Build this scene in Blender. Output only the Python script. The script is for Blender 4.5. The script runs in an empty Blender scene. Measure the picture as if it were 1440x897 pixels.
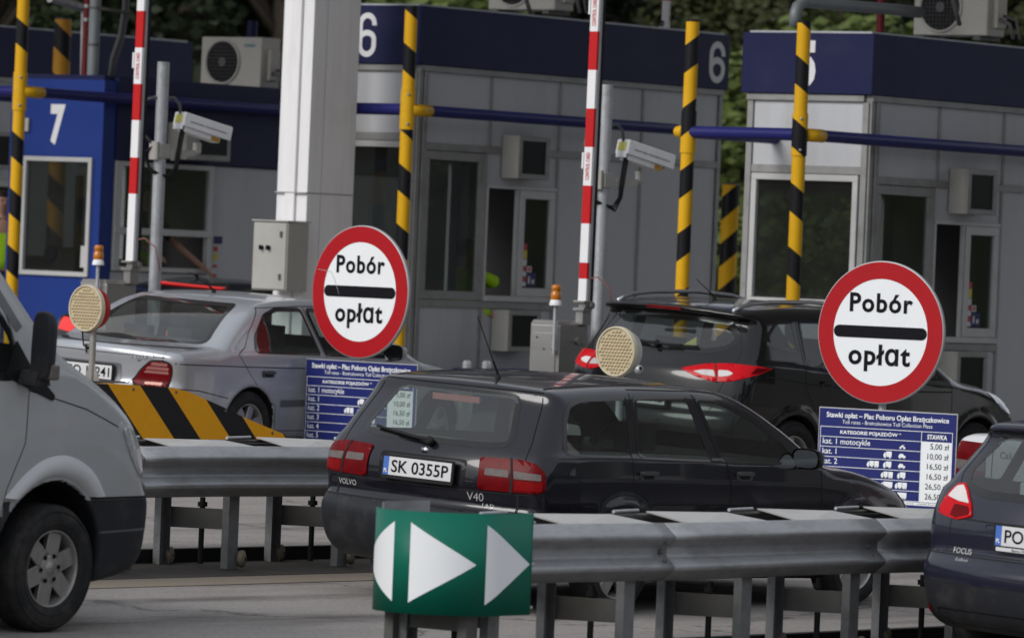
import bpy, bmesh, math, random
import numpy as np
from mathutils import Matrix, Vector

C = bpy.context.scene.collection
SC = bpy.context.scene
R = math.radians
random.seed(7)

# ---------------------------------------------------------------- camera, light, exposure
FPX = 8300.0          # focal length in pixels of a 1440 wide frame (about 207 mm)
ROLL, HORIZON, CAM_Z = .041, 371.7, 2.14
CROSS, B0 = .04, 21.7  # the plaza falls 4 % across the lanes
YAW = R(37)
U = np.array([math.sin(YAW), math.cos(YAW), 0.])     # direction of travel
N = np.array([-math.cos(YAW), math.sin(YAW), 0.])    # to the left of travel
LANE_ROT = math.atan2(U[1], U[0])


def camera_axes():
    up = np.array([ROLL, -1., (HORIZON - 448.5) / FPX])
    up /= np.linalg.norm(up)
    F = np.array([0, 0, 1.]) - up * up[2]
    F /= np.linalg.norm(F)
    X = np.cross(F, up)
    Mx = np.stack([X, F, up])
    if Mx[0, 0] < 0:
        Mx[0] *= -1
    return Mx


AX = camera_axes()
cam_data = bpy.data.cameras.new('camera')
cam = bpy.data.objects.new('camera', cam_data)
C.objects.link(cam)
_r, _d, _f = AX[:, 0], AX[:, 1], AX[:, 2]
cam.matrix_world = Matrix(((_r[0], -_d[0], -_f[0], 0), (_r[1], -_d[1], -_f[1], 0),
                           (_r[2], -_d[2], -_f[2], CAM_Z), (0, 0, 0, 1)))
cam_data.sensor_width = 36
cam_data.lens = FPX / 1440 * 36
cam_data.clip_start = 1
cam_data.clip_end = 2000
cam_data.dof.use_dof = True
cam_data.dof.focus_distance = 40
cam_data.dof.aperture_fstop = 4
SC.camera = cam

SUN_EL, SUN_AZ = R(33), R(-128)      # azimuth clockwise from +Y
world = bpy.data.worlds.new('World')
SC.world = world
world.use_nodes = True
nt = world.node_tree
sky = nt.nodes.new('ShaderNodeTexSky')
sky.sky_type = 'NISHITA'
sky.sun_disc = False
sky.sun_elevation = SUN_EL
sky.sun_rotation = SUN_AZ
sky.dust_density = 4.0
sky.air_density = 1.2
hs = nt.nodes.new('ShaderNodeHueSaturation')
hs.inputs['Saturation'].default_value = .22
nt.links.new(sky.outputs[0], hs.inputs['Color'])
# an overcast veil: the clear sky is evened out by a pale grey layer
veil = nt.nodes.new('ShaderNodeMix')
veil.data_type = 'RGBA'
veil.inputs[0].default_value = .7
veil.inputs[7].default_value = (8.2, 8.8, 9.7, 1)
nt.links.new(hs.outputs[0], veil.inputs[6])
nt.links.new(veil.outputs[2], nt.nodes['Background'].inputs[0])
nt.nodes['Background'].inputs[1].default_value = .08
sun_data = bpy.data.lights.new('sun', 'SUN')
sun_data.energy = 1.65
sun_data.angle = R(28)
sun_data.color = (1, .97, .93)
sun_data.specular_factor = .3      # a veiled sun gives no hard glint
sun = bpy.data.objects.new('sun', sun_data)
C.objects.link(sun)
sd = Vector((math.sin(SUN_AZ) * math.cos(SUN_EL), math.cos(SUN_AZ) * math.cos(SUN_EL), math.sin(SUN_EL)))
sun.rotation_euler = sd.to_track_quat('Z', 'Y').to_euler()
SC.view_settings.view_transform = 'Standard'
SC.view_settings.look = 'None'
SC.view_settings.gamma = 1
SC.view_settings.use_curve_mapping = False
SC.view_settings.exposure = 0.2
SC.cycles.max_bounces = 8
SC.cycles.transparent_max_bounces = 16
SC.cycles.use_denoising = True

# ---------------------------------------------------------------- placing things in the lanes


def gz(b):
    return CROSS * (b - B0)


def lanep(a, b, h=0.):
    p = U * a + N * b
    return Vector((p[0], p[1], gz(b) + h))


def ray(px, py):
    return AX @ np.array([px - 720, py - 448.5, FPX])


def on_b(px, py, b):
    """(a, h) of a picture point on the vertical plane at lane offset b"""
    r = ray(px, py)
    p = np.array([0, 0, CAM_Z]) + r * (b / (r @ N))
    return float(p @ U), float(p[2] - gz(b))


# ---------------------------------------------------------------- materials
MATS = {}


def mat(name, col, rough=.5, metal=0., var=.12, vscale=4., bump=0., bscale=60., coat=0., spec=.2,
        emit=None, estr=0., stretch=(1, 1, 1), dirt=None, dirt_amt=0., dscale=1.5):
    if name in MATS:
        return MATS[name]
    m = bpy.data.materials.new(name)
    m.use_nodes = True
    t = m.node_tree
    b = t.nodes['Principled BSDF']
    b.inputs['Roughness'].default_value = rough
    b.inputs['Metallic'].default_value = metal
    b.inputs['Specular IOR Level'].default_value = spec
    b.inputs['Coat Weight'].default_value = coat
    b.inputs['Coat Roughness'].default_value = .04
    tc = t.nodes.new('ShaderNodeTexCoord')
    mp = t.nodes.new('ShaderNodeMapping')
    mp.inputs['Scale'].default_value = stretch
    t.links.new(tc.outputs['Object'], mp.inputs['Vector'])
    nz = t.nodes.new('ShaderNodeTexNoise')
    nz.inputs['Scale'].default_value = vscale
    nz.inputs['Detail'].default_value = 6
    nz.inputs['Roughness'].default_value = .65
    t.links.new(mp.outputs[0], nz.inputs['Vector'])
    mix = t.nodes.new('ShaderNodeMix')
    mix.data_type = 'RGBA'
    mix.inputs[6].default_value = tuple(max(0, c * (1 - var)) for c in col) + (1,)
    mix.inputs[7].default_value = tuple(min(1, c * (1 + var)) for c in col) + (1,)
    t.links.new(nz.outputs['Fac'], mix.inputs[0])
    out = mix.outputs[2]
    if dirt:
        n2 = t.nodes.new('ShaderNodeTexNoise')
        n2.inputs['Scale'].default_value = dscale
        n2.inputs['Detail'].default_value = 8
        n2.inputs['Roughness'].default_value = .7
        t.links.new(mp.outputs[0], n2.inputs['Vector'])
        rp = t.nodes.new('ShaderNodeValToRGB')
        rp.color_ramp.elements[0].position = .48
        rp.color_ramp.elements[1].position = .72
        t.links.new(n2.outputs['Fac'], rp.inputs[0])
        mu = t.nodes.new('ShaderNodeMath')
        mu.operation = 'MULTIPLY'
        mu.inputs[1].default_value = dirt_amt
        t.links.new(rp.outputs[0], mu.inputs[0])
        m2 = t.nodes.new('ShaderNodeMix')
        m2.data_type = 'RGBA'
        m2.inputs[7].default_value = tuple(dirt) + (1,)
        t.links.new(out, m2.inputs[6])
        t.links.new(mu.outputs[0], m2.inputs[0])
        out = m2.outputs[2]
    t.links.new(out, b.inputs['Base Color'])
    if bump:
        n3 = t.nodes.new('ShaderNodeTexNoise')
        n3.inputs['Scale'].default_value = bscale
        n3.inputs['Detail'].default_value = 4
        t.links.new(mp.outputs[0], n3.inputs['Vector'])
        bp = t.nodes.new('ShaderNodeBump')
        bp.inputs['Strength'].default_value = bump
        bp.inputs['Distance'].default_value = .01
        t.links.new(n3.outputs['Fac'], bp.inputs['Height'])
        t.links.new(bp.outputs[0], b.inputs['Normal'])
    if emit:
        b.inputs['Emission Color'].default_value = tuple(emit) + (1,)
        b.inputs['Emission Strength'].default_value = estr
    MATS[name] = m
    return m


def paint(name, col, rough=.32, flake=.0, metal=0., dirt=.10):
    """car paint: clear coat outside, dark trim on the inside of the shell"""
    m = mat(name, col, rough, metal, .06, 3., coat=.6, spec=.25, dirt=(.16, .145, .13), dirt_amt=dirt, dscale=2.2)
    t = m.node_tree
    b = t.nodes['Principled BSDF']
    out = t.nodes['Material Output']
    g = t.nodes.new('ShaderNodeNewGeometry')
    d = t.nodes.new('ShaderNodeBsdfDiffuse')
    d.inputs[0].default_value = (.035, .035, .036, 1)
    mx = t.nodes.new('ShaderNodeMixShader')
    t.links.new(g.outputs['Backfacing'], mx.inputs[0])
    t.links.new(b.outputs[0], mx.inputs[1])
    t.links.new(d.outputs[0], mx.inputs[2])
    t.links.new(mx.outputs[0], out.inputs[0])
    return m


def glass(name, tint=(.5, .55, .53), rough=.01, clear=1., ior=1.62):
    if name in MATS:
        return MATS[name]
    m = bpy.data.materials.new(name)
    m.use_nodes = True
    t = m.node_tree
    t.nodes.remove(t.nodes['Principled BSDF'])
    out = t.nodes['Material Output']
    tr = t.nodes.new('ShaderNodeBsdfTransparent')
    tr.inputs[0].default_value = tuple(c * clear for c in tint) + (1,)
    gl = t.nodes.new('ShaderNodeBsdfGlossy')
    gl.inputs['Roughness'].default_value = rough
    fr = t.nodes.new('ShaderNodeFresnel')
    # from inside the pane the node would see total reflection: hand it the inverse ratio there
    ge = t.nodes.new('ShaderNodeNewGeometry')
    io = t.nodes.new('ShaderNodeMapRange')
    io.inputs['To Min'].default_value = ior
    io.inputs['To Max'].default_value = 1 / ior
    t.links.new(ge.outputs['Backfacing'], io.inputs['Value'])
    t.links.new(io.outputs['Result'], fr.inputs[0])
    # a dusty film that varies over the pane
    tc = t.nodes.new('ShaderNodeTexCoord')
    nz = t.nodes.new('ShaderNodeTexNoise')
    nz.inputs['Scale'].default_value = 3
    nz.inputs['Detail'].default_value = 5
    t.links.new(tc.outputs['Object'], nz.inputs['Vector'])
    df = t.nodes.new('ShaderNodeBsdfDiffuse')
    df.inputs[0].default_value = (.22, .22, .21, 1)
    mu = t.nodes.new('ShaderNodeMath')
    mu.operation = 'MULTIPLY'
    mu.inputs[1].default_value = .08
    t.links.new(nz.outputs['Fac'], mu.inputs[0])
    mx0 = t.nodes.new('ShaderNodeMixShader')
    t.links.new(mu.outputs[0], mx0.inputs[0])
    t.links.new(tr.outputs[0], mx0.inputs[1])
    t.links.new(df.outputs[0], mx0.inputs[2])
    mx = t.nodes.new('ShaderNodeMixShader')
    t.links.new(fr.outputs[0], mx.inputs[0])
    t.links.new(mx0.outputs[0], mx.inputs[1])
    t.links.new(gl.outputs[0], mx.inputs[2])
    t.links.new(mx.outputs[0], out.inputs[0])
    MATS[name] = m
    return m


def stripes(name, c1, c2, vec, period, off=0., duty=.5, rough=.4):
    """two colours of tape wound over a thing, cut along the planes vec.p = const"""
    if name in MATS:
        return MATS[name]
    m = mat(name, c1, rough, var=.1, vscale=9)
    t = m.node_tree
    b = t.nodes['Principled BSDF']
    old = b.inputs['Base Color'].links[0].from_socket
    tc = next(n for n in t.nodes if n.type == 'TEX_COORD')
    dt = t.nodes.new('ShaderNodeVectorMath')
    dt.operation = 'DOT_PRODUCT'
    dt.inputs[1].default_value = vec
    t.links.new(tc.outputs['Object'], dt.inputs[0])
    ad = t.nodes.new('ShaderNodeMath')
    ad.operation = 'MULTIPLY_ADD'
    ad.inputs[1].default_value = 1 / period
    ad.inputs[2].default_value = off + 100
    t.links.new(dt.outputs['Value'], ad.inputs[0])
    fr = t.nodes.new('ShaderNodeMath')
    fr.operation = 'FRACT'
    t.links.new(ad.outputs[0], fr.inputs[0])
    gt = t.nodes.new('ShaderNodeMath')
    gt.operation = 'GREATER_THAN'
    gt.inputs[1].default_value = duty
    t.links.new(fr.outputs[0], gt.inputs[0])
    mx = t.nodes.new('ShaderNodeMix')
    mx.data_type = 'RGBA'
    t.links.new(gt.outputs[0], mx.inputs[0])
    t.links.new(old, mx.inputs[6])
    mx.inputs[7].default_value = tuple(c2) + (1,)
    t.links.new(mx.outputs[2], b.inputs['Base Color'])
    return m


# ---------------------------------------------------------------- mesh builder


class MB:
    def __init__(s):
        s.v, s.f, s.m, s.sm = [], [], [], []

    def add(s, verts, faces, mi=0, smooth=False):
        o = len(s.v)
        s.v += [tuple(p) for p in verts]
        for f in faces:
            s.f.append([i + o for i in f])
            s.m.append(mi)
            s.sm.append(smooth)
        return s

    def box(s, c, sz, mi=0, mx=None):
        pts = []
        for dx in (-.5, .5):
            for dy in (-.5, .5):
                for dz in (-.5, .5):
                    p = Vector((dx * sz[0], dy * sz[1], dz * sz[2]))
                    if mx is not None:
                        p = mx @ p
                    pts.append(p + Vector(c))
        return s.add(pts, [(0, 1, 3, 2), (4, 6, 7, 5), (0, 4, 5, 1), (2, 3, 7, 6), (0, 2, 6, 4), (1, 5, 7, 3)], mi)

    def span(s, x, y, z, mi=0):
        return s.box(((x[0] + x[1]) / 2, (y[0] + y[1]) / 2, (z[0] + z[1]) / 2),
                     (abs(x[1] - x[0]), abs(y[1] - y[0]), abs(z[1] - z[0])), mi)

    def lathe(s, prof, c, axis=(0, 0, 1), n=24, mi=0, smooth=True):
        """prof: list of (radius, height along axis)"""
        q = Vector(axis).to_track_quat('Z', 'Y')
        vs, fs = [], []
        for r, z in prof:
            for k in range(n):
                t = 2 * math.pi * k / n
                vs.append(Vector(c) + q @ Vector((r * math.cos(t), r * math.sin(t), z)))
        for i in range(len(prof) - 1):
            for k in range(n):
                a, b = i * n + k, i * n + (k + 1) % n
                fs.append((a, b, b + n, a + n))
        return s.add(vs, fs, mi, smooth)

    def cyl(s, p0, p1, r0, r1=None, n=16, mi=0, caps=True):
        r1 = r0 if r1 is None else r1
        d = Vector(p1) - Vector(p0)
        L = d.length
        q = d.to_track_quat('Z', 'Y')
        vs = []
        for r, z in ((r0, 0), (r1, L)):
            for k in range(n):
                t = 2 * math.pi * k / n
                vs.append(Vector(p0) + q @ Vector((r * math.cos(t), r * math.sin(t), z)))
        s.add(vs, [(k, (k + 1) % n, n + (k + 1) % n, n + k) for k in range(n)], mi, True)
        if caps:
            o = len(s.v)
            s.v += [tuple(v) for v in vs]
            s.f += [[o + k for k in range(n)][::-1], [o + n + k for k in range(n)]]
            s.m += [mi, mi]
            s.sm += [False, False]
        return s

    def tube(s, pts, r, n=8, mi=0):
        pts = [Vector(p) for p in pts]
        vs, fs = [], []
        nrm = None
        for i, p in enumerate(pts):
            d = (pts[min(i + 1, len(pts) - 1)] - pts[max(i - 1, 0)]).normalized()
            if nrm is None:
                nrm = d.orthogonal().normalized()
            else:
                nrm = (nrm - d * nrm.dot(d)).normalized()
            bn = d.cross(nrm)
            for k in range(n):
                t = 2 * math.pi * k / n
                vs.append(p + (nrm * math.cos(t) + bn * math.sin(t)) * r)
        for i in range(len(pts) - 1):
            for k in range(n):
                a, b = i * n + k, i * n + (k + 1) % n
                fs.append((a, b, b + n, a + n))
        fs.append(tuple(range(n))[::-1])
        fs.append(tuple(range((len(pts) - 1) * n, len(pts) * n)))
        return s.add(vs, fs, mi, True)

    def prism(s, poly, o, ex, ey, ez, mi=0, mi_side=None):
        """poly (x, y) in the plane o + ex x + ey y, thickened by vector ez"""
        o, ex, ey, ez = Vector(o), Vector(ex), Vector(ey), Vector(ez)
        n = len(poly)
        a = [o + ex * p[0] + ey * p[1] for p in poly]
        b = [p + ez for p in a]
        s.add(a, [tuple(range(n))[::-1]], mi)
        s.add(b, [tuple(range(n))], mi)
        s.add(a + b, [(k, (k + 1) % n, n + (k + 1) % n, n + k) for k in range(n)], mi if mi_side is None else mi_side)
        return s

    def grid(s, P, mi=0, smooth=True, close=False):
        """P: rows of points"""
        r, c = len(P), len(P[0])
        vs = [p for row in P for p in row]
        fs = []
        for i in range(r - 1):
            for k in range(c if close else c - 1):
                a, b = i * c + k, i * c + (k + 1) % c
                fs.append((a, b, b + c, a + c))
        return s.add(vs, fs, mi, smooth)

    def build(s, name, mats, parent=None, bevel=0., fix=True, seg=2):
        me = bpy.data.meshes.new(name)
        me.from_pydata(s.v, [], s.f)
        mats = mats if isinstance(mats, (list, tuple)) else [mats]
        for m in mats:
            me.materials.append(m)
        me.polygons.foreach_set('material_index', s.m)
        me.polygons.foreach_set('use_smooth', s.sm)
        if fix:
            bm = bmesh.new()
            bm.from_mesh(me)
            bmesh.ops.recalc_face_normals(bm, faces=bm.faces)
            bm.to_mesh(me)
            bm.free()
        me.update()
        o = bpy.data.objects.new(name, me)
        C.objects.link(o)
        if parent:
            o.parent = parent
        if bevel:
            md = o.modifiers.new('bevel', 'BEVEL')
            md.width = bevel
            md.segments = seg
            md.limit_method = 'ANGLE'
            md.angle_limit = R(40)
            md.harden_normals = False
        return o


def tag(o, label, cat, group=None):
    o['label'] = label
    o['category'] = cat
    if group:
        o['group'] = group
    return o


def structure(o, kind='structure'):
    o['kind'] = kind
    return o


def thing(name, label, cat, loc=(0, 0, 0), rotz=LANE_ROT, group=None, mx=None):
    o = bpy.data.objects.new(name, None)
    o.empty_display_size = .2
    C.objects.link(o)
    if mx is not None:
        o.matrix_world = mx
    else:
        o.location = loc
        o.rotation_euler = (0, 0, rotz)
    return tag(o, label, cat, group)


def copy_tree(o, parent=None):
    c = o.copy()
    C.objects.link(c)
    if parent:
        c.parent = parent
    for ch in list(o.children):
        copy_tree(ch, c)
    return c


def text(s, name, m, parent, org, ex, ey, fit=None, size=.1, bold=0., extrude=.0015, align='CENTER', lift=.002, spacing=1.):
    """lettering lying in the plane (ex, ey) at org; fit = (width, height) box, either may be None"""
    cu = bpy.data.curves.new('t', 'FONT')
    cu.body = s
    cu.size = 1
    cu.offset = bold
    cu.space_character = spacing
    cu.resolution_u = 3
    to = bpy.data.objects.new('t', cu)
    C.objects.link(to)
    dg = bpy.context.evaluated_depsgraph_get()
    me = bpy.data.meshes.new_from_object(to.evaluated_get(dg))
    bpy.data.objects.remove(to)
    bpy.data.curves.remove(cu)
    co = np.zeros(len(me.vertices) * 3)
    me.vertices.foreach_get('co', co)
    co = co.reshape(-1, 3)
    lo, hi = co.min(0), co.max(0)
    w, h = hi[0] - lo[0], hi[1] - lo[1]
    sx = sy = size
    if fit:
        if fit[0] and fit[1]:
            sx, sy = fit[0] / w, fit[1] / h
        elif fit[0]:
            sx = sy = fit[0] / w
        else:
            sx = sy = fit[1] / h
    ax = {'CENTER': (lo[0] + hi[0]) / 2, 'LEFT': lo[0], 'RIGHT': hi[0]}[align]
    co[:, 0] = (co[:, 0] - ax) * sx
    co[:, 1] = (co[:, 1] - (lo[1] + hi[1]) / 2 if fit else co[:, 1]) * sy
    ex, ey = Vector(ex).normalized(), Vector(ey).normalized()
    ez = ex.cross(ey)
    og = Vector(org) + ez * lift
    W = np.array(og) + co[:, :1] * np.array(ex) + co[:, 1:2] * np.array(ey)
    b = MB()
    me.calc_loop_triangles()
    b.add([tuple(p) for p in W], [tuple(p.vertices) for p in me.polygons])
    bpy.data.meshes.remove(me)
    return b.build(name, m, parent, fix=False)

# ---------------------------------------------------------------- shared materials
m_galv = mat('galvanised_steel', (.44, .45, .47), .5, .5, .25, 26., bump=.05, bscale=90, dirt=(.10, .09, .08), dirt_amt=.35, dscale=5)
m_rail = mat('guard_rail_steel', (.33, .335, .345), .44, .55, .22, 30., bump=.06, bscale=24, dirt=(.13, .12, .11), dirt_amt=.55, dscale=6, stretch=(.5, 1, 1.5))
m_post = mat('guard_rail_post_steel', (.21, .215, .22), .55, .45, .25, 20., dirt=(.09, .08, .07), dirt_amt=.55, dscale=6)
m_steel_dk = mat('weathered_steel', (.13, .13, .125), .6, .5, .25, 9., dirt=(.09, .06, .04), dirt_amt=.4)
m_inox = mat('brushed_inox', (.36, .35, .34), .38, .8, .12, 30., stretch=(1, 1, 8), dirt=(.2, .17, .13), dirt_amt=.25)
m_white = mat('white_paint', (.78, .77, .78), .45, 0, .05, 4., dirt=(.52, .52, .53), dirt_amt=.35, dscale=2.2, stretch=(3, 3, .4))
m_signwhite = mat('reflective_white', (.78, .80, .82), .4, 0, .03, 40., dirt=(.5, .5, .5), dirt_amt=.15)
m_signred = mat('sign_red', (.37, .005, .010), .5, 0, .07, 20., dirt=(.2, .02, .02), dirt_amt=.15)
m_signback = mat('sign_back', (.42, .42, .43), .5, .3, .1)
m_ink = mat('black_print', (.008, .008, .011), .6, 0, .1, spec=.08)
m_blueboard = mat('board_blue', (.015, .022, .135), .45, 0, .06, 30.)
m_yellow = mat('yellow_paint', (.72, .40, .012), .42, 0, .08, 6., dirt=(.3, .17, .02), dirt_amt=.35, dscale=5)
m_black = mat('black_paint', (.009, .009, .011), .45, 0, .2, 6.)
m_bluepipe = mat('blue_pipe_paint', (.018, .02, .13), .3, 0, .1, 6., dirt=(.05, .05, .1), dirt_amt=.3)
m_fascia = mat('fascia_navy', (.009, .012, .060), .5, 0, .08, 2., dirt=(.04, .04, .08), dirt_amt=.3)
m_blue7 = mat('booth_blue_paint', (.012, .038, .215), .45, 0, .07, 2., dirt=(.03, .04, .18), dirt_amt=.3)
m_panel = mat('grey_panel', (.49, .50, .525), .5, .1, .07, 1.1, dirt=(.32, .31, .29), dirt_amt=.4, dscale=1.3, stretch=(1.4, 1.4, .25), bump=.03, bscale=6)
m_frame = mat('aluminium_frame', (.30, .30, .295), .5, .4, .12, 6., dirt=(.13, .12, .105), dirt_amt=.5, dscale=4)
m_frame_lt = mat('pale_window_frame', (.52, .52, .52), .45, .2, .06, 5., dirt=(.3, .29, .27), dirt_amt=.35)
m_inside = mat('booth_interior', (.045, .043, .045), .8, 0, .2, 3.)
m_box = mat('beige_enclosure', (.42, .41, .38), .5, .1, .06, 4., dirt=(.25, .23, .19), dirt_amt=.35)
m_screen = mat('dark_display', (.008, .008, .01), .25, 0, .2)
m_glass = glass('window_glass', (.42, .45, .44))
m_glass7 = glass('clear_window_glass', (.75, .78, .77))
m_number = mat('number_white', (.72, .72, .74), .5, 0, .03)
m_rubber = mat('rubber', (.016, .016, .017), .75, 0, .2, 12.)
m_cable = mat('grey_cable', (.12, .12, .125), .6)
m_ac = mat('ac_casing', (.52, .50, .46), .5, 0, .06, 4., dirt=(.3, .27, .22), dirt_amt=.3)
m_green = mat('marker_green', (.004, .125, .082), .42, 0, .06, 12., dirt=(.03, .12, .09), dirt_amt=.3)
m_concrete = mat('concrete', (.30, .285, .265), .85, 0, .18, 3., bump=.3, bscale=40, dirt=(.14, .13, .12), dirt_amt=.5)
m_red = mat('red_paint', (.50, .012, .014), .4, 0, .06)
m_darkred = mat('dark_red_pipe', (.13, .012, .018), .45, 0, .1)
m_amber = mat('amber_lens', (.48, .15, .008), .15, 0, .2, 20., coat=.6)

# ---------------------------------------------------------------- ground


def ground_z(X, Y):
    b = X * N[0] + Y * N[1]
    bb = np.clip(b, -8, 62)
    return CROSS * (bb - B0)


def build_ground():
    us = np.r_[np.linspace(-150, -10, 15), np.linspace(0, 70, 36), np.linspace(80, 400, 17)]
    bs = np.r_[np.linspace(-200, -10, 12), np.linspace(-8, 62, 36), np.linspace(66, 400, 18)]
    P = []
    for a in us:
        row = []
        for b in bs:
            p = U * a + N * b
            row.append((p[0], p[1], float(ground_z(p[0], p[1]))))
        P.append(row)
    mb = MB().grid(P)
    m = mat('worn_asphalt', (.275, .252, .236), .85, 0, .16, 1.2, bump=.5, bscale=55,
            dirt=(.135, .124, .116), dirt_amt=.75, dscale=.7)
    t = m.node_tree
    # the wear runs along the lanes: turn and stretch the texture space
    mp = next(n for n in t.nodes if n.type == 'MAPPING')
    mp.vector_type = 'TEXTURE'
    mp.inputs['Rotation'].default_value = (0, 0, LANE_ROT)
    mp.inputs['Scale'].default_value = (5.0, .8, 1)
    # fine aggregate on top
    b = t.nodes['Principled BSDF']
    old = b.inputs['Base Color'].links[0].from_socket
    tc = next(n for n in t.nodes if n.type == 'TEX_COORD')
    nz = t.nodes.new('ShaderNodeTexNoise')
    nz.inputs['Scale'].default_value = 38
    nz.inputs['Detail'].default_value = 5
    t.links.new(tc.outputs['Object'], nz.inputs['Vector'])
    rp = t.nodes.new('ShaderNodeMapRange')
    rp.inputs['From Min'].default_value = .3
    rp.inputs['From Max'].default_value = .7
    rp.inputs['To Min'].default_value = .8
    rp.inputs['To Max'].default_value = 1.15
    t.links.new(nz.outputs['Fac'], rp.inputs['Value'])
    # cracks: thin dark edges of large bent cells
    wv = t.nodes.new('ShaderNodeTexNoise')
    wv.inputs['Scale'].default_value = 1.3
    wv.inputs['Detail'].default_value = 5
    t.links.new(tc.outputs['Object'], wv.inputs['Vector'])
    wa = t.nodes.new('ShaderNodeVectorMath')
    wa.operation = 'MULTIPLY_ADD'
    wa.inputs[1].default_value = (1.6, 1.6, 0)
    t.links.new(wv.outputs['Color'], wa.inputs[0])
    t.links.new(tc.outputs['Object'], wa.inputs[2])
    vo = t.nodes.new('ShaderNodeTexVoronoi')
    vo.feature = 'DISTANCE_TO_EDGE'
    vo.inputs['Scale'].default_value = .33
    t.links.new(wa.outputs[0], vo.inputs['Vector'])
    cr = t.nodes.new('ShaderNodeMapRange')
    cr.inputs['From Max'].default_value = .012
    cr.inputs['To Min'].default_value = .45
    cr.inputs['To Max'].default_value = 1
    t.links.new(vo.outputs['Distance'], cr.inputs['Value'])
    # oil and tyre marks: sparse dark blots drawn out along the lanes
    ol = t.nodes.new('ShaderNodeTexNoise')
    ol.inputs['Scale'].default_value = 1.15
    ol.inputs['Detail'].default_value = 7
    ol.inputs['Roughness'].default_value = .62
    t.links.new(mp.outputs[0], ol.inputs['Vector'])
    om = t.nodes.new('ShaderNodeMapRange')
    om.inputs['From Min'].default_value = .50
    om.inputs['From Max'].default_value = .68
    om.inputs['To Min'].default_value = 1
    om.inputs['To Max'].default_value = .38
    t.links.new(ol.outputs['Fac'], om.inputs['Value'])
    m1 = t.nodes.new('ShaderNodeMath')
    m1.operation = 'MULTIPLY'
    t.links.new(cr.outputs['Result'], m1.inputs[0])
    t.links.new(om.outputs['Result'], m1.inputs[1])
    m2 = t.nodes.new('ShaderNodeMath')
    m2.operation = 'MULTIPLY'
    t.links.new(m1.outputs[0], m2.inputs[0])
    t.links.new(rp.outputs['Result'], m2.inputs[1])
    rp = m2
    mx = t.nodes.new('ShaderNodeVectorMath')
    mx.operation = 'SCALE'
    t.links.new(old, mx.inputs[0])
    t.links.new(rp.outputs[0], mx.inputs['Scale'])
    t.links.new(mx.outputs[0], b.inputs['Base Color'])
    structure(mb.build('road', m))


build_ground()


def lane_sheet(name, a0, a1, b0, b1, h, m):
    mb = MB()
    P = [[lanep(a0 + (a1 - a0) * i / 12, b0, h), lanep(a0 + (a1 - a0) * i / 12, b1, h)] for i in range(13)]
    mb.grid(P)
    return structure(mb.build(name, m))


m_line = mat('faded_yellow_line', (.225, .19, .15), .85, 0, .2, 2., dirt=(.22, .19, .165), dirt_amt=.9, dscale=3)
lane_sheet('lane_line', 8, 34, 23.50, 23.88, .004, m_line)
lane_sheet('lane_line', 8, 34, 18.78, 18.92, .004, m_line)
m_rail_strip = mat('dark_rail_strip', (.07, .062, .055), .9, 0, .3, 5.)  # darker strips on the road along the guard rails
lane_sheet('rail_strip', 8, 36, 23.92, 25.05, .003, m_rail_strip)
lane_sheet('rail_strip', 22, 38, 18.94, 20.05, .003, m_rail_strip)


def island(a0, a1, b0, b1):
    mb = MB()
    n = 8
    mid, w = (b0 + b1) / 2, (b1 - b0) / 2
    out = [(a1, b0), (a1, b1)] + [(a0 + w - w * math.sin(math.pi * k / n), mid + w * math.cos(math.pi * k / n)) for k in range(n + 1)]
    top = [lanep(a, b, .17) for a, b in out]
    bot = [lanep(a, b, -.05) for a, b in out]
    k = len(out)
    mb.add(top, [tuple(range(k))])
    mb.add(top + bot, [(i, (i + 1) % k, k + (i + 1) % k, k + i) for i in range(k)])
    structure(mb.build('traffic_island', m_concrete, bevel=.02))


island(34.2, 60, 24.3, 26.1)
island(34.4, 60, 29.7, 31.7)
island(36.0, 60, 34.4, 36.6)
island(38.0, 60, 39.5, 41.6)
island(39.0, 60, 44.9, 47.0)

# ---------------------------------------------------------------- hill and trees
m_hill = mat('rough_grass', (.03, .04, .016), .95, 0, .4, .3, dirt=(.10, .085, .04), dirt_amt=.5, dscale=.15)


def build_hills():
    """one bank of rough grass all round the plaza, higher behind the booths"""
    P = []
    prof = [(0, -.6), (8, .6), (20, 3.2), (40, 7.5), (80, 11), (140, 14)]
    for k in range(73):
        t = 2 * math.pi * k / 72
        c, s = math.sin(t), math.cos(t)
        r0 = 96 + 9 * math.sin(3 * t + 1) + 5 * math.sin(7 * t) - 36 * max(0., min(1., (t - .9) / .5)) * max(0., min(1., (3.3 - t) / .5))  # right side pulled nearer to cut low light and darken reflections
        row = []
        for d, h in prof:
            x, y = c * (r0 + d), s * (r0 + d)
            z0 = float(ground_z(x, y))
            row.append((x, y, z0 + h * (1 + .25 * math.sin(5 * t + d * .05)) * (1.0 if s > -.3 else .45)))
        P.append(row)
    structure(MB().grid(P).build('hillside', m_hill))


build_hills()


def leaf_mat(name, col):
    m = mat(name, col, .6, 0, .45, 1.3)
    b = m.node_tree.nodes['Principled BSDF']
    b.inputs['Subsurface Weight'].default_value = 0
    return m


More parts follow.
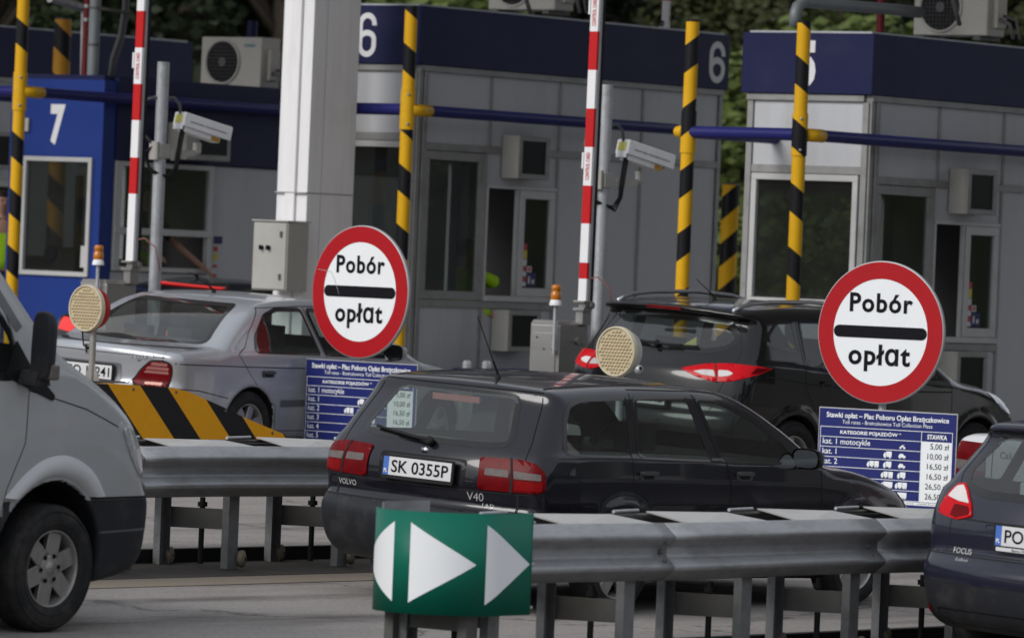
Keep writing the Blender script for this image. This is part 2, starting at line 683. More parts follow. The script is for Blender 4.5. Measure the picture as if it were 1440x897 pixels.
def crown_mesh(rng, clumps, n, size, rmin, rmax):
    """leaf-sized faces scattered over the outside of many uneven clumps"""
    vs, fs = [], []
    for (c, r) in clumps:
        cnt = int(n * r * r)
        for _ in range(cnt):
            d = rng.normal(size=3)
            d /= np.linalg.norm(d)
            rr = r * (rmin + (rmax - rmin) * rng.random() ** .6)
            p = c + d * rr * np.array([1, 1, .8])
            nv = d + rng.normal(size=3) * .55
            nv /= np.linalg.norm(nv)
            a = np.cross(nv, [0, 0, 1.]) + 1e-4
            a /= np.linalg.norm(a)
            b = np.cross(nv, a)
            s = size * (.6 + .8 * rng.random())
            o = len(vs)
            vs += [p + a * s, p + b * s * .6, p - a * s, p - b * s * .6]
            fs.append((o, o + 1, o + 2, o + 3))
    return vs, fs


def make_tree(seed, h, spread, leaf, size=.26, shrub=False):
    rng = np.random.default_rng(seed)
    clumps = []
    k = 16 if not shrub else 9
    for i in range(k):
        t = rng.random()
        z = h * ((.32 if not shrub else .15) + (.62 if not shrub else .7) * t)
        rad = spread * (1.05 - .75 * abs(t - .35)) * rng.random() ** .5
        th = rng.random() * 6.283
        clumps.append((np.array([math.cos(th) * rad, math.sin(th) * rad, z]), spread * (.30 + .28 * rng.random())))
    clumps.append((np.array([0, 0, h * .55]), spread * .6))
    vs, fs = crown_mesh(rng, clumps, 480 / (spread / 2.4) ** 2 * (2 if not shrub else 1.), size, .45, 1.05)
    root = bpy.data.objects.new('leafy_tree' if not shrub else 'bush', None)
    C.objects.link(root)
    mb = MB()
    mb.cyl((0, 0, -.8), (.1, .05, h * .4), h * .028, h * .018, n=9)
    for (c, r) in clumps[:7]:
        mb.tube([(.08, .04, h * .3), tuple(c * np.array([.45, .45, .0]) + np.array([0, 0, h * .25 + c[2] * .4])), tuple(c)], h * .007, n=6)
    mb.build('trunk', mat('bark', (.06, .048, .038), .9, 0, .3, 6.), root)
    cb = MB()
    cb.add([tuple(v) for v in vs], fs)
    cb.build('crown', leaf, root, fix=False)
    return root


lf = [leaf_mat('dark_leaves', (.013, .021, .008)), leaf_mat('mid_leaves', (.018, .029, .010)),
      leaf_mat('pale_leaves', (.08, .108, .026)), leaf_mat('olive_leaves', (.034, .040, .012))]
protos = [make_tree(3, 13, 3.6, lf[0], .12), make_tree(5, 12, 3.2, lf[1], .11), make_tree(9, 14, 4.0, lf[0], .12), make_tree(11, 10, 3.0, lf[3], .10)]
tree_spots = [(-15.0, 108, 0, 1.0), (-11.5, 117, 2, 1.1), (-9.4, 104, 1, .95), (-6.6, 112, 0, 1.1), (-4.2, 103, 2, .9), (-1.5, 116, 1, 1.1),
              (.6, 105, 0, .9), (3.0, 113, 2, 1.05), (4.6, 102, 3, .8), (6.8, 110, 0, 1.05), (9.0, 104, 3, .85), (11.2, 112, 2, 1.0),
              (14.0, 106, 1, 1.0), (17.5, 113, 0, 1.1), (-19.0, 113, 1, 1.0)]
tree_lbl = ['dark dense leafy tree in the wood above the left booth roof, leftmost in view',
            'tall dark tree beyond the booths, behind the striped post at the upper left',
            'mid green tree in the wood behind the air conditioner of booth 7',
            'dark tree in the wood just left of the tall white column',
            'broad dark tree in the wood behind the tall white column',
            'mid green tree in the wood above the left end of booth 6',
            'dark tree in the wood above the middle of the booth 6 roof',
            'tall dark tree in the wood behind the raised right barrier arm',
            'olive tinted tree in the wood above the right end of booth 6',
            'dark tree in the wood seen through the gap between booths 6 and 5',
            'dark olive tree in the wood behind the grey pipe on the booth 5 roof',
            'tall dark tree in the wood behind the air conditioner of booth 5',
            'mid green tree in the wood at the far right edge of the picture',
            'dark tree in the wood outside the right edge of the picture',
            'mid green tree in the wood outside the left edge of the picture']
used = set()
for i, (x, y, k, s) in enumerate(tree_spots):
    o = protos[k] if k not in used else copy_tree(protos[k])
    used.add(k)
    o.location = (x, y, float(ground_z(x, y)) + .4)
    o.rotation_euler = (0, 0, i * 1.7)
    o.scale = (s, s, s)
    tag(o, tree_lbl[i], 'tree', 'trees beyond the toll booths')
for i, t in enumerate(np.linspace(1.25, 3.0, 14)):  # added unseen tree belt: blocks low light from the right, darkens reflections
    o = copy_tree(protos[i % 3])
    r = 58 + 5 * (i % 2)
    x, y = r * math.sin(t), r * math.cos(t)
    o.location = (x, y, float(ground_z(x, y)) - .2)
    o.rotation_euler = (0, 0, i * 2.3)
    o.scale = (1.1, 1.1, 1.1)
    tag(o, 'unseen tree added right of the plaza to cut light, outside the picture', 'tree', 'added light-blocking belt right of the plaza')
bush = make_tree(21, 4.2, 1.6, lf[2], .09, True)
for i, (x, y, s, lb) in enumerate([(3.15, 86, 1.05, 'pale green bush in the gap between booths 6 and 5'),
                                   (5.3, 92, 1.25, 'pale yellow green bush above the booth 5 roof, behind the red pipe'),
                                   (-1.6, 95, 1.3, 'pale green bush above the left corner of booth 6'),
                                   (4.4, 80, .55, 'low pale bush behind the striped bollard between the booths')]):
    o = bush if i == 0 else copy_tree(bush)
    o.location = (x, y, float(ground_z(x, y)) - .1)
    o.rotation_euler = (0, 0, i * 2.1)
    o.scale = (s, s, s)
    tag(o, lb, 'bush', 'bushes behind the booths')

# ---------------------------------------------------------------- canopy and its column


def build_canopy():
    t = thing('canopy_column', 'tall white steel column with stepped front beside booth 6', 'column', lanep(43.29, 35.1, .17))
    b = MB()
    H = 6.9
    b.span((.03, .70), (0, .37), (0, H))            # core box
    b.span((-.0, .03), (0, .13), (0, H))
    b.span((-.03, .03), (.133, .25), (0, H))
    b.span((-.0, .03), (.253, .37), (0, H))
    b.build('shaft', m_white, t, bevel=.006)
    b = MB()
    b.span((-.031, .702), (-.002, .372), (2.02, 2.032))
    b.span((.2, .204), (-.002, .0), (0, H))
    b.build('seam', mat('seam_grey', (.30, .29, .29), .6), t)
    p = MB()
    p.span((-.12, .82), (-.1, .47), (0, .04))
    p.build('base_plate', m_galv, t)
    # the roof the column carries, above the picture, shading booths and lanes
    r = thing('toll_canopy', 'flat toll plaza roof carried high over the booths on white columns', 'canopy', lanep(41.6, 35, 6.9))
    m = mat('canopy_white', (.6, .6, .6), .6)
    q = MB()
    q.span((.0, 13), (-34, 26), (.2, .9))
    q.build('roof', m, r)
    for y in (-20, -10, 0.2, 10):
        q = MB()
        q.span((.3, 12.6), (y - .15, y + .15), (0, .2))
        q.build('beam', m, r)


build_canopy()


def build_cabinet():
    t = thing('electrical_cabinet', 'beige electrical cabinet with two dark switches on the white column', 'cabinet', lanep(42.92, 35.01, 1.27))
    b = MB()
    b.span((0, .31), (0, .42), (0, .645))
    b.build('casing', m_box, t, bevel=.01)
    d = MB()
    d.span((-.012, -.001), (.012, .408), (.012, .633))
    d.span((-.02, .33), (-.012, .432), (.647, .66))
    d.build('door', m_box, t, bevel=.004)
    for y in (.215, .30):
        k = MB()
        k.cyl((-.012, y, .40), (-.035, y, .40), .022, n=14)
        k.box((-.045, y, .40), (.02, .012, .045))
        k.build('switch', m_black, t)
    for z in (.13, .53):
        k = MB()
        k.box((-.02, .07, z), (.015, .02, .055))
        k.build('latch', m_steel_dk, t)
    k = MB()
    k.span((.31, .345), (.10, .16), (.05, .09))
    k.span((.31, .345), (.10, .16), (.55, .59))
    k.build('bracket', m_galv, t)


build_cabinet()

# ---------------------------------------------------------------- toll booths


def six(parent, org, ex, ey, w, h):
    """a bold narrow 6 drawn with a broad flat stroke"""
    st = w * .24
    hw = w / 2 - st / 2
    yt, yl = h / 2 - st / 2 - hw, -h / 2 + st / 2 + hw
    ym = .02 * h / .43 - hw * .75
    p = [(hw, yt - .012), (hw, yt)]
    p += [(hw * math.cos(t), yt + hw * math.sin(t)) for t in np.linspace(.2, math.pi - .2, 9)]
    p += [(-hw, yt), (-hw, (yt + yl) / 2), (-hw, yl)]
    p += [(-hw * math.cos(t), yl - hw * math.sin(t)) for t in np.linspace(.2, math.pi - .2, 9)]
    p += [(hw, yl), (hw, (yl + ym) / 2), (hw, ym)]
    p += [(hw * math.cos(t), ym + hw * .75 * math.sin(t)) for t in np.linspace(.25, math.pi - .3, 9)]
    P = smooth2(np.array(p))
    d = np.gradient(P, axis=0)
    d /= np.linalg.norm(d, axis=1, keepdims=True)
    nn = np.c_[-d[:, 1], d[:, 0]] * st / 2
    ex, ey, og = Vector(ex), Vector(ey), Vector(org)
    ez = ex.cross(ey) * .002
    rows = [[tuple(og + ez * (1 + i * .004) + ex * q[0] + ey * q[1]) for q in (P[i] + nn[i], P[i] - nn[i])] for i in range(len(P))]
    MB().grid(rows, smooth=False).build('number', m_number, parent, fix=False)


def smooth2(P):
    for _ in range(2):
        Q = np.empty((2 * len(P) - 2, 2))
        Q[0::2] = .75 * P[:-1] + .25 * P[1:]
        Q[1::2] = .25 * P[:-1] + .75 * P[1:]
        P = np.r_[P[:1], Q, P[-1:]]
    return P


def silver_booth(a0, b0, num, label, drop=0., W=1.36, L=5.12):
    t = thing('toll_booth', label, 'toll booth', lanep(a0, b0, .1 - drop))
    zz = -.1

    def Zs(a, b):
        return (a + zz, b + zz)
    wall = MB()
    fr = MB()
    # right side: flat grey sheets between bars that stand proud
    xs_top = [.12, 1.17, 2.30, 3.70, 5.02]
    for x0, x1 in zip(xs_top[:-1], xs_top[1:]):
        wall.span((x0 + .014, x1 - .014), (0, .04), Zs(2.742, 3.432))
    for x0, x1 in ((2.30, 3.70), (3.70, 5.02)):
        wall.span((x0 + .014, x1 - .014), (0, .04), Zs(.335, 2.688))
    wall.span((1.12, 1.2), (0, .04), Zs(2.374, 2.688))
    wall.span((1.205, 2.28), (0, .04), Zs(2.374, 2.688))
    wall.span((.134, 1.106), (0, .04), Zs(.335, 1.178))
    wall.span((1.134, 2.286), (0, .04), Zs(.335, 1.178))
    fr.span((0, .06), (-.02, .05), Zs(.1, 3.43))
    fr.span((.075, .14), (-.03, .05), Zs(.1, 3.43))
    for x in (1.17, 2.30, 3.70):
        fr.span((x - .02, x + .02), (-.014, .05), Zs(2.75, 3.43))
    for x in (1.12, 2.30, 3.70):
        fr.span((x - .02, x + .02), (-.014, .05), Zs(.1, 2.68))
    fr.span((5.02, 5.08), (-.02, .05), Zs(.1, 3.43))
    fr.span((.14, 5.02), (-.018, .05), Zs(2.68, 2.75))
    fr.span((.14, 2.28), (-.02, .05), Zs(1.17, 1.24))
    fr.span((0, 5.08), (-.035, .05), Zs(3.43, 3.49))
    fr.span((0, 5.08), (-.02, .05), Zs(.1, .34))
    # front
    wall.span((0, .04), (.075, W - .075), Zs(2.824, 3.428))
    wall.span((0, .04), (.075, W - .075), Zs(.35, 1.47))
    fr.span((-.02, .05), (.003, .07), Zs(.1, 3.42))
    fr.span((-.02, .05), (W - .07, W - .003), Zs(.1, 3.42))
    fr.span((-.014, .05), (.07, W - .07), Zs(2.755, 2.83))
    fr.span((-.012, .05), (.07, W - .07), Zs(1.47, 1.53))
    fr.span((-.035, .05), (.05, W), Zs(3.425, 3.487))
    fr.span((-.02, .05), (.07, W - .07), Zs(.1, .34))
    # left, rear, floor, ceiling
    wall.span((.05, 5.06), (W - .04, W), Zs(.1, 1.3))
    wall.span((.05, 5.06), (W - .04, W), Zs(2.6, 3.43))
    wall.span((2.3, 5.06), (W - .04, W), Zs(1.3, 2.6))
    wall.span((5.03, 5.07), (.02, W - .02), Zs(.1, 3.43))
    wall.build('wall', m_panel, t)
    fr.build('frame', m_frame, t, bevel=.004, seg=1)
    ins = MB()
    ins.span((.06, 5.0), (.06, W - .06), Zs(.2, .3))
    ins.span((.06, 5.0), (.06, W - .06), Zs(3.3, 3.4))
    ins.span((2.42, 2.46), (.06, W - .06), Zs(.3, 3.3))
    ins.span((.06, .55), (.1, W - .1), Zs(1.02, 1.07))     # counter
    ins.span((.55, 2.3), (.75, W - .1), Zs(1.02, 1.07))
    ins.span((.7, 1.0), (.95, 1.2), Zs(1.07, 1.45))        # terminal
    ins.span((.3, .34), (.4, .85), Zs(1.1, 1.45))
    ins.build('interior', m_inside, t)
    f = MB()
    f.span((-.06, L), (-.05, W + .05), Zs(3.49, 4.05))
    f = f.build('fascia', m_fascia, t, bevel=.006)
    if num == '6':
        six(f, (-.061, W / 2 - .085, 3.845 + zz - .08), (0, -1, 0), (0, 0, 1), .225, .43)
        six(f, (L - .22, -.051, 3.845 + zz - .08), (1, 0, 0), (0, 0, 1), .28, .43)
        num = ''
    if num:
        text(num, 'number', m_number, f, (-.06, W / 2 - .0, 3.845 + zz - .08), (0, -1, 0), (0, 0, 1), fit=(.20, .43), bold=.06)
    if num and not drop:
        text(num, 'number', m_number, f, (L - .22, -.05, 3.845 + zz - .08), (1, 0, 0), (0, 0, 1), fit=(.26, .43), bold=.06)
    rf = MB()
    rf.span((-.02, L - .04), (0, W), Zs(4.051, 4.07))
    rf.build('roof', m_galv, t)
    # windows: front, side, sliding service pane

    def window(x, y, z, plane, fw, mframe, open_=None):
        g, q = MB(), MB()
        if plane == 'side':
            g.span((x[0] + fw, x[1] - fw), (.012, .018), (z[0] + fw, z[1] - fw))
            for xa, xb, za, zb in ((x[0], x[1], z[0], z[0] + fw), (x[0], x[1], z[1] - fw, z[1]),
                                   (x[0], x[0] + fw, z[0] + fw, z[1] - fw), (x[1] - fw, x[1], z[0] + fw, z[1] - fw)):
                q.span((xa, xb), (-.012, .04), (za, zb))
        else:
            g.span((.012, .018), (y[0] + fw, y[1] - fw), (z[0] + fw, z[1] - fw))
            for ya, yb, za, zb in ((y[0], y[1], z[0], z[0] + fw), (y[0], y[1], z[1] - fw, z[1]),
                                   (y[0], y[0] + fw, z[0] + fw, z[1] - fw), (y[1] - fw, y[1], z[0] + fw, z[1] - fw)):
                q.span((-.03, .04), (ya, yb), (za, zb))
        o = q.build('window', mframe, t, bevel=.004, seg=1)
        g.build('pane', m_glass, o)
        return o
    window(None, (.085, W - .085), Zs(1.54, 2.75), 'front', .06, m_frame_lt)
    window((.142, 1.098), None, Zs(1.245, 2.675), 'side', .085, m_frame)
    sl = window((1.70, 2.278), None, Zs(1.30, 2.345), 'side', .085, m_frame_lt)
    q = MB()
    q.span((1.145, 2.279), (-.035, .04), Zs(1.245, 1.298))
    q.span((1.145, 2.279), (-.02, .04), Zs(2.347, 2.378))
    q.span((1.145, 1.175), (-.016, .04), Zs(1.30, 2.345))
    q.span((1.655, 1.675), (-.006, .03), Zs(1.30, 2.345))
    q.build('service_hatch', m_frame_lt, t)
    cols = [('sticker_red', (.5, .06, .07)), ('sticker_yellow', (.6, .5, .08)), ('sticker_white', (.6, .6, .62)), ('sticker_navy', (.03, .035, .12))]
    ms = [mat(n, c, .5) for n, c in cols]
    for k, (x0, x1, z0, z1, mi) in enumerate(((1.80, 1.865, 1.76, 1.82, 0), (1.80, 1.865, 1.67, 1.755, 1), (1.80, 1.865, 1.60, 1.665, 2), (1.80, 1.865, 1.555, 1.595, 0),
                                              (1.80, 1.865, 1.50, 1.55, 2), (1.80, 1.865, 1.45, 1.495, 0), (1.80, 1.865, 1.40, 1.445, 2),
                                              (1.88, 1.95, 1.54, 1.60, 2), (1.895, 1.935, 1.55, 1.59, 0), (1.87, 2.03, 1.40, 1.53, 3), (1.90, 1.93, 1.43, 1.5, 2), (1.96, 2.0, 1.43, 1.47, 2))):
        st = MB()
        st.span((x0, x1), (.008 - .0006 * (k % 3), .0105), Zs(z0, z1))
        st.build('sticker', ms[mi], sl)
    # two lane displays in deep beige housings
    for z0, z1, x0, x1 in ((2.45, 2.87, 1.36, 1.88), (.76, 1.165, 1.30, 1.84)):
        h = MB()
        h.span((x0, x0 + .02), (-.20, -.015), Zs(z0, z1), 0)
        h.span((x0 + .02, x1), (-.20, -.015), Zs(z0, z1), 1)
        h.span((x0 + .02, x1), (-.22, -.20), Zs(z0, z0 + .05), 1)
        h.span((x0 + .02, x1), (-.22, -.20), Zs(z1 - .05, z1), 1)
        h.span((x0 + .02, x0 + .07), (-.22, -.20), Zs(z0 + .05, z1 - .05), 1)
        h.span((x1 - .06, x1), (-.22, -.20), Zs(z0 + .05, z1 - .05), 1)
        h.span((x0 - .001, x0 + .019), (-.22, -.201), Zs(z0, z1), 0)
        h = h.build('lane_display', [m_box, m_frame], t, bevel=.004, seg=1)
        s = MB()
        s.span((x0 + .071, x1 - .061), (-.204, -.201), Zs(z0 + .051, z1 - .051))
        s.build('screen', m_screen, h)
    return t


booth6 = silver_booth(44.66, 34.9, '6', 'grey panelled toll booth numbered 6 with navy fascia, middle of the picture')
booth5 = silver_booth(45.13, 30.0, '5', 'grey toll booth numbered 5 with navy fascia at the right')
booth8 = silver_booth(47.6, 44.6, '8', 'grey toll booth with navy fascia half hidden behind blue booth 7 at the upper left', .40)


# the row goes on to the right of the picture
for _k, (_b, _s) in enumerate(((24.9, 'next to the black off-roader'), (19.7, 'second past the right edge'), (14.5, 'third past the right edge'), (9.3, 'fourth past the right edge'))):
    _o = copy_tree(booth5)
    _o.location = lanep(45.13, _b, .1)
    for _c in list(_o.children):
        for _g in list(_c.children):
            if _g.name.startswith('number'):
                bpy.data.objects.remove(_g)
    tag(_o, 'grey toll booth with navy fascia out of the picture, ' + _s, 'toll booth')


def build_booth7():
    t = thing('toll_booth', 'blue fronted toll booth numbered 7 with grey side wall at the left', 'toll booth', lanep(45.82, 39.88, .1))
    z0 = -.1
    W, L = 1.27, 5.1
    w = MB()
    blue, grey = 0, 1
    # front, blue all over, one big window
    w.span((0, .05), (0, W), (.05, 1.10 + z0), blue)
    w.span((0, .05), (0, W), (2.33 + z0, 3.13 + z0), blue)
    w.span((0, .05), (0, .11), (1.10 + z0, 2.33 + z0), blue)
    w.span((0, .05), (1.06, W), (1.10 + z0, 2.33 + z0), blue)
    # side: blue corner, navy band on top, grey below
    w.span((.051, .20), (.001, .05), (.05, 3.13 + z0), blue)
    w.span((.201, L), (.02, .05), (.05, 1.17 + z0), grey)
    w.span((1.80, L), (.02, .05), (1.17 + z0, 2.31 + z0), grey)
    w.span((.051, L), (W - .05, W), (.05, 1.2), grey)
    w.span((.051, L), (W - .05, W), (2.2, 3.0), grey)
    w.span((1.8, L), (W - .05, W), (1.2, 2.2), grey)
    w.span((L - .05, L), (.05, W - .05), (.05, 3.0), grey)
    w.build('wall', [m_blue7, m_panel], t)
    f = MB()
    f.span((.203, L + .03), (-.015, .05), (2.32 + z0, 3.16 + z0))
    f.span((.051, L + .03), (.052, W + .02), (3.02, 3.08))
    f = f.build('fascia', m_fascia, t, bevel=.005)
    text('7', 'number', m_number, f, (-.001, .62, 2.85 + z0 - .19), (0, -1, 0), (0, 0, 1), fit=(.20, .42), bold=.05)
    i = MB()
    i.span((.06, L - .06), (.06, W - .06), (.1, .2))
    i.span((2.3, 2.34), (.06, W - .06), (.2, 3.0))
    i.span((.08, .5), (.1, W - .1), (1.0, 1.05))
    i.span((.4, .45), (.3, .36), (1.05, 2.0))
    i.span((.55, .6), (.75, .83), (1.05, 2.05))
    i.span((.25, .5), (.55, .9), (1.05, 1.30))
    i.build('interior', m_inside, t)

    def frame(name, rects, glassr, m):
        q = MB()
        for x, y, z in rects:
            q.span(x, y, z)
        o = q.build(name, m, t, bevel=.004, seg=1)
        for x, y, z in glassr:
            g = MB()
            g.span(x, y, z)
            g.build('pane', m_glass7 if name == 'service_window' else m_glass, o)
        return o
    fw = .05
    za, zb = 1.10 + z0, 2.33 + z0
    o = frame('window', [((-.03, .04), (.112, 1.058), (za + .002, za + fw)), ((-.03, .04), (.112, 1.058), (zb - fw, zb - .002)),
                         ((-.03, .04), (.112, .112 + fw), (za + fw, zb - fw)), ((-.03, .04), (1.058 - fw, 1.058), (za + fw, zb - fw))],
              [((.012, .018), (.112 + fw, 1.058 - fw), (za + fw, zb - fw))], m_frame_lt)
    s = MB()
    s.cyl((.008, .66, 1.33 + z0), (.004, .66, 1.33 + z0), .085, n=20)
    s.build('sticker', m_ink, o)
    s = MB()
    s.span((.004, .009), (.18, .24), (1.2 + z0, 1.42 + z0))
    s.build('sticker', m_frame_lt, o)
    X0, X1, XM = .215, 1.785, .93
    Z0, Z1, ZM0, ZM1 = 1.18 + z0, 2.31 + z0, 1.56 + z0, 1.63 + z0
    y = (-.02, .04)
    frame('service_window', [((X0, X1), y, (Z0, Z0 + .05)), ((X0, X1), y, (Z1 - .05, Z1)), ((X0, X1), (-.03, .04), (ZM0, ZM1)),
                             ((X0, X0 + .10), y, (Z0 + .05, ZM0)), ((X0, X0 + .10), y, (ZM1, Z1 - .05)),
                             ((XM - .1, XM + .06), y, (Z0 + .05, ZM0)), ((XM - .1, XM + .06), y, (ZM1, Z1 - .05)),
                             ((X1 - .07, X1), y, (Z0 + .05, ZM0)), ((X1 - .07, X1), y, (ZM1, Z1 - .05))],
          [((X0 + .10, XM - .10), (.01, .016), (ZM1, Z1 - .05)), ((XM + .06, X1 - .07), (.012, .018), (ZM1, Z1 - .05)),
           ((X0 + .10, XM - .10), (.01, .016), (Z0 + .05, ZM0))], m_frame_lt)
    h = MB()
    h.span((1.0, 1.16), (-.28, -.02), (2.36 + z0, 2.74 + z0), 0)
    h.span((1.16, 1.72), (-.28, -.02), (2.36 + z0, 2.74 + z0), 1)
    h = h.build('lane_display', [m_box, m_frame], t, bevel=.006)
    s = MB()
    s.span((1.22, 1.66), (-.284, -.281), (2.42 + z0, 2.68 + z0))
    s.build('screen', m_screen, h)
    ms = [mat('sticker_navy', (.03, .035, .12)), mat('sticker_red', (.5, .06, .07)), mat('sticker_yellow', (.6, .5, .08))]
    for k, (za, zc, mi) in enumerate(((1.50, 1.58, 0), (1.42, 1.47, 1), (1.33, 1.40, 2), (1.25, 1.28, 1), (1.15, 1.18, 1))):
        s = MB()
        s.span((1.86, 2.0 if k == 0 else 1.93), (.016, .0195), (za + z0, zc + z0))
        s.build('sticker', ms[mi], t)
    v = MB()
    v.span((-.03, -.001), (1.0, 1.12), (2.58 + z0, 2.72 + z0))
    v.build('vent_box', m_box, t, bevel=.005)
    return t


booth7 = build_booth7()

# roof plant: air conditioners


def make_ac(label, a, b, h, rot=0., logo=True, fan=None):
    t = thing('air_conditioner', label, 'air conditioner', lanep(a, b, h), LANE_ROT + rot)
    w, d, hh = .84, .32, .58
    q = MB()
    q.span((0, w), (0, d), (.04, hh))
    q.build('casing', m_ac, t, bevel=.015)
    for x in (.1, w - .1):
        q = MB()
        q.span((x - .04, x + .04), (-.02, d + .02), (0, .038))
        q.build('foot', m_steel_dk, t)
    fx, fz, fr = .31, .31, .245
    q = MB()
    q.lathe([(fr, -.002), (fr, -.018), (fr - .02, -.022), (fr - .025, -.004)], (fx, 0, fz), (0, 1, 0), n=40)
    q.build('fan_rim', m_ac, t)
    q = MB()
    q.cyl((fx, -.0035, fz), (fx, -.0025, fz), fr - .02, n=40)
    q = q.build('fan_opening', m_screen, t)
    g = MB()
    for k in range(-5, 6):
        c = k * .04
        e = math.sqrt(max(0, (fr - .02) ** 2 - c * c))
        g.tube([(fx - e, -.012, fz + c), (fx + e, -.012, fz + c)], .0025, n=5)
        g.tube([(fx + c, -.014, fz - e), (fx + c, -.014, fz + e)], .0025, n=5)
    g.cyl((fx, -.01, fz), (fx, -.018, fz), .05, n=20)
    g.build('grille', m_cable, t)
    if logo:
        text('DAIKIN', 'lettering', mat('teal_print', (.05, .25, .32)), t, (.68, -.001, .49), (1, 0, 0), (0, 0, 1), fit=(.15, .035), bold=.03)
    q = MB()
    q.span((w - .02, w + .05), (.10, .27), (.12, .45))
    q.build('valve_cover', m_ac, t, bevel=.01)
    q = MB()
    q.tube([(w + .05, .15, .2), (w + .16, .15, .16), (w + .2, .16, .02)], .02)
    q.tube([(w + .05, .22, .24), (w + .2, .2, .2), (w + .25, .2, .02)], .014)
    q.build('pipe', m_cable, t)
    return t


make_ac('beige air conditioner with round fan on the booth 7 roof', 48.9, 41.2, 3.10, -math.pi / 2)
make_ac('beige air conditioner on the booth 6 roof, cut by the top edge of the picture', 47.45, 36.22, 4.08, -math.pi / 2)
make_ac('beige air conditioner on the booth 5 roof at the upper right', 47.65, 31.22, 4.08, -math.pi / 2)
for (px, py, bb, lb) in ((740, 8, 35.45, 'grey flexible hose over the fan on the booth 6 roof'), (1343, 20, 30.45, 'grey hose hanging before the air conditioner fan above booth 5')):
    a, h = on_b(px, py, bb)
    q = MB()
    q.tube([lanep(a - .14, bb, h + .75), lanep(a - .12, bb, h + .30), lanep(a, bb, h + .05), lanep(a + .09, bb, h - .10)], .022, n=8)
    tag(q.build('hose', m_cable), lb, 'hose')


def roof_pipes():
    q = MB()
    a, h = on_b(1118, 30, 30.9)
    q.tube([lanep(a, 30.9, 4.08), lanep(a, 30.9, 4.2), lanep(a + .03, 30.9, 4.26), lanep(a + .12, 30.9, 4.31), lanep(a + 1.6, 30.9, 4.33), lanep(a + 2.1, 30.9, 4.33)], .055, n=14)
    tag(q.build('cable_duct', mat('grey_duct', (.22, .24, .25), .45, .2)), 'grey bent duct pipe running over the booth 5 roof', 'pipe')
    q = MB()
    a, h = on_b(1239, 10, 31.0)
    q.cyl(lanep(a, 31.0, 4.08), lanep(a, 31.0, 5.6), .04, n=14)
    tag(q.build('fire_pipe', m_darkred), 'dark red pipe rising from the booth 5 roof', 'pipe')
    # left: red pipe, grey riser with clamps, conduits
    a, h = on_b(121, 60, 40.4)
    q = MB()
    q.cyl(lanep(a, 40.4, 3.07), lanep(a, 40.4, 5.4), .04, n=14)
    o = q.build('fire_pipe', m_darkred)
    tag(o, 'dark red pipe rising from the booth 7 roof beside a grey pipe', 'pipe')
    for hh in (3.72, 3.86):
        q = MB()
        q.cyl(lanep(a, 40.4, hh), lanep(a, 40.4, hh + .035), .045, n=14)
        q.build('clamp', m_inox, o)
    a, h = on_b(132, 60, 40.2)
    q = MB()
    q.cyl(lanep(a, 40.2, 3.07), lanep(a, 40.2, 5.4), .06, n=16)
    o = q.build('riser_pipe', mat('grey_duct', (.22, .24, .25), .45, .2))
    tag(o, 'thick grey pipe rising from the booth 7 roof', 'pipe')
    for hh in (3.47, 3.85):
        q = MB()
        q.cyl(lanep(a, 40.2, hh), lanep(a, 40.2, hh + .025), .066, n=16)
        if hh > 3.5:
            q.tube([lanep(a, 40.14, 3.86), lanep(a + .42, 40.1, 3.84)], .018)
        q.build('clamp', m_steel_dk, o)
    a, h = on_b(170, 60, 40.2)
    q = MB()
    q.tube([lanep(a + .03, 40.2, 5.3), lanep(a + .03, 40.2, 3.9), lanep(a - .02, 40.2, 3.6), lanep(a - .13, 40.2, 3.35), lanep(a - .16, 40.2, 3.07)], .022)
    q.tube([lanep(a + .08, 40.2, 5.3), lanep(a + .08, 40.2, 3.85), lanep(a + .02, 40.2, 3.55), lanep(a - .09, 40.2, 3.3), lanep(a - .11, 40.2, 3.07)], .022)
    tag(q.build('conduit', m_cable), 'pair of grey conduits bending down to the booth 7 roof', 'conduit')
    q = MB()
    a0, h0 = on_b(70, -2, 40.6)
    a1, h1 = on_b(118, 12, 40.6)
    q.cyl(lanep(a0, 40.6, h0), lanep(a1, 40.6, h1), .045, n=12)
    q.cyl(lanep(a1, 40.6, h1), lanep(a1 + .03, 40.6, 3.07), .03, n=10)
    tag(q.build('handrail', m_galv), 'bright galvanised tube sloping down behind the striped post at upper left', 'rail')
    q = MB()
    a, h = on_b(355, 40, 41.0)
    q.cyl(lanep(a, 41.0, 3.05), lanep(a, 41.0, h + .08), .055, n=14)
    tag(q.build('vent_pipe', m_fascia), 'short navy vent pipe behind the air conditioner of booth 7', 'pipe')


roof_pipes()

# ---------------------------------------------------------------- striped posts and blue pipes
YB, BB = (.70, .38, .010), (.009, .009, .011)
KR = .8
def tapes(nm, offr, offl):
    return (stripes('yellow_black_tape_' + nm, YB, BB, (KR * .6, -KR * .8, 1), .57, offr, .55),
            stripes('yellow_black_tape_mirrored_' + nm, YB, BB, (-KR * .6, KR * .8, 1), .57, offl, .55))


